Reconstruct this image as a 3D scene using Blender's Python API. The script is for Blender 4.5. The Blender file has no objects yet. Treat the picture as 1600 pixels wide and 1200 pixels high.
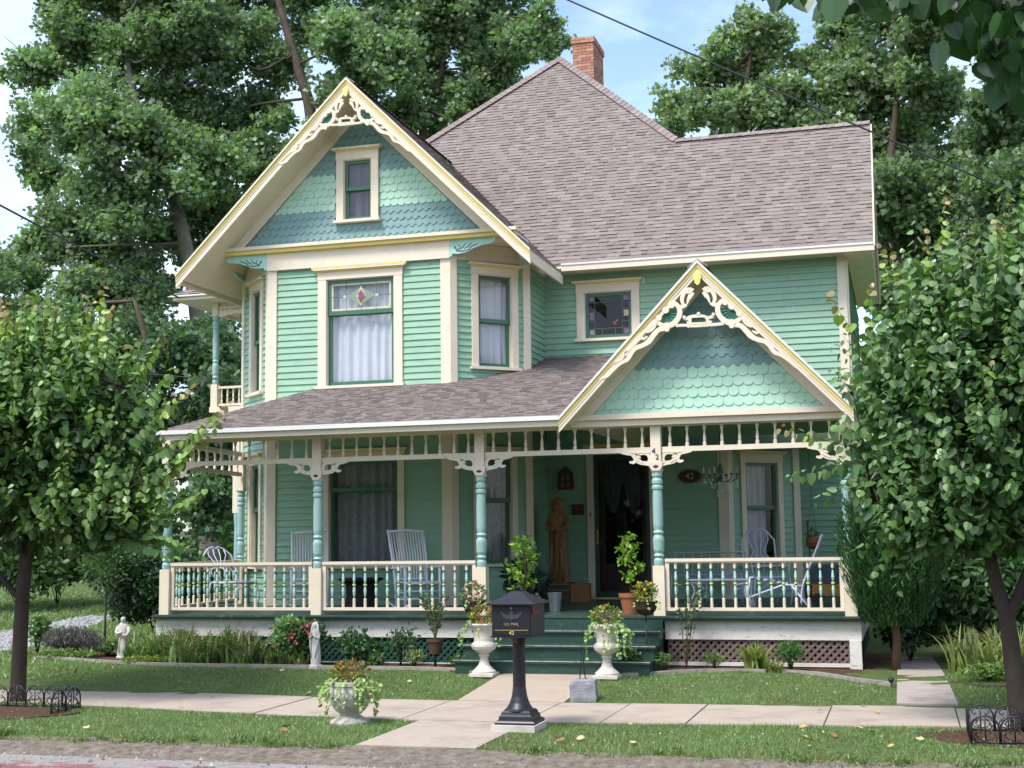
import bpy, math, random
import numpy as np
from mathutils import Matrix, Vector
rnd = random.Random(7)
R = math.radians
S = bpy.context.scene
COL = S.collection

# ------------------------------------------------------------------ camera, sky, sun
FPX = 2125.0
cy, sy = math.cos(R(15.93)), math.sin(R(15.93))
cp, sp = math.cos(R(6.535)), math.sin(R(6.535))
fw = Vector((-sy * cp, cy * cp, sp)); rt = Vector((cy, sy, 0)); up = rt.cross(fw)
rl = R(-0.766)
rt2 = rt * math.cos(rl) + up * math.sin(rl); up2 = -rt * math.sin(rl) + up * math.cos(rl)
cam_d = bpy.data.cameras.new('camera'); cam = bpy.data.objects.new('camera', cam_d); COL.objects.link(cam)
M = Matrix((rt2, up2, -fw)).transposed().to_4x4(); M.translation = Vector((0, 0, 1.8)); cam.matrix_world = M
cam_d.sensor_width = 36; cam_d.lens = FPX / 1600 * 36; cam_d.clip_end = 3000; cam_d.clip_start = 0.1
S.camera = cam
SUN_EL, SUN_AZ = R(57), R(-152)      # azimuth measured from +Y towards +X: the sun is high, behind the viewer's left shoulder
w = bpy.data.worlds.new('World'); S.world = w; w.use_nodes = True
nt = w.node_tree; nt.nodes.clear()
N = nt.nodes.new; L = nt.links.new
out = N('ShaderNodeOutputWorld'); bg = N('ShaderNodeBackground'); bg.inputs[1].default_value = 0.15
sky = N('ShaderNodeTexSky'); sky.sky_type = 'NISHITA'; sky.sun_disc = False
sky.sun_elevation = SUN_EL; sky.sun_rotation = SUN_AZ; sky.air_density = 1.0; sky.dust_density = 1.5; sky.ozone_density = 1.5
tc = N('ShaderNodeTexCoord'); mp = N('ShaderNodeMapping'); mp.inputs['Scale'].default_value = (1, 1, 1.8); mp.inputs['Location'].default_value = (0.35, 0.2, 0.1)
nz = N('ShaderNodeTexNoise'); nz.inputs['Scale'].default_value = 2.6; nz.inputs['Detail'].default_value = 8; nz.inputs['Roughness'].default_value = .58
rp = N('ShaderNodeValToRGB'); rp.color_ramp.elements[0].position = .40; rp.color_ramp.elements[1].position = .80
mx = N('ShaderNodeMix'); mx.data_type = 'RGBA'; mx.inputs['B'].default_value = (5.6, 5.9, 6.3, 1)
L(tc.outputs['Generated'], mp.inputs[0]); L(mp.outputs[0], nz.inputs['Vector']); L(nz.outputs['Fac'], rp.inputs[0])
L(rp.outputs[0], mx.inputs['Factor']); L(sky.outputs[0], mx.inputs['A']); L(mx.outputs['Result'], bg.inputs[0]); L(bg.outputs[0], out.inputs[0])
sun_d = bpy.data.lights.new('sun', 'SUN'); sun_d.energy = 2.0; sun_d.angle = R(16); sun_d.color = (1, .96, .9)
sun = bpy.data.objects.new('sun', sun_d); COL.objects.link(sun)
sdir = Vector((math.sin(SUN_AZ) * math.cos(SUN_EL), math.cos(SUN_AZ) * math.cos(SUN_EL), math.sin(SUN_EL)))
sun.rotation_euler = sdir.to_track_quat('Z', 'Y').to_euler(); sun.location = (0, 0, 40)
S.view_settings.view_transform = 'Standard'; S.view_settings.look = 'None'; S.view_settings.exposure = 1.12; S.view_settings.gamma = 1
S.render.engine = 'CYCLES'

# ------------------------------------------------------------------ helpers
def srgb(r, g, b):
    f = lambda c: (c / 255 / 12.92) if c / 255 <= .04045 else ((c / 255 + .055) / 1.055) ** 2.4
    return (f(r), f(g), f(b))
MATS = {}
def mat(name, col, rough=.6, spec=.4, var=.12, vscale=6, bump=0, bscale=60, metal=0, dirt=None, dirtamt=.0, attr=False, dscale=2.5, stretch=None, translucent=0):
    if name in MATS: return MATS[name]
    m = bpy.data.materials.new(name); m.use_nodes = True; t = m.node_tree; n = t.nodes.new; l = t.links.new
    b = t.nodes['Principled BSDF']; b.inputs['Roughness'].default_value = rough; b.inputs['Specular IOR Level'].default_value = spec; b.inputs['Metallic'].default_value = metal
    tcn = n('ShaderNodeTexCoord'); src = tcn.outputs['Object']
    if stretch:
        mpn = n('ShaderNodeMapping'); mpn.inputs['Scale'].default_value = stretch; l(src, mpn.inputs[0]); src = mpn.outputs[0]
    nn = n('ShaderNodeTexNoise'); nn.inputs['Scale'].default_value = vscale; nn.inputs['Detail'].default_value = 6; nn.inputs['Roughness'].default_value = .6; l(src, nn.inputs['Vector'])
    mr = n('ShaderNodeMapRange'); mr.inputs['From Min'].default_value = .25; mr.inputs['From Max'].default_value = .75; mr.inputs['To Min'].default_value = 1 - var; mr.inputs['To Max'].default_value = 1 + var; l(nn.outputs['Fac'], mr.inputs[0])
    vm = n('ShaderNodeVectorMath'); vm.operation = 'SCALE'; l(mr.outputs[0], vm.inputs['Scale'])
    if attr:
        a = n('ShaderNodeAttribute'); a.attribute_name = 'Col'; l(a.outputs['Color'], vm.inputs[0])
    else:
        vm.inputs[0].default_value = col
    c = vm.outputs[0]
    if dirt:
        n2 = n('ShaderNodeTexNoise'); n2.inputs['Scale'].default_value = dscale; n2.inputs['Detail'].default_value = 10; n2.inputs['Roughness'].default_value = .7; l(src, n2.inputs['Vector'])
        r2 = n('ShaderNodeValToRGB'); r2.color_ramp.elements[0].position = .62 - .25 * dirtamt; r2.color_ramp.elements[1].position = .78 - .15 * dirtamt; l(n2.outputs['Fac'], r2.inputs[0])
        mm = n('ShaderNodeMix'); mm.data_type = 'RGBA'; l(r2.outputs[0], mm.inputs['Factor']); l(c, mm.inputs['A']); mm.inputs['B'].default_value = (*dirt, 1); c = mm.outputs['Result']
    l(c, b.inputs['Base Color'])
    if bump:
        n3 = n('ShaderNodeTexNoise'); n3.inputs['Scale'].default_value = bscale; n3.inputs['Detail'].default_value = 4; l(src, n3.inputs['Vector'])
        bp = n('ShaderNodeBump'); bp.inputs['Strength'].default_value = bump; bp.inputs['Distance'].default_value = .01; l(n3.outputs['Fac'], bp.inputs['Height']); l(bp.outputs[0], b.inputs['Normal'])
    if translucent:
        tr = n('ShaderNodeBsdfTranslucent'); ms = n('ShaderNodeMixShader'); ms.inputs[0].default_value = translucent
        vm2 = n('ShaderNodeVectorMath'); vm2.operation = 'MULTIPLY'; vm2.inputs[1].default_value = (1.1, 1.35, .55); l(c, vm2.inputs[0]); l(vm2.outputs[0], tr.inputs[0])
        l(b.outputs[0], ms.inputs[1]); l(tr.outputs[0], ms.inputs[2]); l(ms.outputs[0], t.nodes['Material Output'].inputs[0])
    MATS[name] = m; return m
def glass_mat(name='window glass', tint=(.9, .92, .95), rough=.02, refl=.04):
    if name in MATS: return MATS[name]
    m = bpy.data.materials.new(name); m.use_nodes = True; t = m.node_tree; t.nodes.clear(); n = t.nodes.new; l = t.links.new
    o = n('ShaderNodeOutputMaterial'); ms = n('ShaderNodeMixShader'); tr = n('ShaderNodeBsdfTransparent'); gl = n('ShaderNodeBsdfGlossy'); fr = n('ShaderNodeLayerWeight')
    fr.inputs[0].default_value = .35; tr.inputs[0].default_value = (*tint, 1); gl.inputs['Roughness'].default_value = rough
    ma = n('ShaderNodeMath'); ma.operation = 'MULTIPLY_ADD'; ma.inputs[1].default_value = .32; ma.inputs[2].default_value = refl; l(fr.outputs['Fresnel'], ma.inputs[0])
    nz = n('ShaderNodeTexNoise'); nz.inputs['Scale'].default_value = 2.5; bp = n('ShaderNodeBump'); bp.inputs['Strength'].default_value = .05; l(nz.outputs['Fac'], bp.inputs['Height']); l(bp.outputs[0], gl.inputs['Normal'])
    l(ma.outputs[0], ms.inputs[0]); l(tr.outputs[0], ms.inputs[1]); l(gl.outputs[0], ms.inputs[2]); l(ms.outputs[0], o.inputs[0]); MATS[name] = m; return m

ORG = {}
class MB:
    """collects faces, then links them as one mesh object"""
    def __init__(s, M=None): s.v = []; s.f = []; s.m = []; s.c = []; s.M = M or Matrix.Identity(4); s.cur = 0; s.col = None; s.sm = []; s.smooth = False
    def add(s, vs, fs, m=None, col=None):
        o = len(s.v); s.v += [tuple(s.M @ Vector(p)) for p in vs]
        for f in fs:
            s.f.append([o + i for i in f]); s.m.append(s.cur if m is None else m); s.c.append(col or s.col or (1, 1, 1)); s.sm.append(s.smooth)
    def box(s, x0, x1, y0, y1, z0, z1, m=None, col=None):
        if x1 < x0: x0, x1 = x1, x0
        if y1 < y0: y0, y1 = y1, y0
        if z1 < z0: z0, z1 = z1, z0
        s.add([(x0, y0, z0), (x1, y0, z0), (x1, y1, z0), (x0, y1, z0), (x0, y0, z1), (x1, y0, z1), (x1, y1, z1), (x0, y1, z1)],
              [(0, 3, 2, 1), (4, 5, 6, 7), (0, 1, 5, 4), (1, 2, 6, 5), (2, 3, 7, 6), (3, 0, 4, 7)], m, col)
    def bar(s, a, b, w, h=None, m=None, col=None, upv=(0, 0, 1)):
        """a rectangular bar from a to b, w wide across, h high"""
        h = h or w; a = Vector(a); b = Vector(b); d = (b - a).normalized(); u = Vector(upv)
        if abs(d.dot(u)) > .98: u = Vector((0, 1, 0))
        x = d.cross(u).normalized() * w / 2; z = x.cross(d).normalized() * h / 2
        s.add([a - x - z, a + x - z, a + x + z, a - x + z, b - x - z, b + x - z, b + x + z, b - x + z],
              [(0, 3, 2, 1)[::-1], (4, 5, 6, 7)[::-1], (0, 1, 5, 4)[::-1], (1, 2, 6, 5)[::-1], (2, 3, 7, 6)[::-1], (3, 0, 4, 7)[::-1]], m, col)
    def tube(s, pts, r, n=6, m=None, col=None, cap=True):
        pts = [Vector(p) for p in pts]; rr = r if isinstance(r, (list, tuple)) else [r] * len(pts)
        vs = []; d0 = None
        for i, p in enumerate(pts):
            d = (pts[min(i + 1, len(pts) - 1)] - pts[max(i - 1, 0)]).normalized()
            if d0 is None:
                x = d.orthogonal().normalized()
            else:
                x = (x - d * x.dot(d)); x = x.normalized() if x.length > 1e-6 else d.orthogonal().normalized()
            d0 = d; y = d.cross(x)
            for k in range(n):
                a = 2 * math.pi * k / n; vs.append(p + (x * math.cos(a) + y * math.sin(a)) * rr[i])
        fs = [(i * n + k, i * n + (k + 1) % n, (i + 1) * n + (k + 1) % n, (i + 1) * n + k) for i in range(len(pts) - 1) for k in range(n)]
        if cap: fs += [tuple(range(n))[::-1], tuple((len(pts) - 1) * n + k for k in range(n))]
        sm = s.smooth; s.smooth = True; s.add(vs, fs, m, col); s.smooth = sm
    def lathe(s, prof, c=(0, 0, 0), n=14, m=None, mats=None, cap=True, sq=False, wob=0):
        """prof: list of (r, z); mats: material per ring segment"""
        c = Vector(c); vs = []
        for r, z in prof:
            for k in range(n):
                a = 2 * math.pi * (k + .5) / n; q = r * (1 + wob * math.sin(3 * a + z * 9)); vs.append(c + Vector((q * math.cos(a), q * math.sin(a), z)))
        sm = s.smooth; s.smooth = n > 6
        for i in range(len(prof) - 1):
            s.add([vs[i * n + k] for k in range(n)] + [vs[(i + 1) * n + k] for k in range(n)], [(k, (k + 1) % n, n + (k + 1) % n, n + k) for k in range(n)], mats[i] if mats else m)
        s.smooth = False
        if cap:
            s.add(vs[:n], [tuple(range(n))[::-1]], mats[0] if mats else m); s.add(vs[-n:], [tuple(range(n))], mats[-1] if mats else m)
        s.smooth = sm
    def prism(s, poly, y0, y1, m=None, col=None):
        """poly of (x, z), extruded from y0 (front) to y1; counter-clockwise seen from the front (-y)"""
        n = len(poly); vs = [(x, y0, z) for x, z in poly] + [(x, y1, z) for x, z in poly]
        s.add(vs, [tuple(range(n)), tuple(range(n, 2 * n))[::-1]] + [((i + 1) % n, i, n + i, n + (i + 1) % n) for i in range(n)], m, col)
    def ribbon(s, pts, wd, y0, y1, m=None, k=5):
        """flat swept ribbon in the x-z plane through pts with widths wd"""
        P = catmull(pts, k); n = len(P); wd = [v * 1.2 for v in wd] if isinstance(wd, (list, tuple)) and len(wd) > 2 else wd; W = [wd] * n if not isinstance(wd, (list, tuple)) else [wd[min(int(i / (n - 1) * (len(wd) - 1)), len(wd) - 2)] * (1 - ((i / (n - 1) * (len(wd) - 1)) - min(int(i / (n - 1) * (len(wd) - 1)), len(wd) - 2))) + wd[min(int(i / (n - 1) * (len(wd) - 1)), len(wd) - 2) + 1] * ((i / (n - 1) * (len(wd) - 1)) - min(int(i / (n - 1) * (len(wd) - 1)), len(wd) - 2)) for i in range(n)]
        vs = []
        for i in range(n):
            a = P[max(i - 1, 0)]; b = P[min(i + 1, n - 1)]; dx, dz = b[0] - a[0], b[1] - a[1]; q = math.hypot(dx, dz) or 1; nx, nzz = -dz / q * W[i] / 2, dx / q * W[i] / 2
            x, z = P[i]; vs += [(x + nx, y0, z + nzz), (x - nx, y0, z - nzz), (x - nx, y1, z - nzz), (x + nx, y1, z + nzz)]
        fs = []
        for i in range(n - 1):
            o = 4 * i
            for a in range(4): b = (a + 1) % 4; fs.append((o + a, o + b, o + 4 + b, o + 4 + a))
        fs += [(3, 2, 1, 0), (4 * n - 4, 4 * n - 3, 4 * n - 2, 4 * n - 1)]
        s.add(vs, fs, m)
    def disc(s, x, z, r, y0, y1, m=None, n=14): s.prism([(x + r * math.cos(2 * math.pi * i / n), z + r * math.sin(2 * math.pi * i / n)) for i in range(n)], y0, y1, m)
    def ball(s, c, r, m=None, n=8, sz=1, col=None):
        pr = [(max(1e-4, r * math.sin(math.pi * i / n)), -r * sz * math.cos(math.pi * i / n)) for i in range(n + 1)]
        cc = s.col; s.col = col or cc; s.lathe(pr, c, n + 2, m, cap=False); s.col = cc
    def build(s, name, mats, parent=None, org=None):
        me = bpy.data.meshes.new(name); v = np.array(s.v, dtype=float)
        if parent is not None: o0 = ORG[parent.name]
        elif org is not None: o0 = Vector(org)
        else: o0 = Vector(((v[:, 0].min() + v[:, 0].max()) / 2, (v[:, 1].min() + v[:, 1].max()) / 2, v[:, 2].min()))
        me.from_pydata([tuple(p) for p in (v - np.array(o0))], [], s.f)
        if not isinstance(mats, (list, tuple)): mats = [mats]
        for q in mats: me.materials.append(q)
        if len(mats) > 1: me.polygons.foreach_set('material_index', s.m)
        me.polygons.foreach_set('use_smooth', s.sm)
        if any(c != (1, 1, 1) for c in s.c):
            ca = me.color_attributes.new('Col', 'FLOAT_COLOR', 'CORNER'); cc = np.repeat(np.array([(*c, 1) for c in s.c]), [len(f) for f in s.f], axis=0); ca.data.foreach_set('color', cc.ravel())
        me.update(); o = bpy.data.objects.new(name, me); COL.objects.link(o)
        if parent is not None: o.parent = parent
        else: o.location = o0
        ORG[o.name] = o0; return o
def catmull(pts, k):
    if len(pts) < 3: return pts
    o = []
    for i in range(len(pts) - 1):
        p0 = pts[max(i - 1, 0)]; p1 = pts[i]; p2 = pts[i + 1]; p3 = pts[min(i + 2, len(pts) - 1)]
        for j in range(k):
            t = j / k; o.append(tuple(.5 * (2 * p1[a] + (p2[a] - p0[a]) * t + (2 * p0[a] - 5 * p1[a] + 4 * p2[a] - p3[a]) * t * t + (3 * p1[a] - p0[a] - 3 * p2[a] + p3[a]) * t ** 3) for a in range(len(p1))))
    o.append(tuple(pts[-1])); return o
def thing(name, label, cat, loc, group=None):
    o = bpy.data.objects.new(name, None); COL.objects.link(o); o.location = loc; o.empty_display_size = .2; ORG[o.name] = Vector(loc); return tag(o, label, cat, group)
def tag(o, label, cat, group=None):
    o['label'] = label; o['category'] = cat
    if group: o['group'] = group
    return o
def struct(o): o['kind'] = 'structure'; return o
def dup(o, parent=None, loc=None, rz=None, name=None):
    c = o.copy(); COL.objects.link(c); c.parent = parent
    if loc is not None: c.location = loc
    if rz is not None: c.rotation_euler = (0, 0, rz)
    for ch in [q for q in o.children]: dup(ch, c)
    return c
def fr(x, y, z=0, deg=0): return Matrix.Translation((x, y, z)) @ Matrix.Rotation(R(deg), 4, 'Z')
def clip(poly, a, b, c):   # keep a*x+b*y<=c
    o = []
    for i in range(len(poly)):
        p, q = poly[i], poly[(i + 1) % len(poly)]; dp = a * p[0] + b * p[1] - c; dq = a * q[0] + b * q[1] - c
        if dp <= 0: o.append(p)
        if (dp < 0 < dq) or (dq < 0 < dp): t = dp / (dp - dq); o.append((p[0] + t * (q[0] - p[0]), p[1] + t * (q[1] - p[1])))
    return o
def clip_convex(poly, cv):
    for i in range(len(cv)):
        p, q = cv[i], cv[(i + 1) % len(cv)]; a, b = q[1] - p[1], -(q[0] - p[0]); poly = clip(poly, a, b, a * p[0] + b * p[1])
        if len(poly) < 3: return []
    return poly
def mesh_np(name, V, F, mats, parent=None, org=(0, 0, 0), col=None, smooth=False):
    """fast mesh: V (n,3) world coordinates, F (m,k) faces, col (m,3) per face"""
    me = bpy.data.meshes.new(name); o0 = ORG[parent.name] if parent is not None else Vector(org)
    V = np.asarray(V, np.float32) - np.array(o0, np.float32); F = np.asarray(F, np.int32); m, k = F.shape
    me.vertices.add(len(V)); me.vertices.foreach_set('co', V.ravel()); me.loops.add(m * k); me.loops.foreach_set('vertex_index', F.ravel())
    me.polygons.add(m); me.polygons.foreach_set('loop_start', np.arange(0, m * k, k, dtype=np.int32)); me.polygons.foreach_set('loop_total', np.full(m, k, np.int32))
    if smooth: me.polygons.foreach_set('use_smooth', np.ones(m, bool))
    me.materials.append(mats)
    if col is not None:
        ca = me.color_attributes.new('Col', 'FLOAT_COLOR', 'CORNER'); cc = np.repeat(np.concatenate([col, np.ones((m, 1))], 1), k, axis=0).astype(np.float32); ca.data.foreach_set('color', cc.ravel())
    me.update(); me.validate(); o = bpy.data.objects.new(name, me); COL.objects.link(o)
    if parent is not None: o.parent = parent
    else: o.location = o0
    ORG[o.name] = o0; return o

# ------------------------------------------------------------------ materials
DIRT = (.16, .13, .10)
m_green = mat('green clapboard paint', (.26, .435, .31), .5, .35, .07, 3, .05, 30, dirt=(.19, .36, .25), dirtamt=.35, stretch=(1, 1, 4))
m_cream = mat('cream trim paint', (.70, .61, .485), .5, .35, .05, 4, .04, 40, dirt=(.55, .47, .37), dirtamt=.15, dscale=6)
m_yellow = mat('yellow trim paint', (.70, .56, .16), .5, .35, .08, 5)
m_white = mat('white gutter metal', (.66, .65, .63), .5, .4, .05, 3)
m_wcream = mat('weathered white paint', (.62, .60, .56), .7, .3, .1, 4, .1, 30, dirt=(.20, .17, .14), dirtamt=.28, dscale=9, stretch=(1, 1, 3))
m_mint = mat('mint shingle paint', (.40, .61, .48), .55, .3, .06, 6, .04, 40, dirt=(.25, .52, .42), dirtamt=.2)
m_blue = mat('blue green shingle paint', (.19, .31, .31), .55, .3, .08, 6, .04, 40)
m_turq = mat('turquoise post paint', (.27, .43, .405), .45, .4, .06, 8)
m_sash = mat('dark green sash paint', (.05, .145, .09), .4, .4, .08, 6)
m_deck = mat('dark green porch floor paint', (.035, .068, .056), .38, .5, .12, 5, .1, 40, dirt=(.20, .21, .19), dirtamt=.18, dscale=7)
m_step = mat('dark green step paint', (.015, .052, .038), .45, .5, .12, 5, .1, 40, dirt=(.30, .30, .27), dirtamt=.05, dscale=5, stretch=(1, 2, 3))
m_lat = mat('dark lattice wood', (.17, .12, .11), .8, .2, .15, 10)
m_latg = mat('green lattice paint', (.02, .07, .055), .7, .2, .15, 10)
m_beige = mat('porch ceiling paint', (.62, .56, .40), .6, .3, .05, 3)
m_roof = mat('asphalt shingles', (1, 1, 1), .92, .2, .10, 14, .35, 260, attr=True)
m_brick = mat('chimney brick', (1, 1, 1), .85, .2, .12, 20, .2, 90, attr=True)
m_dark = mat('unlit interior black', (.012, .012, .014), .9, .1, .1, 2)  # near-black: the darkness of unlit spaces is put into the colour
m_curt = mat('white curtain cloth', (.86, .86, .90), .9, .1, .05, 4, translucent=.2)
m_lace = mat('lace curtain cloth', (.52, .54, .53), .9, .1, .35, 28, translucent=.2)
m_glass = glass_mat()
m_glassd = glass_mat('shaded window glass', (.75, .78, .8), .03, .02)  # darker, less reflective copy of the window glass; shade put into its tint
m_fan = mat('green fan paint', (.05, .16, .12), .6, .3, .1, 8)
m_lead = mat('lead came', (.10, .11, .11), .5, .4, .1, 8)
m_iron = mat('black iron', (.012, .014, .022), .45, .5, .2, 8, .1, 60)
m_brass = mat('brass', (.55, .36, .10), .3, .6, .1, 8, metal=.9)
m_plaqueb = mat('plaque black', (.010, .008, .006), .35, .5, .1, 5)

H = thing('victorian_house', 'two-storey mint green clapboard house with cream gingerbread trim, steep mauve roof and wraparound front porch', 'house', (-5.6, 21, .15))
DZ = .80                                   # porch floor
def siding(mb, x0, x1, z0, z1, ops=(), e=.105, poly=None):
    n = int(math.ceil((z1 - z0) / e - 1e-6))
    for i in range(n):
        a = z0 + i * e; b = min(a + e, z1); mid = (a + b) / 2; iv = [(x0, x1)]
        for ox0, ox1, oz0, oz1 in ops:
            if oz0 < mid < oz1:
                nv = []
                for p, q in iv:
                    if ox1 <= p or ox0 >= q: nv.append((p, q)); continue
                    if ox0 > p: nv.append((p, ox0))
                    if ox1 < q: nv.append((ox1, q))
                iv = nv
        for p, q in iv:
            if q - p < .01: continue
            cuts = [p]
            while q - cuts[-1] > 1.3:
                cuts.append(cuts[-1] + rnd.uniform(.5, min(3.2, q - cuts[-1] - .3)))
            cuts.append(q)
            for p_, q_ in zip(cuts, cuts[1:]):
                t = -.022 + rnd.uniform(-.003, .002); s1, s2 = rnd.uniform(-.0015, .0015), rnd.uniform(-.0015, .0015); q_ -= .002 if q_ != q else 0
                mb.add([(p_, t, a + s1), (q_, t, a + s2), (q_, -.002, b + .004), (p_, -.002, b + .004), (p_, 0, a + .001), (q_, 0, a + .001)], [(0, 1, 2, 3), (4, 5, 1, 0)])
            # butt joints between clapboards
def wall(F, x0, x1, z0, z1, ops=(), mats=None):
    mb = MB(F); siding(mb, x0, x1, z0, z1, [(a + .04, b - .04, c + .04, d - .04) for a, b, c, d in ops]); return mb.build('wall', mats or m_green, H)
def cboard(F, x0, x1, z0, z1, t=.03):
    mb = MB(F); mb.box(x0, x1, -t - .012, 0, z0, z1); return mb.build('corner_board', m_cream, H)
def sash(mb, x0, x1, z0, z1, w, y0, y1, m=0):
    mb.box(x0, x0 + w, y0, y1, z0, z1, m); mb.box(x1 - w, x1, y0, y1, z0, z1, m); mb.box(x0 + w, x1 - w, y0, y1, z0, z0 + w * 1.25, m); mb.box(x0 + w, x1 - w, y0, y1, z1 - w, z1, m)
def curtain(F, x0, x1, z0, z1, y, m, par, amp=.026, fr_=42, gap=None):
    mb = MB(F); mb.smooth = True; n = max(24, int((x1 - x0) * 110)); ph = rnd.uniform(0, 6); rows = 8; vs = []
    for j in range(rows + 1):
        v = j / rows; z = z0 + (z1 - z0) * v
        for i in range(n + 1):
            u = i / n; x = x0 + (x1 - x0) * u
            yy = y + amp * (math.sin(fr_ * u * (x1 - x0) + ph + .8 * math.sin(7 * u)) * (1 - .35 * v) + .5 * math.sin(27 * u + 3 * v + ph))
            vs.append((x, yy, z))
    mb.add(vs, [(j * (n + 1) + i, j * (n + 1) + i + 1, (j + 1) * (n + 1) + i + 1, (j + 1) * (n + 1) + i) for j in range(rows) for i in range(n)])
    return mb.build('curtain', m, par)
def window(F, x0, x1, z0, z1, cw=.13, hd=.17, split=.5, cur='white', gl=None, stained=None, sashm=None, sw=.05, name='window', cover=1.0):
    """x0..x1, z0..z1: the outside of the casing, header included"""
    mb = MB(F); a, b, c, d = x0 + cw, x1 - cw, z0 + .05, z1 - hd; sashm = sashm or m_sash; gl = gl or m_glass
    mb.box(x0, a, -.045, .02, z0 + .045, d); mb.box(b, x1, -.045, .02, z0 + .045, d); mb.box(x0 - .008, x1 + .008, -.05, .02, d, z1 - .045)      # casing
    mb.box(x0 - .035, x1 + .035, -.095, .01, z0, z0 + .045)                                                                                     # sill
    mb.box(x0 - .03, x1 + .03, -.075, .01, z1 - .045, z1 - .022, 1); mb.box(x0 - .06, x1 + .06, -.11, .01, z1 - .022, z1 + .012)                # cap
    mb.box(a, a + .012, -.02, .12, c, d); mb.box(b - .012, b, -.02, .12, c, d); mb.box(a, b, -.02, .12, d - .012, d)                              # jambs
    win = mb.build(name, [m_cream, m_yellow], H); a += .012; b -= .012; d -= .012
    sb = MB(F); zm = c + (d - c) * split
    if split < 1:
        sash(sb, a, b, zm - .02, d, sw, .015, .05); sash(sb, a + .003, b - .003, c, zm + .018, sw, .052, .088); sb.box(a, b, .012, .052, zm - .022, zm + .016)
    else: sash(sb, a, b, c, d, sw, .02, .06)
    sb.build('sash', sashm, win)
    g = MB(F)
    if split < 1:
        g.add([(a + sw, .035, zm), (b - sw, .035, zm), (b - sw, .035, d - sw), (a + sw, .035, d - sw)], [(0, 1, 2, 3)])
        g.add([(a + sw, .07, c + sw), (b - sw, .07, c + sw), (b - sw, .07, zm), (a + sw, .07, zm)], [(0, 1, 2, 3)])
    else: g.add([(a + sw, .04, c + sw), (b - sw, .04, c + sw), (b - sw, .04, d - sw), (a + sw, .04, d - sw)], [(0, 1, 2, 3)])
    g.build('pane', gl, win)
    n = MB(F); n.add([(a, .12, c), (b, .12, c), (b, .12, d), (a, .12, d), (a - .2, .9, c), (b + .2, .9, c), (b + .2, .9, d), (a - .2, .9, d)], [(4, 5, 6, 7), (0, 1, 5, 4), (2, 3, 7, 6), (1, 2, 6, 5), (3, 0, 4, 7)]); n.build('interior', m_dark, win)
    if cur: curtain(F, a - .01, a + (b - a) * cover, c - .01, d + .01, .15, m_lace if cur == 'lace' else m_curt, win)
    return win, (a, b, c, d, zm)

F_bay = fr(0, 20.3)                            # x is world X
F_ra = fr(-6.8, 20.3, 0, 45); F_la = fr(-10.9, 21.25, 0, -45); F_main = fr(0, 22.4); F_ret = fr(-5.8, 21.3, 0, 90)
F_cut = fr(-2.75, 22.4, 0, 45); F_right = fr(-.74, 22.4, 0, 90); F_left = fr(-10.9, 29, 0, -90)
# openings (outside of the casings)
W_big = (-9.07, -7.60, 4.27, 6.24); W_gab = (-8.72, -7.985, 6.98, 8.22); W_ru = (.37, 1.22, 4.52, 6.24); W_lu = (.39, 1.06, 4.27, 6.22)
W_sm = (-5.22, -4.13, 5.13, 6.16); W_bl = (-8.99, -7.58, 1.38, 3.27); W_rl = (.37, 1.16, 1.38, 3.27); W_ll = (.39, 1.06, 1.38, 3.27)
W_cut = (.25, 1.13, 1.30, 3.20); W_door = (-5.10, -3.93, DZ, 3.38)
wall(F_bay, -9.95, -6.8, DZ, 6.30, [W_big, W_bl]); wall(F_ra, 0, 1.4142, DZ, 6.56, [W_ru, W_rl]); wall(F_la, 0, 1.3435, DZ - .6, 6.56, [W_lu, W_ll])
wall(F_ret, 0, 1.1, DZ, 6.35); wall(F_main, -5.8, -.74, 3.445, 6.36, [W_sm]); wall(F_main, -5.8, -5.06, DZ, 3.34); wall(F_main, -3.97, -2.75, DZ, 3.34); wall(F_main, -5.06, -3.97, 3.335, 3.44)
wall(F_cut, 0, 1.48, DZ, 3.30, [W_cut]); wall(fr(0, 23.45), -1.70, -.74, DZ, 3.30); wall(F_right, 0, 6.6, 3.30, 6.33); wall(fr(-.74, 23.45, 0, 90), 0, 5.5, .3, 3.30); wall(F_left, 0, 7.75, .2, 6.3)
b = MB(); b.box(-10.85, -.8, 28.98, 29.0, .2, 6.4); b.build('wall', m_green, H); b = MB(); b.box(-2.7, -.74, 22.42, 23.44, 3.28, 3.30); b.build('soffit', m_green, H)
for F, x0, x1, z0, z1 in ((F_bay, -9.97, -9.81, DZ, 6.3), (F_bay, -6.95, -6.78, DZ, 6.3), (F_ra, -.02, .10, DZ, 6.44), (F_ra, 1.32, 1.45, DZ, 6.44), (F_la, 1.25, 1.355, DZ - .6, 6.44), (F_la, -.02, .09, DZ - .6, 6.44),
                          (F_main, -.87, -.73, 3.3, 6.33), (F_right, .0, .13, 3.3, 6.33), (F_main, -2.90, -2.73, DZ, 3.3), (F_cut, -.02, .08, DZ, 3.3), (F_cut, 1.36, 1.50, DZ, 3.3), (F_right, 1.05, 1.19, DZ - .5, 3.3), (F_left, 7.62, 7.76, .2, 6.3)):
    cboard(F, x0, x1, z0, z1)
mb = MB(F_ra); mb.box(.105, 1.315, -.032, 0, 6.28, 6.555); mb.build('frieze_board', m_cream, H); mb = MB(F_la); mb.box(.095, 1.245, -.032, 0, 6.26, 6.555); mb.build('frieze_board', m_cream, H)
wb, (a, b_, c, d, zm) = window(F_bay, *W_big, cw=.145, hd=.17, split=.68, sw=.055)
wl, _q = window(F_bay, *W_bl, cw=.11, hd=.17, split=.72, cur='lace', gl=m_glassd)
window(F_ra, *W_ru, cw=.115, split=.5); window(F_la, *W_lu, cw=.11, split=.5, cover=.6)
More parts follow.
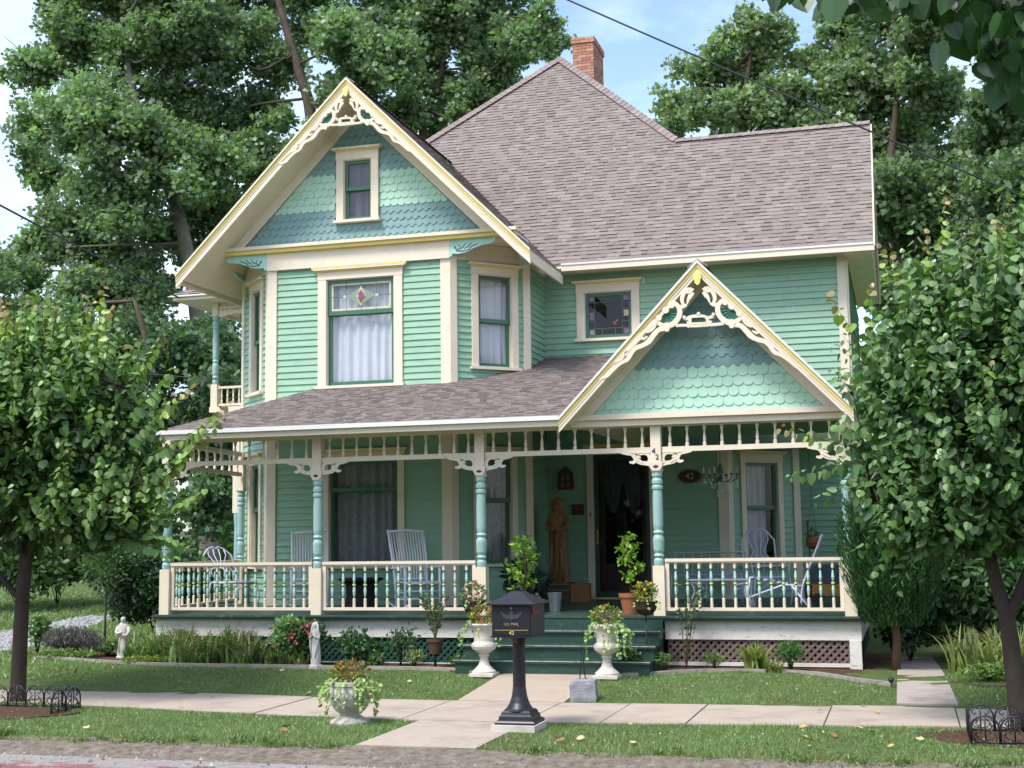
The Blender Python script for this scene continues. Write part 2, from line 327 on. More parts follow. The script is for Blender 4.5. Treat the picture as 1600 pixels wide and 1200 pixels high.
window(F_ra, *W_rl, cw=.095, split=.6, cur='lace', gl=m_glassd); window(F_la, *W_ll, cw=.11, split=.55, cover=.55, gl=m_glassd)
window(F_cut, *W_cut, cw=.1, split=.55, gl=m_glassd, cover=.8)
m_ivory = mat('ivory lead border', (.55, .50, .40), .5, .3, .15, 12)
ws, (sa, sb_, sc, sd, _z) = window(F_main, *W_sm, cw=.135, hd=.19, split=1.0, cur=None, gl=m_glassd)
window(fr(0, 20.235), *W_gab, cw=.125, hd=.19, split=.52, cur='white', sw=.05)
m_gg = mat('grey blue blind', (.15, .14, .19), .8, .2, .1, 5)
for o in list(H.children):
    if o.name.startswith('window') and len(o.children) and o.location.z == 0: pass
bpy.data.objects[[q.name for q in H.children if q.name.startswith('window')][-1]].children[0].data.materials[0] = m_gg
# leaded upper sash of the big window
def stained(F, par, a, b, c, d, y, kind):
    mb = MB(F); bw = .035
    mc = {k: i + 1 for i, k in enumerate(('ivory', 'sage', 'purple', 'amber', 'red'))}
    mats = [m_lead, m_ivory, mat('sage glass', (.20, .28, .20), .3, .5), mat('purple glass', (.22, .10, .20), .3, .5), mat('amber glass', (.5, .42, .25), .3, .5), mat('red glass', (.25, .06, .03), .3, .5)]
    if kind == 'big':
        mb.box(a, a + bw, y - .004, y, c, d, 1); mb.box(b - bw, b, y - .004, y, c, d, 1); mb.box(a + bw, b - bw, y - .004, y, c, c + bw, 1); mb.box(a + bw, b - bw, y - .004, y, d - bw, d, 1)
        cx, cz = (a + b) / 2, (c + d) / 2; t = .004
        for k in (.25, .5, .75): mb.box(a + (b - a) * k - t, a + (b - a) * k + t, y - .007, y - .005, c, d, 0)
        mb.box(a, b, y - .007, y - .005, cz - t, cz + t, 0)
        mb.prism([(cx - .26, cz), (cx, cz - .14), (cx + .26, cz), (cx, cz + .14)], y - .012, y - .009, 2); mb.prism([(cx - .09, cz), (cx, cz - .17), (cx + .09, cz), (cx, cz + .17)], y - .016, y - .013, 4)
        for q, (dx, dz) in enumerate(((0, 0), (.03, .03), (-.03, .035), (.02, -.04), (-.03, -.03), (.0, .07), (.0, -.08), (.045, 0))): mb.disc(cx + dx, cz + dz, .026, y - .022 - q * .001, y - .017 - q * .001, 3 if q % 3 else 5, 8)
        for sx in (-1, 1): mb.disc(cx + sx * .28, cz, .03, y - .02, y - .013, 4, 8)
    else:
        t = .006; w_ = (b - a)
        for x in (a + .11, b - .11): mb.box(x - t, x + t, y - .006, y - .001, c, d, 0)
        for z in (c + .11, d - .11): mb.box(a, b, y - .009, y - .0065, z - t, z + t, 0)
        for k in (.33, .66): mb.box(a + w_ * k - t, a + w_ * k + t, y - .006, y - .001, c, c + .11, 0); mb.box(a + w_ * k - t, a + w_ * k + t, y - .006, y - .001, d - .11, d, 0); mb.box(a, a + .11, y - .009, y - .0065, c + (d - c) * k - t, c + (d - c) * k + t, 0); mb.box(b - .11, b, y - .009, y - .0065, c + (d - c) * k - t, c + (d - c) * k + t, 0)
        for i, (x0, x1, z0, z1, k) in enumerate(((a, a + .1, d - .1, d, 3), (b - .1, b, d - .1, d, 3), (a, a + .1, c, c + .1, 2), (b - .1, b, c, c + .1, 3), (a, a + .1, c + .25, c + .4, 3), (b - .1, b, c + .3, c + .42, 4))): mb.box(x0 + .012, x1 - .006, y, y + .003, z0 + .012, z1 - .006, k)
        mb.disc(b - .25, c + .2, .035, y + .001, y + .004, 5, 7); mb.disc(b - .21, c + .24, .02, y + .005, y + .008, 4, 7)
    return mb.build('stained_glass', mats, par)
stained(F_bay, wb, a + .055, b_ - .055, zm + .05, d - .055, .03, 'big'); stained(F_main, ws, sa + .05, sb_ - .05, sc + .06, sd - .05, .035, 'small')
# ---------------------------------------------------------------- front door
mb = MB(F_main); x0, x1, z1 = W_door[0], W_door[1], W_door[3]
mb.box(x0, x0 + .11, -.045, .02, DZ, z1 - .18); mb.box(x1 - .11, x1, -.045, .02, DZ, z1 - .18); mb.box(x0 - .01, x1 + .01, -.05, .02, z1 - .18, z1 - .08); mb.box(x0 - .05, x1 + .05, -.08, .01, z1 - .08, z1, 1); mb.box(x0, x1, -.06, .12, DZ, DZ + .03, 1)
mb.box(x0 + .045, x0 + .065, -.055, -.045, 2.17, 2.23, 2)
dr = mb.build('front_door', [m_cream, m_yellow, m_iron], H)
a, b_, c, d = x0 + .11, x1 - .11, DZ + .03, z1 - .18
mb = MB(F_main); sash(mb, a, b_, c, d, .075, .02, .06); mb.build('storm_door', mat('shaded door frame paint', (.012, .045, .035), .4), dr)  # darker than the sash green: porch shade put into the paint colour
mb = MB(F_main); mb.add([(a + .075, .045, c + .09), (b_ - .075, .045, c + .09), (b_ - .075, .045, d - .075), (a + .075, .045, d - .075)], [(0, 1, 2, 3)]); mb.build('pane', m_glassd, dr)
m_wood = mat('dark red wood', (.055, .018, .014), .5, .4, .2, 7)
mb = MB(F_main); sash(mb, a + .03, b_ - .03, c, d - .02, .13, .14, .18); mb.box(a + .16, b_ - .16, .15, .17, c, c + .55); mb.bar((a + .5, .15, c + .55), (a + .5, .15, c + 1.4), .03); mb.bar((a + .16, .15, c + 1.25), (a + .5, .15, c + 1.4), .02); mb.build('inner_door', m_wood, dr)
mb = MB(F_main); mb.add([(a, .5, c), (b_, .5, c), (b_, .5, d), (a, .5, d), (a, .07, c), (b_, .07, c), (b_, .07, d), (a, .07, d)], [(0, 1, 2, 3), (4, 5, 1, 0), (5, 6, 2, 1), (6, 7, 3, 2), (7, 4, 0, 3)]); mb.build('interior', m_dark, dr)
mb = MB(F_main); mb.smooth = True; n = 60; vs = []     # swagged lace at the head of the door
for j in range(9):
    for i in range(n + 1):
        u = i / n; hgt = (.62 - .30 * math.exp(-((u - .5) / .13) ** 2) + .22 * abs(math.sin(u * math.pi * 2)))
        vs.append((a + .17 + (b_ - a - .34) * u, .125 + .015 * math.sin(u * 70 + j), d - .15 - hgt * j / 8))
mb.add(vs, [(j * (n + 1) + i, (j + 1) * (n + 1) + i, (j + 1) * (n + 1) + i + 1, j * (n + 1) + i + 1) for j in range(8) for i in range(n)]); mb.build('curtain', mat('dim lace', (.10, .11, .12), .9, .1, .3, 28), dr)  # lace darkened: the dimness of the doorway is in its colour
mb = MB(F_main); mb.box(a + .03, a + .065, .0, .02, 1.72, 1.95); mb.tube([(a + .048, -.005, 1.75), (a + .048, -.05, 1.78), (a + .048, -.05, 1.90), (a + .048, -.005, 1.93)], .010, 6); mb.build('door_handle', m_brass, dr)

# ---------------------------------------------------------------- roofs
PAL = [srgb(131, 118, 116), srgb(134, 120, 118), srgb(129, 116, 114), srgb(137, 125, 122), srgb(126, 113, 112), srgb(132, 119, 118), srgb(140, 128, 126)]
def shingles(mb, O, U, V, pieces, e=.115, tmin=.004, tmax=.013):
    O, U, V = Vector(O), Vector(U).normalized(), Vector(V).normalized(); Nn = U.cross(V); allp = [p for pc in pieces for p in pc]
    u0, u1 = min(p[0] for p in allp), max(p[0] for p in allp); v0, v1 = min(p[1] for p in allp), max(p[1] for p in allp)
    k = 0; v = v0
    while v < v1:
        u = u0 - rnd.uniform(0, .3); thick = rnd.random() < .5
        while u < u1:
            ln = rnd.choice((.09, .13, .17, .22, .27)) * rnd.uniform(.8, 1.2); t = (tmax if thick else tmin) * rnd.uniform(.7, 1.2); thick = not thick
            base = rnd.choice(PAL); q = rnd.uniform(.91, .99); c = (base[0] * q * .96, base[1] * q, base[2] * q * .95)
            for pc in pieces:
                pl = clip_convex([(u, v), (u + ln, v), (u + ln, v + e), (u, v + e)], pc)
                if len(pl) < 3: continue
                H_ = lambda p: .002 + (t + .003) * (1 - (p[1] - v) / e)
                top = [O + U * p[0] + V * p[1] + Nn * H_(p) for p in pl]; mb.add(top, [tuple(range(len(pl)))], col=c)
                for i in range(len(pl)):
                    p, r_ = pl[i], pl[(i + 1) % len(pl)]
                    if abs(p[1] - v) < 1e-6 and abs(r_[1] - v) < 1e-6: mb.add([top[i], O + U * p[0] + V * p[1] - Nn * .002, O + U * r_[0] + V * r_[1] - Nn * .002, top[(i + 1) % len(pl)]], [(0, 1, 2, 3)], col=tuple(x * .78 for x in c))  # lips tinted darker: cut edge plus the shadow line below each course
            u += ln
        v += e
def slab(mb, O, U, V, pc, t0=.003, t1=.12, m=0):
    O, U, V = Vector(O), Vector(U).normalized(), Vector(V).normalized(); Nn = U.cross(V); n = len(pc)
    vs = [O + U * p[0] + V * p[1] - Nn * t0 for p in pc] + [O + U * p[0] + V * p[1] - Nn * t1 for p in pc]
    mb.add(vs, [tuple(range(n)), tuple(range(n, 2 * n))[::-1]] + [((i + 1) % n, i, n + i, n + (i + 1) % n) for i in range(n)], m, col=(.5, .45, .36))
q2 = math.sqrt(2)
rf = MB(); O = (0, 21.9, 6.40); U = (1, 0, 0); V = (0, 1, 1)
P1 = [(-5.5, 0), (-.28, 0), (-.28, 2.8 * q2), (-8.3, 2.8 * q2)]; P2 = [(-9.55, 2.8 * q2), (-3.78, 2.8 * q2), (-6.7, 5.7 * q2)]
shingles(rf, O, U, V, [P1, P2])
def plane(mb, pts, sh=True):       # shingle any convex planar polygon (3-D points, counter-clockwise from outside)
    P = [Vector(p) for p in pts]; n_ = (P[1] - P[0]).cross(P[2] - P[0]).normalized(); u = Vector((0, 0, 1)).cross(n_)
    u = u.normalized(); v = n_.cross(u); lo = min(P, key=lambda p: p.dot(v)); o = lo
    pc = [((p - o).dot(u), (p - o).dot(v)) for p in P]; shingles(mb, o, u, v, [pc])
ap = (-6.7, 27.6, 12.1)
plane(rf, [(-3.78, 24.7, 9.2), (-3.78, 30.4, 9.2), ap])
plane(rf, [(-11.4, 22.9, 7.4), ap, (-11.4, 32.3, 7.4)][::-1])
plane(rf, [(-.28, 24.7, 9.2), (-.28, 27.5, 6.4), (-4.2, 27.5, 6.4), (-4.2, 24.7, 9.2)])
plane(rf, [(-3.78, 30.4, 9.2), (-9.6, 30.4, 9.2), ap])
# caps over hips and ridges
def caps(mb, a, b, wd=.13, up=(0, 0, 1), lift=.02):
    a, b = Vector(a), Vector(b); d = (b - a); n = max(1, int(d.length / .15)); d /= n
    for i in range(n):
        p = a + d * i; c = rnd.choice(PAL); u = Vector(up); x = d.cross(u).normalized() * wd; x1 = x; nn = x.cross(d).normalized()
        if nn.z < 0: nn = -nn
        dr_ = Vector((0, 0, wd * .75)); h0 = nn * (lift + .012); h1 = nn * lift; e = d * 1.15
        vs = [p - x - dr_ + h0, p + h0, p + x - dr_ + h0, p + e - x - dr_ + h1, p + e + h1, p + e + x - dr_ + h1, p - x - dr_ + h0 - nn * .02, p + h0 - nn * .02, p + x - dr_ + h0 - nn * .02]
        mb.add(vs, [(0, 1, 4, 3), (1, 2, 5, 4), (6, 7, 1, 0), (7, 8, 2, 1)], col=c)
caps(rf, (-3.78, 24.72, 9.2), ap, lift=.05); caps(rf, (-9.55, 24.7, 9.2), ap, lift=.05); caps(rf, (-.28, 24.7, 9.2), (-3.78, 24.7, 9.2))
# the big front gable's two slopes
GX, GZ, GY = -8.32, 9.22, 19.68
k_ = 3.0
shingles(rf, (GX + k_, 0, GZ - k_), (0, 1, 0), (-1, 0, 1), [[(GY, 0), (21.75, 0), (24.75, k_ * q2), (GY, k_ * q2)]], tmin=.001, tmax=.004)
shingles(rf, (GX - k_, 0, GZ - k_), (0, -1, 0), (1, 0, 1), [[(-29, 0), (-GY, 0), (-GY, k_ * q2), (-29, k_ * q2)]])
caps(rf, (GX, GY, GZ), (GX, 24.7, GZ))
# porch roof
s_ = math.hypot(1, .285)
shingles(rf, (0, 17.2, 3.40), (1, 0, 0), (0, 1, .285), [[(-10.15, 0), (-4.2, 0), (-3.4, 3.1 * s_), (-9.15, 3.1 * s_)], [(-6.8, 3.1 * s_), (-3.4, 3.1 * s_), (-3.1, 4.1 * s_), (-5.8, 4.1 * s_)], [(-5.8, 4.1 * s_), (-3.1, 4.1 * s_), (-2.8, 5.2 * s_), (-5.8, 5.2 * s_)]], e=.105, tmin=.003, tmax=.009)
zl = lambda x, y: 3.40 + .19 * (x + 10.15) + .21 * (y - 17.2)
plane(rf, [(-10.15, 17.2, 3.40), (-9.15, 20.3, zl(-9.15, 20.3)), (-9.95, 20.3, zl(-9.95, 20.3)), (-10.95, 21.3, zl(-10.95, 21.3))])
caps(rf, (-10.15, 17.2, 3.40), (-9.15, 20.3, 4.28), .08, lift=.0)
PX, PZ, PY, pk = -2.41, 5.33, 17.2, 1.05
kk = 1.86
ql = math.hypot(1, pk)
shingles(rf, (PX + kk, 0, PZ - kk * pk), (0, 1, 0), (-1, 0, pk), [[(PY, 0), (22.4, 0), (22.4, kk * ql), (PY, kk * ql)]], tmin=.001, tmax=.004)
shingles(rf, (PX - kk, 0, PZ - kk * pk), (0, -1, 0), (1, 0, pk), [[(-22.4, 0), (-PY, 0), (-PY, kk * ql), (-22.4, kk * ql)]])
caps(rf, (PX, PY, PZ), (PX, 22.4, PZ))
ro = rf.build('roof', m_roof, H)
# roof boards, soffits and fascias under the shingles
sb = MB()
slab(sb, O, U, V, P1, .004, .05); slab(sb, O, U, V, P2, .004, .05)
slab(sb, (GX + k_, 0, GZ - k_), (0, 1, 0), (-1, 0, 1), [(GY + .01, 0), (21.75, 0), (24.75, k_ * q2), (GY + .01, k_ * q2)], .004, .17)
slab(sb, (GX - k_, 0, GZ - k_), (0, -1, 0), (1, 0, 1), [(-29, 0), (-GY - .01, 0), (-GY - .01, k_ * q2), (-29, k_ * q2)], .004, .17)
slab(sb, (0, 17.2, 3.40), (1, 0, 0), (0, 1, .285), [(-10.15, 0), (-4.2, 0), (-3.4, 3.1 * s_), (-9.15, 3.1 * s_)], .004, .03)
slab(sb, (0, 17.2, 3.40), (1, 0, 0), (0, 1, .285), [(-6.8, 3.1 * s_), (-3.4, 3.1 * s_), (-2.8, 5.2 * s_), (-5.8, 5.2 * s_), (-5.8, 4.1 * s_)], .004, .03)
slab(sb, (PX + kk, 0, PZ - kk * pk), (0, 1, 0), (-1, 0, pk), [(PY + .01, 0), (22.38, 0), (22.38, kk * ql), (PY + .01, kk * ql)], .004, .12)
slab(sb, (PX - kk, 0, PZ - kk * pk), (0, -1, 0), (1, 0, pk), [(-22.38, 0), (-PY - .01, 0), (-PY - .01, kk * ql), (-22.38, kk * ql)], .004, .12)
sb.box(-5.42, -.30, 21.86, 22.42, 6.31, 6.335); sb.box(-10.95, -5.75, 20.31, 22.4, 6.56, 6.58)        # boxed soffits
sd = MB(); sd.box(-.735, -.30, 21.99, 27.2, 6.285, 6.309); sd.box(-.70, -.675, 22.43, 27.2, 6.24, 6.284); sd.build('soffit', mat('brightened soffit paint', (.86, .74, .52), .6), H)  # cream lightened in its colour to offset green light bounced off the ground
sb.add([(-.74, 22.43, 6.36), (-.74, 24.7, 9.1), (-.74, 27, 6.36), (-.3, 22.43, 6.36), (-.3, 24.7, 9.1), (-.3, 27, 6.36)], [(0, 1, 4, 3), (1, 2, 5, 4)])
sb.add([(-10.12, 17.23, 3.37), (-9.15, 20.3, 4.24), (-9.95, 20.3, 4.05), (-10.93, 21.3, 4.07)], [(0, 1, 2, 3)])
sb.build('soffit', m_beige, H)
fs = MB()
fs.box(-5.35, -.26, 21.85, 21.875, 6.27, 6.365); fs.box(-5.35, -.26, 21.835, 21.86, 6.367, 6.40, 1)                            # main fascia and drip edge
fs.box(-.29, -.26, 21.88, 22.02, 6.27, 6.33)
fs.build('fascia', [m_cream, m_white], H); fs = MB()
for sgn in (1, -1):   # rake of the right gable end
    fs.add([(-.285, 24.7 + sgn * 2.84, 6.33), (-.285, 24.7, 9.16), (-.285, 24.7, 9.0), (-.285, 24.7 + sgn * 2.7, 6.31), (-.25, 24.7 + sgn * 2.84, 6.33), (-.25, 24.7, 9.16), (-.25, 24.7, 9.0), (-.25, 24.7 + sgn * 2.7, 6.31)], [(4, 5, 6, 7), (3, 2, 1, 0), (0, 1, 5, 4), (2, 3, 7, 6)], 0)
fs.build('rake_board', m_cream, H); fs = MB(); fs.box(-5.36, -5.33, 19.7, 21.86, 6.05, 6.2)
fs.build('fascia', m_cream, H); fs = MB(); fs.box(-11.33, -11.30, 19.7, 29, 6.05, 6.2); fs.build('fascia', m_cream, H); fs = MB()
fs.box(-10.14, -4.285, 17.20, 17.225, 3.27, 3.345); fs.box(-10.17, -4.28, 17.15, 17.21, 3.347, 3.405, 1)                           # porch fascia and gutter
fs.add([(-10.16, 17.2, 3.29), (-10.97, 21.3, 4.0), (-10.97, 21.3, 4.08), (-10.16, 17.2, 3.39), (-10.13, 17.2, 3.29), (-10.94, 21.3, 4.0), (-10.94, 21.3, 4.08), (-10.13, 17.2, 3.39)], [(0, 3, 2, 1), (4, 5, 6, 7), (0, 1, 5, 4), (3, 7, 6, 2)], 0)
fs.build('fascia', [m_cream, m_white], H)
def rakes(gx, gz, gy, k, sl, w, gw):
    """layered barge boards of a front gable: white drip, yellow bed, cream board"""
    mb = MB(); ln = math.hypot(1, sl)
    for s in (-1, 1):
        def strip(o0, o1, y0, y1, m, ke=k):     # offsets measured vertically below the roof line
            e = ke
            mb.add([(gx, y0, gz - o0), (gx + s * e, y0, gz - o0 - e * sl), (gx + s * e, y0, gz - o1 - e * sl), (gx, y0, gz - o1), (gx, y1, gz - o0), (gx + s * e, y1, gz - o0 - e * sl), (gx + s * e, y1, gz - o1 - e * sl), (gx, y1, gz - o1)],
                   [(0, 1, 2, 3) if s < 0 else (3, 2, 1, 0), (4, 5, 6, 7), (3, 2, 6, 7), (1, 5, 6, 2), (0, 1, 5, 4)], m)
        strip(-.012, gw, gy - .045, gy, 1); strip(gw + .001, gw + .055, gy - .025, gy, 2); strip(gw + .056, w, gy - .012, gy + .02, 0); strip(gw + .08, gw + .10, gy - .02, gy - .0125, 0)
    return mb
mb = rakes(GX, GZ, GY, k_ + .02, 1.0, .225, .03); mb.build('barge_board', [m_cream, m_cream, m_yellow], H)
mb = rakes(PX, PZ, PY, kk + .01, pk, .185, .03); mb.build('barge_board', [m_cream, m_white, m_yellow], H)

# ---------------------------------------------------------------- gable ends with scalloped shingles
def scales(name, F, tri, rows, e=.120, w=.122, cut=()):
    """tri: convex polygon (x,z); rows: function z -> 'r' mint rounded or 'n' blue notched"""
    mbs = {'r': MB(F), 'n': MB(F)}; z0 = min(p[1] for p in tri); z1 = max(p[1] for p in tri); x0 = min(p[0] for p in tri); x1 = max(p[0] for p in tri)
    i = 0; z = z0 - e * .5
    while z < z1:
        kd = rows(z + e * .5); x = x0 - w * (.5 if i % 2 else 0) - .02
        while x < x1:
            ww = w; c = x + w / 2 + rnd.uniform(-.002, .002); hw = ww / 2 - .0006; zb = z + rnd.uniform(-.002, .002); top = z + 1.45 * e
            if kd == 'r': pl = [(c + hw * math.cos(a), zb + .046 + .046 * math.sin(a)) for a in [math.pi + math.pi * j / 8 for j in range(9)]] + [(c + hw, top), (c - hw, top)]
            else: pl = [(c - hw, zb + .034), (c - hw * .66, zb + .031), (c - hw * .52, zb + .010), (c - hw * .38, zb), (c + hw * .38, zb), (c + hw * .52, zb + .010), (c + hw * .66, zb + .031), (c + hw, zb + .034), (c + hw, top), (c - hw, top)]
            pl = clip_convex(pl, tri); ok = len(pl) > 2
            for (a, b, cc, d) in cut:
                if a < c < b and cc < z + .07 < d: ok = False
            if ok:
                mb = mbs[kd]; n = len(pl); Y = lambda p: -.004 - .018 * (1 - (p[1] - zb) / (1.45 * e)); jt = rnd.uniform(0, .0015)
                vs = [(p[0], Y(p) - jt, p[1]) for p in pl] + [(p[0], 0.002, p[1]) for p in pl]
                mb.add(vs, [tuple(range(n))] + [((j + 1) % n, j, n + j, n + (j + 1) % n) for j in range(n)])
            x += w
        z += e; i += 1
    for k, mb in mbs.items(): mb.build('scallop_shingles' if k == 'r' else 'notched_shingles', m_mint if k == 'r' else m_blue, H)
    return
gb = 6.67
tri = [(GX - 2.07, gb), (GX + 2.07, gb), (GX, gb + 2.12)]
scales('a', fr(0, 20.26), tri, lambda z: 'r' if 7.20 < z < 7.80 else 'n', cut=[W_gab])
ptri = [(PX - 1.50, 3.42), (PX + 1.50, 3.42), (PX, 3.42 + 1.58)]
scales('b', fr(0, 17.58), ptri, lambda z: 'r' if z < 4.0 else 'n', e=.128, w=.13)
mb = MB()
def tri_frame(mb, gx, y, zb, zo, sl, wtop, yw=.03, base=None, hw=None):
    # cream rake friezes lying on the gable wall; zo: apex of outer edge
    for s in (-1, 1):
        e = (zo - zb) / sl; e2 = (zo - wtop - zb) / sl
        pl = [(gx, zo), (gx + s * e, zb), (gx + s * e2, zb), (gx, zo - wtop)]
        if s > 0: pl = pl[::-1]
        mb.prism(pl, y - yw, y + .005)
tri_frame(mb, GX, 20.25, gb, 9.05, 1.0, .27)
bk = MB()
for pc in ([(GX - 2.6, gb - .05), (-8.60, gb - .05), (-8.60, gb + 3), (GX - 2.6, gb + 3)], [(-8.10, gb - .05), (GX + 2.6, gb - .05), (GX + 2.6, gb + 3), (-8.10, gb + 3)], [(-8.60, gb - .05), (-8.10, gb - .05), (-8.10, 7.03), (-8.60, 7.03)], [(-8.60, 8.1), (-8.10, 8.1), (-8.10, gb + 3), (-8.60, gb + 3)]):
    pc = clip_convex(pc, [(GX - 2.6, gb - .05), (GX + 2.6, gb - .05), (GX, gb + 2.5)]); bk.add([(p[0], 20.268, p[1]) for p in pc], [tuple(range(len(pc)))])
bk.build('gable_wall', m_blue, H); bk = MB(); bk.add([(PX - 1.85, 17.59, 3.4), (PX + 1.85, 17.59, 3.4), (PX, 17.59, 3.4 + 1.85)], [(0, 1, 2)]); bk.build('gable_wall', m_blue, H)
mb.box(GX - 2.80, GX + 2.68, 20.10, 20.28, gb - .04, gb + .015); mb.box(GX - 2.78, GX + 2.66, 20.14, 20.28, gb - .10, gb - .041, 2)      # ledge with a yellow bed moulding
mb.box(-9.97, -6.78, 20.22, 20.29, 6.28, gb - .10)                                                                                       # frieze
mb.box(-10.95, -10.9, 21.3, 29, 6.20, 6.6); mb.box(-10.95, -10.9, 20.29, 21.3, 6.56, 6.7); mb.box(-5.80, -5.76, 20.29, 21.3, 6.56, 6.7); mb.box(-5.80, -5.76, 21.3, 22.4, 6.30, 6.6)
mb.box(-9.16, -7.51, 20.19, 20.22, 6.235, 6.27, 2)
mb.build('gable_frame', [m_cream, m_blue, m_yellow], H); mb = MB(); tri_frame(mb, PX, 17.57, 3.42, 5.22, pk, .22)
mb.box(PX - 1.72, PX + 1.76, 17.50, 17.60, 3.355, 3.425); mb.box(PX - 1.80, PX + 1.84, 17.56, 17.62, 3.27, 3.354)
mb.build('gable_frame', [m_cream, m_blue, m_yellow], H)

# fretwork of the gables: strokes drawn once for the right half, mirrored for the left
Z1 = lambda x, y: ((x - 745) * .00102, -(y - 60) * .00102 - .055 * (x - 745) * .00102)              # enlarged photo to metres from the peak
Z2 = lambda x, y: ((900 + x / 3 - 1093.1) * .00816, -((380 + y / 3) - 407.5) * .0081 - .055 * (900 + x / 3 - 1093.1) * .0081)
def ornament(gx, gz, y, fl=1.0):
    mb = MB(); k = 0
    st = [([Z1(*p) for p in ((850, 395), (900, 420), (940, 480), (950, 550), (925, 610))], [.02, .045, .045, .04, .02]),
          ([Z1(*p) for p in ((800, 460), (845, 500), (870, 540), (885, 595))], [.02, .05, .03, .012]),
          ([Z1(*p) for p in ((815, 400), (850, 445), (905, 440))], [.05, .03, .03]),
          ([Z1(*p) for p in ((890, 600), (940, 620), (1000, 610))], [.02, .04, .03]),
          ([Z1(*p) for p in ((1110, 550), (1040, 570), (990, 630), (985, 710), (1020, 780), (1090, 835), (1180, 840), (1250, 800), (1280, 740))], [.03, .045, .05, .055, .055, .06, .05, .045, .03]),
          ([Z1(*p) for p in ((1040, 540), (1130, 600), (1220, 680), (1300, 760))], [.05, .05, .05, .04]),
          ([Z1(*p) for p in ((1100, 840), (1190, 870), (1260, 885), (1320, 940), (1390, 1020), (1470, 1060))] + [Z2(*p) for p in ((885, 470), (905, 490), (925, 520), (960, 535), (1000, 565), (1025, 588), (1060, 596), (1085, 590))], [.06, .055, .05, .055, .06, .05, .05, .05, .05, .04, .04, .045, .04, .035, .015]),
          ([Z1(*p) for p in ((1290, 790), (1320, 850), (1390, 885), (1440, 870))], [.03, .03, .04, .015]), ([Z1(*p) for p in ((1350, 820), (1400, 870), (1490, 930))], [.03, .035, .015]),
          ([Z1(*p) for p in ((1400, 950), (1450, 975), (1480, 950), (1460, 920))], [.015, .03, .03, .02]), ([Z1(*p) for p in ((1500, 960), (1560, 1020), (1600, 1060))], [.02, .04, .02]),
          ([Z2(*p) for p in ((780, 350), (830, 385), (870, 420), (930, 470), (990, 520), (1040, 560), (1075, 590))], [.05, .03, .05, .03, .04, .03, .03]),
          ([Z2(*p) for p in ((860, 425), (890, 450), (925, 480))], .035), ([Z2(*p) for p in ((940, 490), (955, 515), (985, 525))], .035)]
    for sx in (1, -1):
        for pts, wd in st:
            k += 1; P = [(gx + sx * p[0] * fl, gz + p[1] * fl) for p in pts]; mb.ribbon(P, [w_ * fl for w_ in wd] if isinstance(wd, list) else wd * fl, y - .0012 * k / 2, y + .03)
        for (x, yy, r) in ((1080, 590, .038), (1160, 640, .045), (1250, 730, .04), (1150, 885, .035), (1150, 850, .05)):
            k += 1; p = Z1(x, yy); mb.disc(gx + sx * p[0] * fl, gz + p[1] * fl, r * fl, y - .0012 * k / 2, y + .03)
    # centre tablet
    for i, pts in enumerate((((480, 885), (620, 880), (740, 890), (860, 880), (1010, 870), (1080, 860)), ((580, 790), (620, 800), (660, 775), (745, 765), (840, 770), (880, 790), (960, 765)), ((620, 850), (680, 845)), ((860, 840), (930, 845)))):
        k += 1; mb.ribbon([(gx + (p[0] - 770) * .00102 * fl, gz - (p[1] - 60 + (p[0] - 770) * .05) * .00102 * fl) for p in pts], [.035 * fl, .04 * fl], y - .0012 * k / 2, y + .03)
    c = lambda x, yy: (gx + (x - 770) * .00102 * fl, gz - (yy - 60) * .00102 * fl)
    for (xa, xb, ya, yb) in ((640, 680, 780, 860), (860, 895, 780, 860), (680, 860, 845, 870), (680, 860, 765, 785)):
        k += 1; p, q = c(xa, yb), c(xb, ya); mb.box(p[0], q[0], y - .0012 * k / 2, y + .03, p[1], q[1])
    for xx in range(640, 920, 40): k += 1; p = c(xx, 893); mb.disc(p[0], p[1], .016 * fl, y - .0012 * k / 2, y + .03, n=8)
    for xx, yy in ((770, 735), (590, 770), (955, 755)): k += 1; p = c(xx, yy); mb.disc(p[0], p[1], .022 * fl, y - .0012 * k / 2, y + .03, n=8)
    o = mb.build('gable_fretwork', m_cream, H)
    f = MB()
    for sx in (1, -1):
        f = MB(); cx, cz = Z1(1200, 660); cx, cz = gx + sx * cx * fl, gz + cz * fl
        for j in range(7):                     # fan of pleated blades
            a = R(180 + 15 * j - 10); b = a + R(15); r = .17 * fl; P = [(cx, cz), (cx + sx * r * math.cos(a), cz + r * math.sin(a)), (cx + sx * r * math.cos((a + b) / 2), cz + r * math.sin((a + b) / 2)), (cx + sx * r * math.cos(b), cz + r * math.sin(b))]
            f.add([(P[0][0], y + .02, P[0][1]), (P[1][0], y + .026, P[1][1]), (P[2][0], y + .006, P[2][1]), (P[3][0], y + .026, P[3][1])], [(0, 1, 2), (0, 2, 3)])
        f.build('green_fan', m_fan, o)
    f = MB()
    p, q = c(682, 843), c(858, 787)
    for j in range(6): f.tube([(p[0] + (q[0] - p[0]) * (j + .5) / 6, y + .018, p[1]), (p[0] + (q[0] - p[0]) * (j + .5) / 6, y + .018, q[1])], .013 * fl, 6)
    f.build('spindle_row', m_fan, o)
    f = MB(); P = [(-.045, -.17), (-.05, -.215), (-.035, -.26), (-.035, -.29), (0, -.325), (.035, -.29), (.035, -.26), (.05, -.215), (.045, -.17), (0, -.135)]
    f.prism([(gx + a * fl, gz + b * fl) for a, b in P], y - .05, y - .022); f.build('finial', mat('bright yellow paint', (.75, .68, .18), .5), o)
ornament(GX, GZ - .035, GY - .005, .87); ornament(PX, PZ, PY - .005)
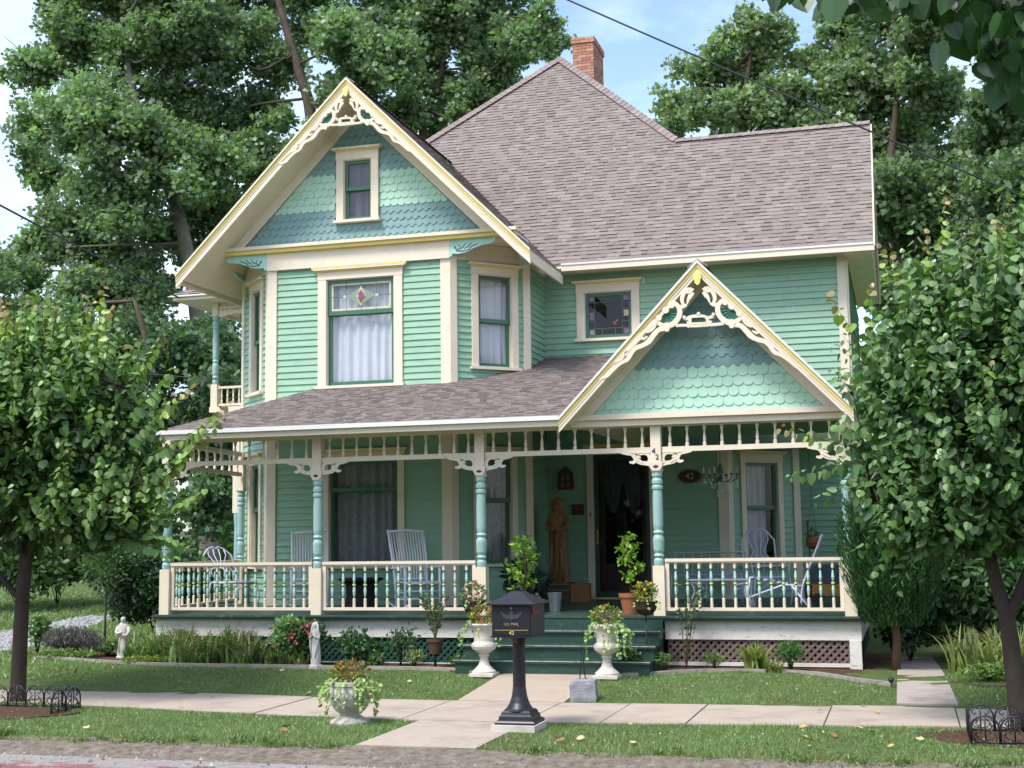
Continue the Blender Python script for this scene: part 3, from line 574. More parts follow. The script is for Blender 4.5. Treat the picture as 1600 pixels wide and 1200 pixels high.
# corner brackets under the big gable
def bracket(F, s=1):
    mb = MB(F); P = [(0, 6.57), (0, 6.30), (-.05, 6.30), (-.07, 6.345), (-.16, 6.335), (-.30, 6.355), (-.42, 6.41), (-.55, 6.45), (-.70, 6.465), (-.78, 6.50), (-.80, 6.57)]
    P = [(x * s, z) for x, z in P]
    if s > 0: P = P[::-1]
    mb.prism(P[::-1], -.025, .025); k = 0
    for pts in (((-.12, 6.43), (-.15, 6.40), (-.20, 6.43), (-.17, 6.49)), ((-.20, 6.41), (-.25, 6.44), (-.29, 6.50)), ((-.27, 6.41), (-.34, 6.45), (-.39, 6.50)), ((-.34, 6.41), (-.42, 6.45), (-.50, 6.48)), ((-.13, 6.385), (-.25, 6.375), (-.38, 6.40))):
        k += 1; mb.ribbon([(x * s, z) for x, z in pts], [.014, .018, .008], -.0265 - k * .0004, -.0252, 1)
    mb.disc(-.115 * s, 6.44, .02, -.029, -.0252, 1, 10)
    return mb.build('eave_bracket', [mat('pale turquoise paint', (.38, .60, .54), .5, .35, .06, 6), m_sash], H)
m_mb = mat('pale turquoise paint', (.38, .60, .54), .5, .35, .06, 6)
bracket(fr(-9.97, 20.25)); bracket(fr(-6.80, 20.25), -1)
bracket(fr(-10.88, 21.22, 0, -90), -1); bracket(fr(-5.80, 21.27, 0, 90), 1)
# ---------------------------------------------------------------- chimney
mb = MB(); cx0, cx1, cy0, cy1 = -6.40, -5.94, 27.5, 28.5; z = 10.8; i = 0; bh, bl, g = .065, .20, .009
mb.box(cx0 + .012, cx1 - .012, cy0 + .012, cy1 - .012, 10.5, 12.42, col=(.36, .30, .25))
BP = [srgb(170, 124, 106), srgb(176, 132, 112), srgb(162, 114, 98), srgb(182, 142, 122), srgb(156, 110, 96)]
while z < 12.46:
    o = .026 if 12.30 < z else 0
    for ax in (0, 1):
        L0 = (cx1 - cx0 if ax == 0 else cy1 - cy0) + 2 * o; u = -(bl / 2 if i % 2 else 0)
        while u < L0 - .005:
            a, b = max(u, 0) + g / 2, min(u + bl, L0) - g / 2
            if b - a > .015:
                c = rnd.choice(BP); c = tuple(v * rnd.uniform(.88, 1.1) for v in c)
                if ax == 0:
                    mb.box(cx0 - o + a, cx0 - o + b, cy0 - o, cy0 + .02, z + g / 2, z + bh - g / 2, col=c); mb.box(cx0 - o + a, cx0 - o + b, cy1 - .02, cy1 + o, z + g / 2, z + bh - g / 2, col=c)
                else:
                    mb.box(cx1 - .02, cx1 + o - .001, cy0 - o + a, cy0 - o + b, z + g / 2, z + bh - g / 2, col=c); mb.box(cx0 - o + .001, cx0 + .02, cy0 - o + a, cy0 - o + b, z + g / 2, z + bh - g / 2, col=c)
            u += bl
    z += bh; i += 1
mb.build('chimney', m_brick, ro)
mb = MB(); m_fl = mat('lead flashing', (.10, .10, .12), .5, .5, .2, 8)
mb.bar((cx1 + .03, cy0 - .03, 11.33), (cx1 + .03, cy1, 11.33), .03, .16); mb.bar((cx0 - .01, cy0 - .03, 11.80), (cx1 + .03, cy0 - .03, 11.36), .03, .16); mb.build('flashing', m_fl, ro)

# ---------------------------------------------------------------- porch: floor, skirt, lattice, steps
mb = MB()
dk = [(-10.42, 17.55), (-.57, 17.55), (-.57, 24.0), (-11.05, 24.0), (-11.05, 21.3)]
n = len(dk)
for j in range(66):       # floor boards run front to back
    xa = -11.05 + j * .16; xb = xa + .157
    pc = clip_convex([(xa, 17.55), (xb, 17.55), (xb, 24), (xa, 24)], dk)
    if len(pc) > 2: m_ = len(pc); mb.add([(p[0], p[1], DZ) for p in pc] + [(p[0], p[1], DZ - .028) for p in pc], [tuple(range(m_)), tuple(range(m_, 2 * m_))[::-1]] + [((i + 1) % m_, i, m_ + i, m_ + (i + 1) % m_) for i in range(m_)])
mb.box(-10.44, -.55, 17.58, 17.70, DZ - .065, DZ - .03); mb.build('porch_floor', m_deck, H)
mb = MB()
mb.box(-10.42, -5.48, 17.66, 17.70, .50, .735); mb.box(-3.03, -.57, 17.66, 17.70, .50, .735); mb.box(-.60, -.57, 17.70, 23.4, .48, .735)
mb.box(-.72, -.575, 17.64, 17.72, .12, .50); mb.box(-3.03, -.57, 17.66, 17.72, .17, .215); mb.box(-7.9, -5.48, 17.66, 17.72, .12, .165)
mb.add([(-10.42, 17.7, .50), (-10.42, 17.7, .735), (-11.05, 21.3, .735), (-11.05, 21.3, .50)], [(0, 1, 2, 3)])
mb.build('porch_skirt', m_wcream, H)
def lattice(x0, x1, z0, z1, y, m, pitch=.085):
    mb = MB(fr(0, y)); box = [(x0, z0), (x1, z0), (x1, z1), (x0, z1)]
    for s in (1, -1):
        c = -3.0
        while c < (x1 - x0) + 3:
            w = .036 / 2 * q2; xa = x0 + c
            pl = [(xa - w, z0), (xa + w, z0), (xa + w + s * (z1 - z0), z1), (xa - w + s * (z1 - z0), z1)]; pl = clip_convex(pl, box)
            if len(pl) > 2: mb.prism(pl, -.004 if s > 0 else .004, .003 if s > 0 else .010)
            c += pitch * q2 * .8
    return mb.build('lattice', m, H)
lattice(-3.0, -.72, .215, .50, 17.69, m_lat); lattice(-7.9, -5.5, .165, .50, 17.69, m_latg); lattice(-10.4, -7.9, .10, .50, 17.69, m_latg)
mb = MB(); mb.box(-10.3, -.62, 17.85, 17.9, -.1, .74); mb.box(-.66, -.62, 17.9, 23, -.1, .74); mb.build('crawlspace_dark', m_dark, H)  # black panels behind the lattice stand in for shade under the floor
mb = MB(); rz = (DZ - .13) / 4; st = MB()
for i in range(3):
    z = DZ - rz * (i + 1); y1 = 17.58 - .30 * i; y0 = y1 - .30; xo = .03 * i
    mb.box(-5.52 - xo, -3.02 - xo * .5, y0 - .03, y1, z - .035, z); mb.box(-5.50 - xo, -3.04 - xo * .5, y0, y0 + .02, .06, z - .036)
    mb.box(-5.50 - xo, -5.47 - xo, y0 + .02, y1, .06, z - .036); mb.box(-3.07 - xo, -3.04 - xo * .5, y0 + .02, y1, .06, z - .036)
    mb.box(-5.52 - xo, -3.02 - xo * .5, y0 - .036, y0 - .0305, z - .012, z - .001, 1)
mb.box(-5.47, -3.04, 17.56, 17.575, DZ - rz, DZ - .04)
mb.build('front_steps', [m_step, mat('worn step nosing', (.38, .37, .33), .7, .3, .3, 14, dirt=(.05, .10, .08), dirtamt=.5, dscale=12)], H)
# ---------------------------------------------------------------- posts, frieze of spindles, railings
YP = 17.70
def post(x, y, z0, z1, w=.15, top=2.69, bot=1.44, mats=None, num=False, name='porch_post'):
    mb = MB(); h = w / 2
    mb.box(x - h, x + h, y - h, y + h, z0, bot); mb.box(x - h + .008, x + h - .008, y - h + .008, y + h - .008, top, z1)
    for i in range(1): mb.lathe([(.09, top - .0), (.072, top - .03)][::-1], (x, y, 0), 12, 0)
    r = w * .44; pr = [(r * .95, bot), (r * 1.05, bot + .03), (r * 1.05, bot + .07), (r * .8, bot + .10), (r * 1.08, bot + .13), (r * .82, bot + .16), (r * 1.05, bot + .20), (r * 1.15, bot + .33), (r * 1.1, bot + .36), (r * .85, bot + .40), (r * 1.1, bot + .43), (r * .85, bot + .46), (r * 1.0, bot + .52), (r * 1.02, bot + .80), (r * .98, top - .33), (r * .92, top - .27), (r * 1.12, top - .25), (r * 1.12, top - .22), (r * .9, top - .20), (r * 1.1, top - .18), (r * 1.1, top - .14), (r * .85, top - .11), (r * 1.08, top - .08), (r, top)]
    mb.lathe(pr, (x, y, 0), 18, 1); o = mb.build(name, mats or [m_cream, m_turq], H); return o
def post_bracket(x, y, s, par, z=2.925):
    mb = MB(); q = .00091; T = lambda a, b: (x + s * (.075 + (a - 705) * q), z - (b - 445) * q); k = 0
    for pts, wd in ((((705, 625), (770, 610), (850, 600), (915, 565), (935, 520), (975, 475), (1060, 462), (1135, 455)), [.05, .045, .04, .04, .045, .04, .03, .012]),
                    (((715, 600), (718, 540), (735, 490), (780, 462), (840, 462), (870, 480)), [.04, .035, .04, .04, .04, .03]), (((880, 470), (925, 480), (895, 505), (850, 530)), [.03, .035, .035, .012]),
                    (((925, 560), (960, 592), (1015, 585)), [.04, .035, .02]), (((705, 610), (740, 560)), [.05, .03]), (((705, 452), (1000, 452)), [.02, .02]), (((820, 600), (880, 560), (930, 540)), [.02, .03, .03])):
        k += 1; mb.ribbon([T(*p) for p in pts], wd, y - .0012 * k, y + .03)
    return mb.build('bracket', m_cream, par)
posts = {}
for x in (-10.28, -7.91, -5.51, -3.09, -.68):
    p = post(x, YP, DZ, 3.30); posts[x] = p
    for s in (-1, 1):
        if (x > -10 or s > 0) and (x < -1 or s < 0): post_bracket(x, YP - .03, s, p)
    if -10 < x < -1:
        mb = MB(); mb.prism([(x - .085, 2.79), (x - .08, 2.72), (x - .045, 2.675), (x + .045, 2.675), (x + .08, 2.72), (x + .085, 2.79)], YP - .085, YP - .07)
        for j in range(5): a = R(200 + 35 * j); mb.ribbon([(x, 2.715), (x + .04 * math.cos(R(20 + 35 * j)), 2.715 + .035 * math.sin(R(20 + 35 * j)))], .012, YP - .089 - j * .0003, YP - .0855, 1)
        mb.build('shield', [m_cream, m_iron], p)
def text_mesh(name, body, size, M, m, par, font_scale=1.0, ext=.004):
    cu = bpy.data.curves.new('t', 'FONT'); cu.body = body; cu.size = size; cu.align_x = 'CENTER'; cu.align_y = 'CENTER'; cu.extrude = ext
    o = bpy.data.objects.new('t', cu); COL.objects.link(o); bpy.context.view_layer.update(); me = bpy.data.meshes.new_from_object(o.evaluated_get(bpy.context.evaluated_depsgraph_get()))
    bpy.data.objects.remove(o); Q = M @ Matrix.Rotation(R(90), 4, 'X'); o0 = ORG[par.name] if par else Vector((0, 0, 0)); Q = Matrix.Translation(-o0) @ Q
    me.transform(Q); me.materials.clear(); me.materials.append(m); ob = bpy.data.objects.new(name, me); COL.objects.link(ob); ob.parent = par; return ob
p3 = posts[-3.09]; text_mesh('house_number', '4', .10, Matrix.Translation((-3.115, YP - .071, 2.93)), m_iron, p3); text_mesh('house_number', '2', .10, Matrix.Translation((-3.07, YP - .071, 2.85)), m_iron, p3)
SP = [(.026, 0), (.026, .045), (.016, .06), (.020, .075), (.022, .095), (.018, .13), (.012, .165), (.011, .19), (.014, .205), (.021, .215), (.017, .23), (.026, .24), (.026, .275)]
def frieze(a, b, n, z0=2.92, z1=3.26, par=H, skip=()):
    a, b = Vector((*a, 0)), Vector((*b, 0)); mb = MB(); mb.bar(a + Vector((0, 0, z0 + .033)), b + Vector((0, 0, z0 + .033)), .06, .066); mb.bar(a + Vector((0, 0, z1 + .03)), b + Vector((0, 0, z1 + .03)), .07, .07)
    o = mb.build('spindle_frieze', m_cream, par); proto = None
    for i in range(n):
        p = a.lerp(b, (i + .5) / n)
        if proto is None:
            m = MB(); m.lathe(SP, (0, 0, 0), 8); proto = m.build('spindle', m_cream, o, ); pass
            proto.data.transform(Matrix.Translation(ORG[o.name])); proto.location = Vector((p.x, p.y, z0 + .066 - .005)) - ORG[o.name]; proto.scale.z = (z1 - z0 - .066 + .01) / .275
        else:
            c = proto.copy(); COL.objects.link(c); c.location = Vector((p.x, p.y, z0 + .066 - .005)) - ORG[o.name]
    return o
for a, b, n in ((-10.28, -7.91, 10), (-7.91, -5.51, 11), (-5.51, -3.09, 10), (-3.09, -.68, 10)): frieze((a + .07, YP), (b - .07, YP), n)
frieze((-10.32, YP + .08), (-10.72, 20.8), 9)
BAL = [(.020, 0), (.020, .13), (.008, .145), (.016, .155), (.011, .17), (.017, .20), (.022, .25), (.014, .31), (.020, .325), (.024, .335), (.024, .352), (.018, .362), (.014, .38), (.021, .42), (.015, .48), (.010, .515), (.016, .525), (.008, .535), (.020, .55), (.020, .635)]
BM = [0, 0, 3, 3, 1, 1, 1, 3, 2, 2, 3, 3, 1, 1, 1, 3, 3, 0, 0]
bal_mats = [m_cream, mat('pale turquoise paint', (.40, .68, .60)), mat('bright yellow paint', (.75, .68, .18)), m_sash]
def rail(a, b, n, z0=.885, z1=1.50, base=0):
    a, b = Vector((*a, 0)), Vector((*b, 0)); mb = MB(); z = Vector((0, 0, 1)); mb.bar(a + z * (z0 - .005), b + z * (z0 - .005), .06, .04); mb.bar(a + z * (z1 + .01), b + z * (z1 + .01), .08, .04); mb.bar(a + z * (z1 - .02), b + z * (z1 - .02), .045, .02)
    d = (b - a).normalized()
    for q in (a, b - d * .05): mb.bar(q + d * .025 + z * z0, q + d * .025 + z * z1, .05)
    o = mb.build('railing', m_cream, H); proto = None
    for i in range(n):
        p = (a + d * .04).lerp(b - d * .04, (i + .6) / (n + .2))
        if proto is None:
            m = MB(); m.lathe(BAL, (0, 0, 0), 8, mats=BM); proto = m.build('baluster', bal_mats, o); proto.data.transform(Matrix.Translation(ORG[o.name])); proto.location = Vector((p.x, p.y, z0 + .01)) - ORG[o.name]; proto.scale.z = (z1 - z0 - .03) / .635
        else: c = proto.copy(); COL.objects.link(c); c.location = Vector((p.x, p.y, z0 + .01)) - ORG[o.name]
    return o
rail((-10.20, YP), (-7.99, YP), 14); rail((-7.83, YP), (-5.59, YP), 13); rail((-3.01, YP), (-.76, YP), 14)
rail((-10.33, YP + .08), (-10.72, 20.75), 13)
rail((-.66, YP + .1), (-.66, 23.3), 18)
post(-10.75, 20.9, DZ, 3.30, .14)
# side balcony with its little roof, left of the bay
mb = MB(); mb.box(-12.2, -10.95, 22.42, 25.5, 4.20, 4.30); mb.build('balcony_floor', m_cream, H); mb = MB(); mb.box(-12.3, -10.95, 22.35, 25.5, 6.26, 6.34); mb.box(-12.72, -10.98, 22.02, 22.05, 6.25, 6.33); mb.box(-12.75, -12.72, 22.02, 25.9, 6.25, 6.33); mb.box(-12.72, -10.95, 22.05, 25.9, 6.25, 6.27); mb.build('balcony_eaves', m_cream, H)
mb = MB(); plane(mb, [(-12.78, 21.98, 6.34), (-10.9, 21.98, 6.34), (-10.9, 23.5, 7.3), (-11.3, 23.5, 7.3)]); plane(mb, [(-12.78, 26, 6.34), (-12.78, 21.98, 6.34), (-11.3, 23.5, 7.3), (-11.3, 25, 7.3)]); mb.build('balcony_roof', m_roof, H)
mb = MB(); mb.box(-12.78, -11.0, 21.97, 22.0, 6.31, 6.338); mb.build('fascia', m_white, H)
bp = post(-12.12, 22.5, 4.25, 6.26, .13, 6.02, 4.72, name='balcony_post'); post_bracket(-12.12, 22.47, 1, bp, 6.16)
frieze((-12.05, 22.5), (-11.0, 22.5), 5, 6.03, 6.24); frieze((-12.12, 22.56), (-12.12, 25.4), 8, 6.03, 6.24)
def small_rail(a, b, n, z0, z1):
    mb = MB(); a, b = Vector((*a, 0)), Vector((*b, 0)); z = Vector((0, 0, 1)); mb.bar(a + z * z0, b + z * z0, .05, .04); mb.bar(a + z * z1, b + z * z1, .07, .04); o = mb.build('railing', m_cream, H)
    for i in range(n):
        p = a.lerp(b, (i + .5) / n); m = MB(); m.lathe([(.014, z0), (.02, z0 + .08), (.012, z0 + .12), (.02, (z0 + z1) / 2), (.012, z1 - .1), (.018, z1)], (p.x, p.y, 0), 6); m.build('baluster', m_cream, o)
small_rail((-12.05, 22.5), (-10.98, 22.5), 9, 4.34, 4.66)
mb = MB(); mb.box(-11.75, -11.62, 22.5, 22.63, 2.35, 4.2); mb.lathe([(.05, .8), (.06, .9), (.045, 1.0), (.06, 1.4), (.05, 2.1), (.065, 2.3), (.06, 2.35)], (-11.685, 22.565, 0), 12, 1); mb.build('porch_post', [m_cream, m_turq], H)
mb = MB(); mb.box(-12.3, -10.95, 22.4, 26, .72, .80); mb.build('porch_floor', m_deck, H)

# ------------------------------------------------------------------ the ground
def gz(x, y):
    z = 0.0
    if y > 14.9: z = min((y - 14.9) * .068, .14)
    if y < 11.5: z = -.11 * min(1, max(0, (11.50 - y) / .16))
    return z
xs = sorted(set([-900, -400, -150, -70] + [round(-40 + i * 1.0, 2) for i in range(27)] + [round(-13 + i * .25, 2) for i in range(68)] + [4 + i * 2 for i in range(1, 16)] + [70, 150, 400, 900]))
ys = sorted(set([-60, -10, 4, 8] + [round(9 + i * .1, 2) for i in range(23)] + [11.3 + i * .04 for i in range(8)] + [round(11.6 + i * .1, 2) for i in range(64)] + [18 + i for i in range(1, 20)] + [40, 50, 70, 110, 200, 500, 1500]))
rs = random.Random(3)
V = [(x, y, gz(x, y) + (rs.uniform(-.008, .008) if 10 < y < 18 else 0)) for y in ys for x in xs]; nx = len(xs)
F = [(j * nx + i, j * nx + i + 1, (j + 1) * nx + i + 1, (j + 1) * nx + i) for j in range(len(ys) - 1) for i in range(nx - 1)]
m_soil = mat('lawn soil and thatch', (.08, .115, .04), .95, .1, .35, 9, .6, 70, dirt=(.10, .085, .045), dirtamt=.35, dscale=1.6)
g = mesh_np('ground', V, F, m_soil); struct(g)
def sheet(name, pts, m, lift=.004, top=None, step=None):
    """a flat paved sheet with a real edge; pts counter-clockwise from above"""
    mb = MB(); n = len(pts); T = [(x, y, gz(x, y) + lift) for x, y in pts] + [(x, y, gz(x, y) - .14) for x, y in pts]
    mb.add(T, [tuple(range(n)), tuple(range(n, 2 * n))[::-1]] + [((i + 1) % n, i, n + i, n + (i + 1) % n) for i in range(n)]); o = mb.build(name, m); return struct(o)
m_conc = mat('sidewalk concrete', (.39, .325, .265), .85, .2, .07, 2.5, .25, 150, dirt=(.27, .225, .19), dirtamt=.5, dscale=1.7)
m_conc2 = mat('older path concrete', (.36, .31, .27), .9, .2, .10, 3, .25, 120, dirt=(.22, .19, .16), dirtamt=.45, dscale=1.8)
m_joint = mat('dark joint soil', (.06, .045, .035), .95, .1, .2, 8)
far = [(-26, 18.0), (-13, 16.0), (-10, 15.42), (-8.3, 15.08), (-6.43, 14.87), (-3.43, 14.85), (-1.49, 15.0), (.49, 15.2), (4, 15.7), (14, 17)]
near = [(-26, 16.2), (-13, 14.3), (-10, 13.85), (-8.86, 13.70), (-6.4, 13.32), (-4.95, 13.20), (-3.3, 13.26), (-1.49, 13.42), (.42, 13.64), (4, 14.1), (14, 15.4)]
def yy(line, x):
    for (a, b), (c, d) in zip(line, line[1:]):
        if a <= x <= c: return b + (d - b) * (x - a) / (c - a)
    return line[-1][1]
xs_ = sorted(set([p[0] for p in far] + [p[0] for p in near] + [-11.5, -7.35, -2.2, -1.0, 2]))
mb = MB()
J = [-26, -19, -15, -12.9, -11.3, -9.78, -8.28, -6.72, -5.0, -3.72, -2.95, -2.12, -.82, .42, 1.9, 3.4, 5, 14]
for a, b in zip(J, J[1:]):          # slabs with open joints between them
    sub = [a + .008] + [x for x in xs_ if a + .1 < x < b - .1] + [b - .008]; P = [(x, yy(near, x)) for x in sub] + [(x, yy(far, x)) for x in sub][::-1]; n = len(P); dz = rs.uniform(.006, .014)
    mb.add([(x, y, dz) for x, y in P] + [(x, y, -.1) for x, y in P], [tuple(range(n)), tuple(range(n, 2 * n))[::-1]] + [((i + 1) % n, i, n + i, n + (i + 1) % n) for i in range(n)])
struct(mb.build('sidewalk', m_conc))
sheet('front_walk', [(-4.93, 14.875), (-3.70, 14.875), (-3.68, 16.72), (-4.95, 16.78)], mat('front walk concrete', (.39, .315, .255), .85, .2, .07, 2.5, .25, 150, dirt=(.32, .26, .21), dirtamt=.35, dscale=1.5), .012)
mb = MB(); mb.box(-4.78, -3.66, 11.52, 13.19, -.16, .008); struct(mb.build('curb_slab', m_conc))
mb = MB()
for y0, y1 in ((15.2, 16.0), (16.01, 17.3), (17.31, 19.5)): 
    P = [(-.16 - .0 * y0, y0), (.46 - (y0 - 15.2) * .04, y0), (.46 - (y1 - 15.2) * .04, y1), (-.16, y1)]; mb.add([(x, y, gz(x, y) + .012) for x, y in P] + [(x, y, gz(x, y) - .1) for x, y in P], [(0, 1, 2, 3), (1, 0, 4, 5), (2, 1, 5, 6), (3, 2, 6, 7), (0, 3, 7, 4)])
struct(mb.build('side_path', m_conc2))
# street edge: gravel shoulder and brick paving
m_grav = mat('grey gravel', (.28, .26, .25), .95, .15, .5, 60, 1.0, 90, dirt=(.16, .13, .11), dirtamt=.45, dscale=14)
m_dirt = mat('bare dirt edge', (.15, .125, .10), .95, .1, .5, 16, 1.0, 50, dirt=(.26, .235, .21), dirtamt=.45, dscale=9)
sheet('dirt_edge', [(-30, 10.7), (30, 10.9), (30, 11.75), (5, 11.50), (1.5, 11.52), (.2, 11.5), (-1.2, 11.47), (-2.4, 11.50), (-3.5, 11.49), (-4.9, 11.50), (-6, 11.46), (-7.4, 11.50), (-9, 11.46), (-12, 11.5), (-30, 12)], m_dirt, .006)
sheet('gravel_shoulder', [(-30, 9.8), (30, 9.8), (30, 11.36), (3, 11.34), (1, 11.40), (-.5, 11.33), (-1.6, 11.37), (-3, 11.40), (-4.2, 11.36), (-5, 11.39), (-5.8, 11.33), (-7, 11.39), (-9, 11.36), (-30, 11.38)], m_grav, .012)
mb = MB(); m_street = mat('street brick', (1, 1, 1), .9, .2, .2, 25, .4, 80, attr=True)
y = 8.2; i = 0
while y < 11.3:
    x = -13 - (.1 if i % 2 else 0)
    while x < -3.0:
        if y < 11.02 - .155 * (x + 7.2) + .03 * math.sin(x * 3) + .02 * math.sin(x * 11):
            c = rnd.choice((srgb(138, 96, 94), srgb(128, 88, 88), srgb(144, 106, 102), srgb(120, 90, 90), srgb(140, 118, 114))); q = rnd.uniform(.8, 1.15)
            z = -.088 + rnd.uniform(0, .006); mb.add([(x + .004, y + .004, z), (x + .196, y + .004, z), (x + .196, y + .092, z), (x + .004, y + .092, z), (x + .004, y + .004, z - .03), (x + .196, y + .004, z - .03)], [(0, 1, 2, 3), (4, 5, 1, 0)], col=tuple(v * q for v in c))
        x += .2
    y += .096; i += 1
struct(mb.build('brick_street', m_street))
# scattered pebbles on the shoulder
rs2 = np.random.RandomState(5); n = 26000; px_ = rs2.uniform(-10.5, 2.5, n); py_ = 11.42 - np.abs(rs2.normal(0, .33, n)); sz = rs2.gamma(1.8, .0052, n) + .003
T = np.array([[1, 0, 0], [0, 1, 0], [-1, 0, 0], [0, -1, 0], [0, 0, .9]]); ang = rs2.uniform(0, 6.3, n); ca, sa_ = np.cos(ang), np.sin(ang)
Vx = T[None, :, 0] * ca[:, None] - T[None, :, 1] * sa_[:, None] * .7; Vy = T[None, :, 0] * sa_[:, None] + T[None, :, 1] * ca[:, None] * .7
zz = np.array([gz(0, v) for v in py_]) + .014; V = np.stack([px_[:, None] + Vx * sz[:, None], py_[:, None] + Vy * sz[:, None], zz[:, None] + T[None, :, 2] * sz[:, None]], -1).reshape(-1, 3)
F = (np.array([[0, 1, 4], [1, 2, 4], [2, 3, 4], [3, 0, 4]])[None] + np.arange(n)[:, None, None] * 5).reshape(-1, 3); gr = rs2.uniform(.06, .40, n); col = np.repeat(np.stack([gr * 1.03, gr * .97, gr * .93], 1), 4, 0)
o = mesh_np('loose_gravel', V, F, mat('loose stones', (1, 1, 1), .9, .2, .2, 20, attr=True), col=col); o['kind'] = 'stuff'
# driveway at the left, with its gravel
DRV = [(-26, 17.0), (-13.94, 18.9), (-14.2, 20.6), (-15.8, 24.0), (-17.9, 28.6), (-18.7, 28.6), (-17.5, 24.9), (-17.0, 22.9), (-26, 20.2)]
sheet('gravel_driveway', DRV, mat('driveway gravel', (.40, .39, .40), .95, .1, .4, 25, .8, 60, dirt=(.25, .22, .2), dirtamt=.3, dscale=6), .006)
q_ = np.random.RandomState(15); n = 16000; X_ = q_.uniform(-19, -13.5, n); Y_ = q_.uniform(18, 28.5, n); ok_ = np.zeros(n, bool)
for i in range(len(DRV)):
    (x1, y1), (x2, y2) = DRV[i], DRV[(i + 1) % len(DRV)]; ok_ ^= ((y1 > Y_) != (y2 > Y_)) & (X_ < (x2 - x1) * (Y_ - y1) / (y2 - y1 + 1e-12) + x1)
X_, Y_ = X_[ok_], Y_[ok_]; n = len(X_); sz = q_.gamma(2.5, .008, n) + .008; V = np.stack([X_[:, None] + T[None, :, 0] * sz[:, None], Y_[:, None] + T[None, :, 1] * sz[:, None], .142 + T[None, :, 2] * sz[:, None] + 0 * X_[:, None]], -1).reshape(-1, 3)
F = (np.array([[0, 1, 4], [1, 2, 4], [2, 3, 4], [3, 0, 4]])[None] + np.arange(n)[:, None, None] * 5).reshape(-1, 3); gr = q_.uniform(.12, .34, n); o = mesh_np('driveway_stones', V, F, MATS['loose stones'], col=np.repeat(np.stack([gr, gr, gr * 1.03], 1), 4, 0)); o['kind'] = 'stuff'
# planting beds
m_mulch = mat('bark mulch', (.075, .045, .03), .95, .1, .5, 40, 1, 60, dirt=(.16, .10, .07), dirtamt=.4, dscale=18)
bedL = [(-13.2, 18.35), (-11.5, 17.45), (-10, 17.0), (-8.3, 16.95), (-6.8, 16.92), (-5.75, 16.9), (-5.45, 16.68), (-4.98, 16.6), (-4.98, 17.5), (-5.5, 17.95), (-10.4, 17.95), (-11.2, 20.5), (-11.2, 22), (-12.4, 22), (-12.9, 19.6)]
bedR = [(-3.62, 16.66), (-3.1, 16.75), (-2.4, 17.1), (-1.6, 17.15), (-1.1, 16.95), (-.6, 16.55), (-.2, 16.3), (-.2, 20), (-.6, 20), (-.6, 17.9), (-3.1, 17.9), (-3.1, 17.2)]
sheet('mulch_bed', bedL, m_mulch, .014); sheet('mulch_bed', bedR, m_mulch, .014)
sheet('mulch_bed', [(.44, 16.6), (.8, 16.3), (6, 17), (8, 24), (.36, 24)], m_mulch, .010)
m_stone = mat('edging stone', (.30, .27, .24), .9, .2, .2, 9, .5, 60, dirt=(.16, .15, .12), dirtamt=.4, dscale=6)
def edging(line, label):
    mb = MB()
    P = catmull(line, 6)
    for a, b in zip(P, P[1:]):
        za, zb = gz(*a), gz(*b); mb.bar((*a, za + .008), (*b, zb + .008), .055, .07)
    o = mb.build('bed_edging', m_stone); tag(o, label, 'garden edging')
edging([(-12.6, 18.0), (-11.5, 17.45), (-10, 17.0), (-8.3, 16.95), (-6.8, 16.92), (-5.75, 16.9), (-5.3, 16.66)], 'low concrete edging along the iris bed left of the steps')
edging([(-3.4, 16.66), (-3.1, 16.75), (-2.4, 17.1), (-1.6, 17.15), (-1.1, 16.95), (-.6, 16.55), (-.2, 16.3)], 'low curved edging of the mulch bed right of the steps')
# mulch rings round the street trees
def ring(cx, cy_, rx, ry): return sheet('mulch_ring', [(cx + rx * (1 + .08 * math.sin(5 * t)) * math.cos(t), cy_ + ry * (1 + .08 * math.cos(4 * t)) * math.sin(t)) for t in [2 * math.pi * i / 22 for i in range(22)]], m_mulch, .012)
ring(-10.05, 12.95, 1.35, .62); ring(1.0, 13.0, .95, .55)

# ------------------------------------------------------------------ street side objects
m_met = mat('black cast iron paint', (.009, .009, .014), .42, .5, .15, 7, .08, 60)
m_gold = mat('gold lettering', (.62, .50, .16), .5, .5)
mx_, my_ = -3.62, 12.80
t = thing('pedestal_mailbox', 'black pedestal mailbox with a pagoda roof, red flag and gold 42, beside the front walk', 'mailbox', (mx_, my_, 0))
mb = MB(fr(mx_, my_)); mb.box(-.215, .215, -.26, .19, -.05, .062); mb.build('concrete_base', mat('pale concrete block', (.50, .46, .42), .85, .2, .06, 4, .2, 80, dirt=(.33, .28, .24), dirtamt=.3), t)
mb = MB(fr(mx_, my_)); mb.smooth = True
def sq(mb, prof, m=0, cx=0, cy_=0):   # square section lofted through (half width, z)
    vs = []
    for w_, z in prof: vs += [(cx - w_, cy_ - w_, z), (cx + w_, cy_ - w_, z), (cx + w_, cy_ + w_, z), (cx - w_, cy_ + w_, z)]
    s0 = mb.smooth; mb.smooth = False; mb.add(vs, [(i * 4 + k, i * 4 + (k + 1) % 4, i * 4 + 4 + (k + 1) % 4, i * 4 + 4 + k) for i in range(len(prof) - 1) for k in range(4)] + [(3, 2, 1, 0), tuple(len(vs) - 4 + k for k in range(4))], m); mb.smooth = s0
sq(mb, [(.195, .062), (.195, .08), (.185, .095), (.165, .10), (.16, .135), (.145, .15), (.14, .17), (.125, .185)])
mb.lathe([(.15, .18), (.125, .20), (.095, .25), (.075, .31), (.062, .40), (.060, .70), (.060, .78), (.066, .81), (.085, .84), (.10, .86), (.115, .885)], (0, 0, 0), 16); mb.build('pedestal', m_met, t)
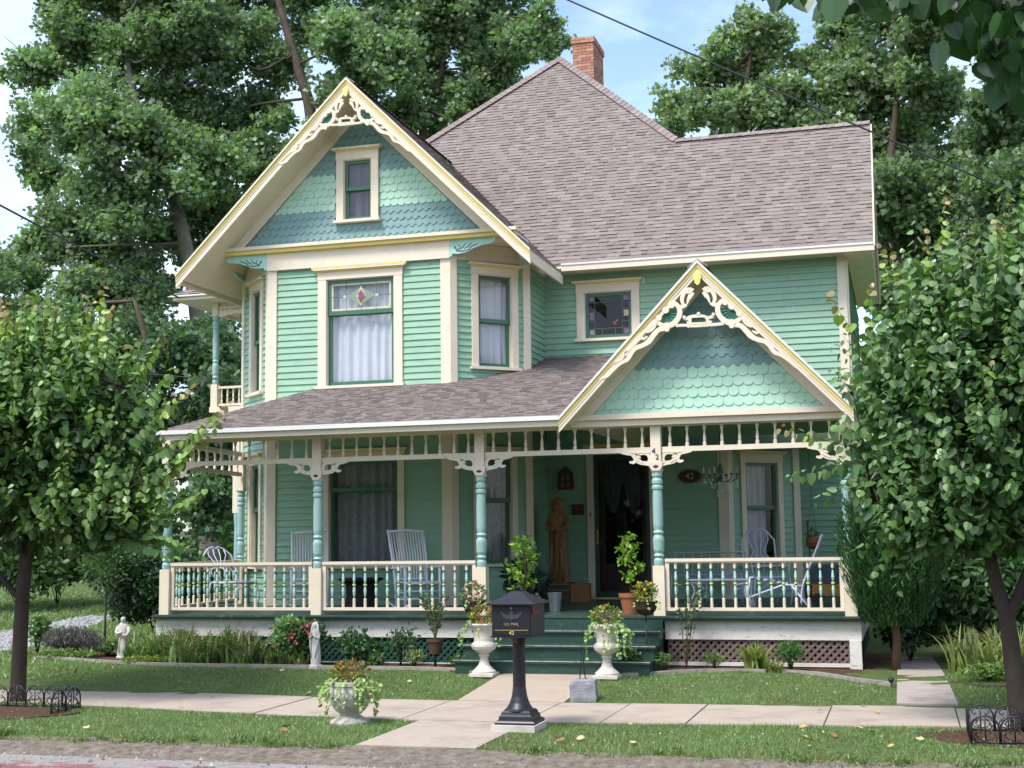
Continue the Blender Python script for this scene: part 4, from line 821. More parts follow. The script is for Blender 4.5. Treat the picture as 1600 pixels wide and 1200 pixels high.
mb = MB(fr(mx_, my_)); mb.box(-.195, .195, -.24, .24, .885, 1.185); mb.box(-.205, .205, -.25, .25, .878, .892); mb.box(-.18, .18, -.247, -.241, .90, .945); mb.box(-.18, .18, -.247, -.241, .955, 1.17); mb.build('box', m_met, t)
mb = MB(fr(mx_, my_)); vs = [];
for i, (w_, d_, z) in enumerate(((.235, .285, 1.182), (.24, .29, 1.195), (.215, .26, 1.21), (.16, .20, 1.235), (.105, .13, 1.27), (.065, .08, 1.30), (.055, .065, 1.308))): vs += [(-w_, -d_, z), (w_, -d_, z), (w_, d_, z), (-w_, d_, z)]
mb.add(vs, [(i * 4 + k, i * 4 + (k + 1) % 4, i * 4 + 4 + (k + 1) % 4, i * 4 + 4 + k) for i in range(6) for k in range(4)] + [(3, 2, 1, 0), (24, 25, 26, 27)])
mb.lathe([(.04, 1.308), (.042, 1.318), (.018, 1.322), (.03, 1.335), (.03, 1.342), (.012, 1.352), (.012, 1.362), (.002, 1.37)], (0, 0, 0), 12); mb.build('roof', m_met, t)
mb = MB(fr(mx_, my_)); mb.box(-.165, .165, -.2515, -.2475, .948, .951); mb.build('gold_line', m_gold, t)
mb = MB(fr(mx_, my_)); mb.disc(0, 1.155, .008, -.253, -.2475); mb.build('lock', mat('steel', (.6, .6, .62), .3, .5, metal=.8), t)
mb = MB(fr(mx_, my_)); k = 0      # embossed spread eagle
for s in (-1, 1):
    for j in range(4): k += 1; mb.ribbon([(s * .01, 1.085 - j * .008), (s * .06, 1.09 - j * .008), (s * (.115 - j * .012), 1.13 - j * .02)], [.014, .014, .004], -.2485 - k * .0004, -.247)
k += 1; mb.ribbon([(0, 1.13), (0, 1.08), (0, 1.04)], [.018, .03, .012], -.2485 - k * .0004, -.247); mb.build('eagle_emblem', mat('worn black relief', (.045, .045, .06), .35, .5), t)
text_mesh('mail_lettering', 'U.S. MAIL', .036, Matrix.Translation((mx_, my_ - .2475, 1.005)), mat('copper lettering', (.42, .22, .12), .5), t, ext=.002); text_mesh('house_number', '42', .052, Matrix.Translation((mx_, my_ - .2475, .922)), m_gold, t, ext=.002)
mb = MB(fr(mx_, my_)); mb.box(.196, .206, -.21, -.18, 1.10, 1.165); mb.box(.196, .203, -.20, .0, 1.10, 1.112); mb.build('flag', mat('red flag', (.35, .015, .02), .4), t)
# urns
m_urn = mat('whitewashed cast stone', (.56, .52, .47), .85, .2, .10, 7, .35, 60, dirt=(.30, .26, .21), dirtamt=.35, dscale=6)
m_bloom = mat('leaves and petals', (1, 1, 1), .5, .4, .15, 12, attr=True, translucent=.25)
def foliage(name, par, pos, size, shape, col, nrm=None, ax=None, fold=.25, seed=0, var=.25, org=(0, 0, 0), mat_=None, upb=.5):
    """many small two-sided leaves; pos (n,3)"""
    rs_ = np.random.RandomState(seed); pos = np.asarray(pos, float); n = len(pos)
    A = rs_.normal(size=(n, 3)) if ax is None else np.asarray(ax, float) + rs_.normal(size=(n, 3)) * .25
    A /= np.linalg.norm(A, axis=1, keepdims=True) + 1e-9
    Nn = rs_.normal(size=(n, 3)) + np.array([0, -.3 if upb > .7 else -.15, upb]) if nrm is None else np.asarray(nrm, float) + rs_.normal(size=(n, 3)) * .35
    X = np.cross(A, Nn); X /= np.linalg.norm(X, axis=1, keepdims=True) + 1e-9; Nn = np.cross(X, A)
    sz = (size * rs_.uniform(.65, 1.25, n))[:, None, None]; half = SH[shape]; k = len(half)
    h = np.array(half); parts = []
    if shape in ('quad', 'lobed', 'blade'):
        P = np.zeros((k, 3)); P[:, 0] = h[:, 0]; P[:, 1] = h[:, 1]; P[:, 2] = -fold * np.abs(h[:, 0]) ; V = pos[:, None] + sz * (X[:, None] * P[None, :, 0:1] + A[:, None] * P[None, :, 1:2] + Nn[:, None] * P[None, :, 2:3]); F = np.arange(n * k).reshape(n, k); V = V.reshape(-1, 3); rep = 1
    else:
        VV = []
        for s in (1, -1):
            P = np.zeros((k, 3)); P[:, 0] = s * h[:, 0]; P[:, 1] = h[:, 1]; P[:, 2] = -fold * np.abs(h[:, 0]) - .18 * h[:, 1] ** 2; VV.append(pos[:, None] + sz * (X[:, None] * P[None, :, 0:1] + A[:, None] * P[None, :, 1:2] + Nn[:, None] * P[None, :, 2:3]))
        V = np.concatenate(VV, 1).reshape(-1, 3); F = np.arange(n * 2 * k).reshape(n * 2, k); rep = 2
    c = np.asarray(col, float); c = np.broadcast_to(c, (n, 3)) if c.ndim == 1 else c
    c = np.clip(c * (1 + rs_.uniform(-var, var, (n, 1))) * (1 + rs_.uniform(-.06, .06, (n, 3))), 0, 1); c = np.repeat(c, rep, 0)
    return mesh_np(name, V, F, mat_ or m_bloom, par, org, c)
SH = {'heart': [(0, 0), (.22, -.12), (.44, -.02), (.52, .24), (.40, .58), (.16, .86), (0, 1.0)],
      'oval': [(0, 0), (.2, .22), (.26, .5), (.16, .8), (0, 1.0)],
      'quad': [(0, 0), (.36, .35), (.30, .75), (0, 1), (-.30, .75), (-.36, .35)],
      'lobed': [(0, 0), (.45, .1), (.30, .38), (.5, .72), (.18, .68), (0, 1.05), (-.2, .66), (-.5, .70), (-.30, .36), (-.45, .08)],
      'blade': [(-.035, 0), (.035, 0), (.03, .6), (0, 1.0)], 'narrow': [(0, 0), (.09, .3), (.09, .6), (0, 1.0)]}
def blob(n, c, r, seed, shell=.5, flat=1.0):
    q = np.random.RandomState(seed); d = q.normal(size=(n, 3)); d /= np.linalg.norm(d, axis=1, keepdims=True); rad = (shell + (1 - shell) * q.uniform(0, 1, n) ** .6)[:, None]
    return np.array(c) + d * rad * np.array([r[0], r[1], r[2]])
def arrangement(par, c, r, h, cols, seed, trail=0, tz=.3, n=260, leafcol=(.10, .20, .04)):
    q = np.random.RandomState(seed); P = blob(n, (c[0], c[1], c[2] + h * .4), (r, r, h * .6), seed); P[:, 2] = np.maximum(P[:, 2], c[2] - .02)
    foliage('leaves', par, P, .045, 'oval', leafcol, seed=seed, var=.5)
    P = blob(int(n * .55), (c[0], c[1], c[2] + h * .55), (r * .95, r * .95, h * .6), seed + 1, .7); P = P[P[:, 2] > c[2]]; cc = np.array([cols[i % len(cols)] for i in range(len(P))]); foliage('blossoms', par, P, .038, 'quad', cc, seed=seed + 2, var=.3)
    if trail:
        pts = []; ax = []
        for i in range(trail):
            a = q.uniform(-2.9, .4) if i % 3 else q.uniform(-.9, .2); L0 = q.uniform(.3, 1) * tz; r0 = r * .95
            for j in range(int(L0 / .022) + 2):
                f = j * .022 / L0 if L0 else 0; rr = r0 + .10 * min(1, f * 2.2) + q.normal() * .01; pts.append((c[0] + rr * math.cos(a), c[1] + rr * math.sin(a), c[2] + .03 - L0 * f + q.normal() * .01)); ax.append((math.cos(a), math.sin(a), -.8))
        foliage('ivy', par, np.array(pts), .045, 'quad', (.30, .42, .14), ax=ax, seed=seed + 5, var=.35)
URN = [(.15, 0), (.15, .03), (.145, .035), (.125, .05), (.075, .10), (.055, .15), (.05, .20), (.065, .215), (.065, .235), (.055, .245), (.09, .262), (.145, .30), (.16, .335), (.155, .365), (.13, .385), (.122, .40), (.125, .46), (.135, .53), (.155, .575), (.185, .59), (.192, .605), (.185, .62), (.165, .62), (.15, .58)]
for i, (x, y) in enumerate(((-5.12, 16.50), (-3.55, 16.48))):
    t = thing('garden_urn', ('white stone urn left of the steps, with pink and orange flowers, behind the mailbox', 'white stone urn right of the steps, with bronze leaves and a trailing vine')[i], 'urn', (x, y, gz(x, y)), 'white urns flanking the steps')
    z0 = gz(x, y) + .01
    mb = MB(fr(x, y, z0)); sq(mb, [(.155, 0), (.155, .035), (.14, .04)]); mb.smooth = True; mb.lathe(URN, (0, 0, .03), 28, wob=0); mb.build('urn_body', m_urn, t)
    mb = MB(fr(x, y, z0)); mb.lathe([(.15, .60), (.01, .62)], (0, 0, 0), 16, cap=False); mb.build('potting_soil', m_mulch, t)
    arrangement(t, (x, y, z0 + .64), .19, .22, [(.45, .10, .10), (.55, .28, .10), (.45, .35, .10)] if i == 0 else [(.30, .22, .06), (.40, .16, .12), (.22, .24, .06), (.5, .42, .1)], 40 + i * 10, 16 if i else 8, .42 if i else .3)
# round stone planter on the front grass
x, y = -5.41, 12.90; t = thing('stone_planter', 'round weathered stone planter with rust and yellow flowers and trailing vine on the front grass', 'planter', (x, y, 0)); mb = MB(fr(x, y, 0)); mb.smooth = True
mb.lathe([(.205, 0), (.205, .02), (.19, .035), (.13, .06), (.10, .085), (.105, .10), (.15, .13), (.19, .19), (.212, .26), (.215, .33), (.212, .37), (.222, .38), (.222, .415), (.21, .42), (.19, .41)], (0, 0, 0), 32)
for i in range(16): a = i * math.pi / 8; mb.tube([(.212 * math.cos(a), .212 * math.sin(a), .34), (.222 * math.cos(a + .1), .222 * math.sin(a + .1), .30), (.215 * math.cos(a + .2), .215 * math.sin(a + .2), .26), (.206 * math.cos(a + .28), .206 * math.sin(a + .28), .30)], .012, 5)
mb.build('planter_body', mat('weathered cast stone', (.44, .42, .38), .9, .15, .15, 9, .5, 50, dirt=(.17, .16, .13), dirtamt=.5, dscale=8), t)
mb = MB(fr(x, y, 0)); mb.lathe([(.2, .40), (.01, .42)], (0, 0, 0), 16, cap=False); mb.build('potting_soil', m_mulch, t)
arrangement(t, (x, y, .43), .19, .17, [(.30, .11, .03), (.34, .16, .05), (.50, .33, .06), (.22, .07, .03)], 71, 26, .36, 320, (.13, .17, .04))
# hitching stone with a bent iron handle
x, y = -3.52, 15.08; t = thing('hitching_stone', 'rough grey stone block with a bent iron rod standing beside the front walk', 'stone block', (x, y, 0)); mb = MB(fr(x, y, 0, 8)); rq = random.Random(9)
pf = [(.145, -.02), (.15, .05), (.142, .12), (.146, .19), (.135, .235), (.10, .245)]; vs = []
for w_, z in pf:
    for k in range(16):
        a = 2 * math.pi * k / 16; ca_, sa2 = math.cos(a), math.sin(a); q = w_ / max(abs(ca_), abs(sa2)); q *= rq.uniform(.94, 1.04); vs.append((q * ca_, q * sa2 * .8, z + rq.uniform(-.006, .006)))
mb.add(vs, [(i * 16 + k, i * 16 + (k + 1) % 16, (i + 1) * 16 + (k + 1) % 16, (i + 1) * 16 + k) for i in range(5) for k in range(16)] + [tuple(80 + k for k in range(16))]); mb.build('block', mat('grey granite', (.24, .24, .27), .9, .2, .25, 12, .7, 50), t)
mb = MB(fr(x, y, 0)); mb.tube([(-.04, -.01, .24), (-.03, 0, .40), (-.012, 0, .52), (0, 0, .56), (.012, 0, .52), (.0, .01, .40), (.02, .02, .24)], .007, 6); mb.tube([(-.015, 0, .50), (.018, 0, .50)], .006, 5); mb.build('iron_handle', m_iron, t)
# low ornamental iron fences round the street trees
def hoop_panel():
    mb = MB(); r = .008; W_ = .23; Hh = .235
    for k in range(2):
        cx = (k + .5) * W_ / 1; mb.tube([(cx - .11, 0, 0), (cx - .11, 0, .12)] + [(cx + .11 * math.cos(a), 0, .125 + .11 * math.sin(a)) for a in [math.pi - math.pi * j / 10 for j in range(11)]] + [(cx + .11, 0, .12), (cx + .11, 0, 0)], r, 5)
        mb.tube([(cx, 0, 0), (cx, 0, .235)], r * .8, 5)
        for s in (-1, 1):
            mb.tube([(cx + s * .01, 0, .20), (cx + s * .05, 0, .205), (cx + s * .075, 0, .17), (cx + s * .05, 0, .145), (cx + s * .035, 0, .165)], r * .75, 4); mb.tube([(cx + s * .01, 0, .03), (cx + s * .05, 0, .04), (cx + s * .08, 0, .075), (cx + s * .055, 0, .11), (cx + s * .03, 0, .09)], r * .75, 4)
            mb.tube([(cx + s * .08, 0, .01), (cx + s * .09, 0, .06), (cx + s * .03, 0, .13)], r * .6, 4)
    mb.tube([(0, 0, .015), (2 * W_, 0, .015)], r, 5); return mb
def iron_fence(label, corners, loc):
    t = thing('iron_border_fence', label, 'garden fence', loc, 'black iron border fences round the street trees'); proto = None
    for (a, b) in zip(corners, corners[1:]):
        a, b = Vector(a), Vector(b); n = max(1, round((b - a).length / .46)); ang = math.atan2((b - a).y, (b - a).x)
        for i in range(n):
            p = a.lerp(b, i / n)
            if proto is None: mb = hoop_panel(); mb.M = Matrix.Identity(4); proto = mb.build('fence_panel', m_met, None, (0, 0, 0)); proto.parent = t; c = proto
            else: c = proto.copy(); COL.objects.link(c); c.parent = t
            c.location = Vector((p.x, p.y, .012)) - Vector(loc); c.rotation_euler = (0, 0, ang); c.scale.x = (b - a).length / n / .46
iron_fence('black scrolled iron border fence round the left street tree', [(-11.2, 12.45), (-11.2, 13.45), (-8.86, 13.45), (-8.86, 12.9)], (-10.0, 13.0, 0))
iron_fence('black scrolled iron border fence round the right street tree', [(.47, 13.35), (.47, 12.55), (1.9, 12.55), (1.9, 13.35), (.47, 13.35)], (1.2, 12.95, 0))
for i, (x, y) in enumerate(((-14.3, 18.4), (-.22, 16.2))):
    t = thing('path_light', ('small black globe path light at the driveway edge', 'small black globe path light at the corner of the side path')[i], 'path light', (x, y, gz(x, y)), 'black globe path lights')
    z0 = gz(x, y); mb = MB(); mb.tube([(x, y, z0 - .02), (x, y, z0 + .06)], .008, 6); mb.build('stake', m_iron, t); mb = MB(); mb.smooth = True; mb.ball((x, y, z0 + .085), .035, n=10); mb.build('globe', m_iron, t)

# ------------------------------------------------------------------ statues
m_stat = mat('pale cast stone', (.50, .48, .46), .85, .2, .10, 9, .3, 60, dirt=(.28, .26, .24), dirtamt=.35, dscale=10)
def statue(x, y, hgt, label, kind):
    z0 = gz(x, y) + .012; F = fr(x, y, z0, 8 if kind == 'monk' else -10); s = hgt / .60
    t = thing('garden_statue', label, 'statue', (x, y, z0)); mb = MB(F); mb.smooth = True; n = 20
    def ringz(rx, ry, z, cx=0, cy_=0, fold=0): return [(s * (cx + rx * (1 + fold * math.sin(k * math.pi * 2 / n * 7)) * math.cos(2 * math.pi * k / n)), s * (cy_ + ry * (1 + fold * math.cos(k * 2 * math.pi / n * 6)) * math.sin(2 * math.pi * k / n)), s * z) for k in range(n)]
    if kind == 'monk': R_ = [(.085, .075, .03, 0, 0, .05), (.078, .068, .10, 0, 0, .07), (.066, .058, .22, .003, 0, .07), (.060, .052, .30, .004, 0, .04), (.068, .056, .36, .004, -.004, .03), (.085, .058, .42, .0, 0, .02), (.082, .052, .47, 0, 0, .02), (.05, .04, .495, 0, 0, 0), (.027, .027, .51, 0, -.004, 0), (.030, .034, .53, 0, -.008, 0), (.036, .042, .555, 0, -.01, 0), (.034, .04, .58, 0, -.008, 0), (.018, .02, .598, 0, -.004, 0)]
    else: R_ = [(.065, .06, .03, 0, 0, .06), (.07, .06, .10, .004, 0, .10), (.062, .052, .22, .006, 0, .10), (.055, .048, .32, .0, 0, .06), (.062, .05, .40, 0, 0, .04), (.068, .048, .45, 0, 0, .02), (.05, .042, .485, 0, 0, .01), (.034, .036, .505, 0, 0, 0), (.038, .042, .53, 0, -.004, 0), (.040, .045, .56, 0, -.004, 0), (.032, .036, .585, 0, 0, 0), (.012, .014, .60, 0, 0, 0)]
    vs = [p for r_ in R_ for p in ringz(*r_)]; mb.add(vs, [(i * n + k, i * n + (k + 1) % n, (i + 1) * n + (k + 1) % n, (i + 1) * n + k) for i in range(len(R_) - 1) for k in range(n)] + [tuple(len(vs) - n + k for k in range(n))])
    S_ = lambda *p: tuple(v * s for v in p)
    if kind == 'monk':
        mb.tube([S_(-.075, -.005, .455), S_(-.095, -.03, .38), S_(-.045, -.075, .36), S_(.01, -.08, .38)], [.026 * s, .026 * s, .022 * s, .014 * s], 8); mb.tube([S_(.075, -.005, .455), S_(.10, -.02, .38), S_(.075, -.07, .33), S_(.02, -.085, .345)], [.026 * s, .028 * s, .022 * s, .014 * s], 8)
        mb.ball(S_(.0, -.085, .375), .02 * s, n=8); mb.tube([S_(-.03, -.06, .30), S_(-.035, -.068, .2), S_(-.03, -.075, .08)], .007 * s, 5)
        mb.tube([S_(.045, .005, .50), S_(0, .035, .49), S_(-.045, .005, .50), S_(0, -.03, .485), S_(.045, .005, .50)], .014 * s, 7)
    else:
        mb.tube([S_(-.058, -.005, .44), S_(-.07, -.03, .38), S_(-.03, -.06, .40), S_(-.004, -.065, .435)], [.02 * s, .02 * s, .017 * s, .009 * s], 8); mb.tube([S_(.058, -.005, .44), S_(.07, -.03, .38), S_(.03, -.06, .40), S_(.004, -.065, .435)], [.02 * s, .02 * s, .017 * s, .009 * s], 8)
        for q in (-1, 1): mb.tube([S_(q * .036, -.012, .57), S_(q * .05, -.015, .50), S_(q * .062, -.03, .42), S_(q * .055, -.045, .30), S_(q * .03, -.058, .12)], [.010 * s, .012 * s, .014 * s, .012 * s, .006 * s], 7)
    mb.ball(S_(0, -.045 if kind == 'monk' else -.046, .553 if kind == 'monk' else .545), .0075 * s, n=6)
    mb.build('figure', m_stat, t); mb = MB(F); mb.lathe([(.095 * s, -.02), (.095 * s, .02 * s), (.085 * s, .032 * s)], (0, 0, 0), 12); mb.build('plinth', m_stat, t)
statue(-11.1, 17.9, .60, 'grey stone statue of a robed friar standing in the bed left of the porch', 'monk')
statue(-7.62, 16.98, .60, 'pale stone statue of a veiled praying woman behind the pink flowers', 'mary')
# power lines
def wire(a, b, sag, r, label):
    a, b = Vector(a), Vector(b); mb = MB(); mb.tube([a.lerp(b, i / 30) - Vector((0, 0, sag * 4 * (i / 30) * (1 - i / 30))) for i in range(31)], r, 6); o = mb.build('power_line', m_iron); tag(o, label, 'wire', 'overhead wires')
wire((-7.2, 16, 10.52), (5, 16, 3.6), .06, .011, 'black overhead wire crossing the sky above the right wing of the roof')
wire((-11.4, 10, 6.95), (-12.62, 22, 6.30), .06, .016, 'thick black wire running from the left edge to the balcony roof')
wire((-20, 22.3, 5.9), (-10.97, 21.6, 4.62), .05, .008, 'thin wire reaching the wall of the bay from the left, below the balcony roof')

# ------------------------------------------------------------------ furniture and things on the porch
m_wht = mat('white furniture paint', (.86, .86, .90), .45, .4, .06, 6)
m_lav = mat('pale lilac metal', (.56, .56, .68), .4, .5, .08, 8)
def rocker(x, y, deg, label):
    F = fr(x, y, DZ, deg); t = thing('rocking_chair', label, 'rocking chair', (x, y, DZ), 'white rocking chairs on the porch'); X = .27
    mb = MB(F)            # faces -y
    for s in (-1, 1):
        mb = MB(F); mb.tube(catmull([(s * X, -.42, .075), (s * X, -.2, .03), (s * X, .1, .02), (s * X, .4, .075), (s * X, .6, .15)], 5), .017, 6); mb.build('rocker', m_wht, t)
    mb = MB(F)
    for s in (-1, 1):
        for lp in ([(s * X, -.27, .04), (s * X, -.27, .62)], [(s * X * .93, .16, .03), (s * X * .93, .22, .40), (s * X, .30, .75), (s * X * 1.03, .47, 1.17)]): mb = MB(F); mb.tube(lp, .018, 7); mb.build('leg', m_wht, t)
    mb = MB(F)
    for z in (.16, .27): mb.tube([(-X, -.27, z), (X, -.27, z)], .011, 5); mb.tube([(-X, .19, z), (X, .19, z)], .011, 5)
    for s in (-1, 1):
        for z in (.15, .25): mb.tube([(s * X, -.27, z), (s * X, .19, z + .01)], .010, 5)
    mb.build('stretcher', m_wht, t); mb = MB(F)
    for i in range(13): u = (i + .5) / 13; mb.box(-X + 2 * X * u - .016, -X + 2 * X * u + .016, -.28, .25, .385 + .02 * abs(u - .5), .397 + .02 * abs(u - .5))
    mb.tube([(-X, -.27, .385), (X, -.27, .385)], .018, 6); mb.tube([(-X, .24, .385), (X, .24, .385)], .016, 6); mb.build('seat', m_wht, t); mb = MB(F)
    for i in range(12): u = -1 + 2 * (i + .5) / 12; mb.tube([(u * X * .9, .24, .42), (u * X * .95, .31, .76), (u * X * .98, .465, 1.14)], .0115, 5)
    mb.tube([(-X * 1.02, .465, 1.15), (0, .50, 1.165), (X * 1.02, .465, 1.15)], .018, 6); mb.tube([(-X, .245, .44), (X, .245, .44)], .014, 6); mb.build('backrest', m_wht, t); mb = MB(F)
    for s in (-1, 1): mb = MB(F); mb.bar((s * X * 1.03, -.33, .63), (s * X * 1.03, .28, .60), .06, .02); mb.build('armrest', m_wht, t)
rocker(-8.74, 19.25, 24, 'white slatted rocking chair left of the dark round table, partly behind a porch post'); rocker(-7.0, 19.2, 40, 'white slatted rocking chair right of the dark round table, its tall back leaning left')
x, y = -7.92, 19.3; t = thing('side_table', 'dark round side table with a flared barrel base between the rocking chairs', 'table', (x, y, DZ)); mb = MB(fr(x, y, DZ)); mb.smooth = True
m_dkt = mat('black wicker', (.012, .013, .015), .6, .3, .3, 20, .4, 90)
mb.lathe([(.33, .42), (.34, .43), (.34, .45), (.32, .46)], (0, 0, 0), 26); mb.build('tabletop', m_dkt, t); mb = MB(fr(x, y, DZ)); mb.smooth = True; mb.lathe([(.24, 0), (.25, .03), (.22, .2), (.23, .36), (.30, .42)], (0, 0, 0), 22); mb.build('base', m_dkt, t)
def wirechair(x, y, deg, label, back=.5, recl=.28, grp='pale metal garden chairs on the porch', name='garden_chair'):
    F = fr(x, y, DZ, deg); t = thing(name, label, 'chair', (x, y, DZ), grp); mb = MB(F); X = .26; r = .009
    for s in (-1, 1):
        for lp in ([(s * X, -.25, .40), (s * X * 1.1, -.29, .2), (s * X * 1.02, -.27, 0)], [(s * X, .22, .40), (s * X, .27, .2), (s * X * 1.05, .32, 0)]): mb = MB(F); mb.tube(lp, r * 1.3, 6); mb.build('leg', m_lav, t)
    mb = MB(F); mb.tube([(-X, -.26, .22), (0, -.27, .34), (X, -.26, .22)], r, 5); mb.build('stretcher', m_lav, t); mb = MB(F)
    for i in range(9): q = -.25 + .5 * i / 8; mb.tube([(-X, q, .405), (0, q, .39), (X, q, .405)], r, 5)
    mb.tube([(-X, -.26, .405), (X, -.26, .405), (X, .24, .405), (-X, .24, .405), (-X, -.26, .405)], r * 1.4, 5); mb.build('seat', m_lav, t); mb = MB(F); B = lambda u, v: (u * X * (1 - .1 * v), .24 + recl * v, .42 + back * v)
    mb.tube([B(-1, 0), B(-1.05, .8), B(-.6, 1.0), B(-.2, 1.06), B(0, 1.0), B(.2, 1.06), B(.6, 1.0), B(1.05, .8), B(1, 0)], r * 1.5, 6)
    for u in (-.6, -.2, .2, .6): mb.tube([B(u, .02), B(u * 1.3, .3), B(u * .5, .55), B(u * 1.1, .8), B(u, 1.0)], r, 5)
    mb.tube([B(-1, .35), B(0, .45), B(1, .35)], r, 5); mb.build('backrest', m_lav, t); mb = MB(F)
    for s in (-1, 1): mb = MB(F); mb.tube([(s * X * 1.02, -.22, .42), (s * X * 1.12, -.2, .62), (s * X * 1.1, 0, .66), (s * X * 1.03, .30, .64)], r * 1.3, 5); mb.build('armrest', m_lav, t)
wirechair(-10.0, 19.2, 60, 'pale metal chair in the far left corner of the porch, beside the side railing')
wirechair(-1.98, 20.4, 25, 'pale wire chair with a scrolled back facing out, behind the right porch railing', .66, .10)
# reclining slatted chair seen from the side
x, y = -1.58, 18.75; F = fr(x, y, DZ, -88); t = thing('folding_chair', 'pale lilac slatted folding chair leaning back at the right end of the porch', 'chair', (x, y, DZ)); mb = MB(F); X = .24
for i in range(8): u = i / 7; mb.bar((-X, -.42 + .62 * u, .46 - .12 * u), (X, -.42 + .62 * u, .46 - .12 * u), .05, .014)
mb.build('seat', m_lav, t); mb = MB(F)
for i in range(6): u = -1 + 2 * i / 5; mb.tube(catmull([(u * X, .22, .10), (u * X, .25, .36), (u * X, .45, .85), (u * X, .52, 1.02)], 4), .012, 6)
for v in ((.27, .42), (.38, .70), (.50, .98)): mb.bar((-X, v[0], v[1]), (X, v[0], v[1]), .04, .014)
mb.build('backrest', m_lav, t); mb = MB(F)
for s in (-1, 1):
    for lp in ([(s * X, -.44, .46), (s * X, -.47, .25), (s * X, -.40, 0)], [(s * X, .24, .34), (s * X, .0, .36), (s * X, -.44, .20)], [(s * X, .10, .35), (s * X, .36, .0)]): mb = MB(F); mb.tube(lp, .013, 6); mb.build('leg', m_lav, t)
# low wire table
x, y = -2.45, 18.9; t = thing('wire_table', 'low pale wire table with curled legs behind the right railing', 'table', (x, y, DZ)); F = fr(x, y, DZ); mb = MB(F)
for i in range(9): mb.tube([(-.42, -.22 + .055 * i, .42), (.42, -.22 + .055 * i, .42)], .007, 5)
mb.tube([(-.42, -.24, .42), (.42, -.24, .42), (.42, .24, .42), (-.42, .24, .42), (-.42, -.24, .42)], .011, 5); mb.build('tabletop', m_lav, t); mb = MB(F)
for sx in (-1, 1):
    for sy_ in (-1, 1): mb = MB(F); mb.tube(catmull([(sx * .40, sy_ * .22, .42), (sx * .34, sy_ * .2, .28), (sx * .39, sy_ * .22, .12), (sx * .43, sy_ * .24, 0)], 4), .010, 5); mb.tube([(sx * .4, sy_ * .22, .40), (sx * .25, sy_ * .22, .36), (sx * .2, sy_ * .22, .30), (sx * .28, sy_ * .22, .30)], .007, 5); mb.build('leg', m_lav, t)
t = thing('garden_bench', 'pale wire bench against the wall left of the corner window', 'bench', (-3.0, 21.6, DZ)); F = fr(-3.0, 21.6, DZ); mb = MB(F)
for i in range(8): mb.tube([(-.55, -.2 + .055 * i, .42), (.55, -.2 + .055 * i, .42)], .008, 5)
mb.build('seat', m_lav, t); mb = MB(F)
for i in range(9): mb.tube([(-.55 + i * .1375, .2, .42), (-.55 + i * .1375, .28, .74)], .008, 5)
mb.tube([(-.55, .2, .42), (-.57, .28, .76), (.57, .28, .76), (.55, .2, .42)], .012, 6); mb.build('backrest', m_lav, t); mb = MB(F)
for sx in (-.54, 0, .54):
    for yy_ in (-.2, .2): mb = MB(F); mb.tube([(sx, yy_, .42), (sx * 1.04, yy_ * 1.15, .0)], .010, 5); mb.build('leg', m_lav, t)
t = thing('toy_wagon', 'dark storage chest with an orange front on wheels at the right end of the porch', 'wagon', (-1.05, 20.6, DZ)); F = fr(-1.05, 20.6, DZ); m_or = mat('orange painted wood', (.42, .20, .03), .5)
mb = MB(F); mb.box(-.28, .28, -.2, .2, .14, .30); mb.build('wagon_bed', m_or, t); mb = MB(F); mb.box(-.30, .30, -.19, .21, .302, .56); mb.build('chest', mat('slate blue paint', (.05, .07, .09), .6), t)
for sx in (-.2, .2): mb = MB(fr(-1.05 + sx, 20.38, DZ)); mb.disc(0, .09, .085, -.02, .02, n=16); mb.build('wheel', m_iron, t)
# carved wooden figure on a crate, box, plaques
m_log = mat('honey coloured carved wood', (.21, .11, .042), .55, .35, .35, 3, .4, 30, dirt=(.12, .055, .02), dirtamt=.45, dscale=5, stretch=(3, 3, .6))
cx, cyy = -5.42, 21.55
t = thing('wooden_crate', 'dark slatted wooden crate under the carved figure', 'crate', (cx, cyy, DZ)); m_cr = mat('old crate wood', (.09, .05, .035), .8, .2, .25, 9)
for s in (-1, 1):
    mb = MB(fr(cx, cyy, DZ)); mb.box(s * .23 - .012, s * .23 + .012, -.15, .17, 0, .29); mb.build('end_panel', m_cr, t)
for z in (.0, .10, .20): mb = MB(fr(cx, cyy, DZ)); mb.box(-.25, .25, -.165, -.151, z, z + .075); mb.build('slat', m_cr, t)
mb = MB(fr(cx, cyy, DZ)); mb.box(-.25, .25, -.15, .17, .291, .305); mb.build('top_board', m_cr, t)
z0 = DZ + .307; t = thing('carved_wood_figure', 'tall carved wooden saint figure standing on a crate beside the front door', 'wood carving', (cx + .02, cyy, z0)); mb = MB(fr(cx + .02, cyy, z0)); mb.smooth = True; n = 26; vs = []
prof = [(.165, 0), (.168, .1), (.155, .3), (.150, .5), (.152, .66), (.148, .78), (.160, .90), (.175, .98), (.168, 1.06), (.125, 1.12), (.105, 1.17), (.115, 1.22), (.115, 1.28), (.09, 1.33), (.04, 1.36)]
for i, (r0, z) in enumerate(prof):
    for k in range(n):
        a = 2 * math.pi * k / n; q = r0 * (1 + .05 * math.sin(5 * a + z * 3) + .03 * math.sin(9 * a - z * 7)); vs.append((q * math.cos(a), q * math.sin(a) * .85, z))
mb.add(vs, [(i * n + k, i * n + (k + 1) % n, (i + 1) * n + (k + 1) % n, (i + 1) * n + k) for i in range(len(prof) - 1) for k in range(n)] + [tuple(len(vs) - n + k for k in range(n))])
mb.ball((0, -.075, 1.21), .062, n=10, sz=1.25); mb.tube([(0, -.13, 1.17), (0, -.14, 1.05), (0, -.13, .95)], [.045, .035, .012], 8)
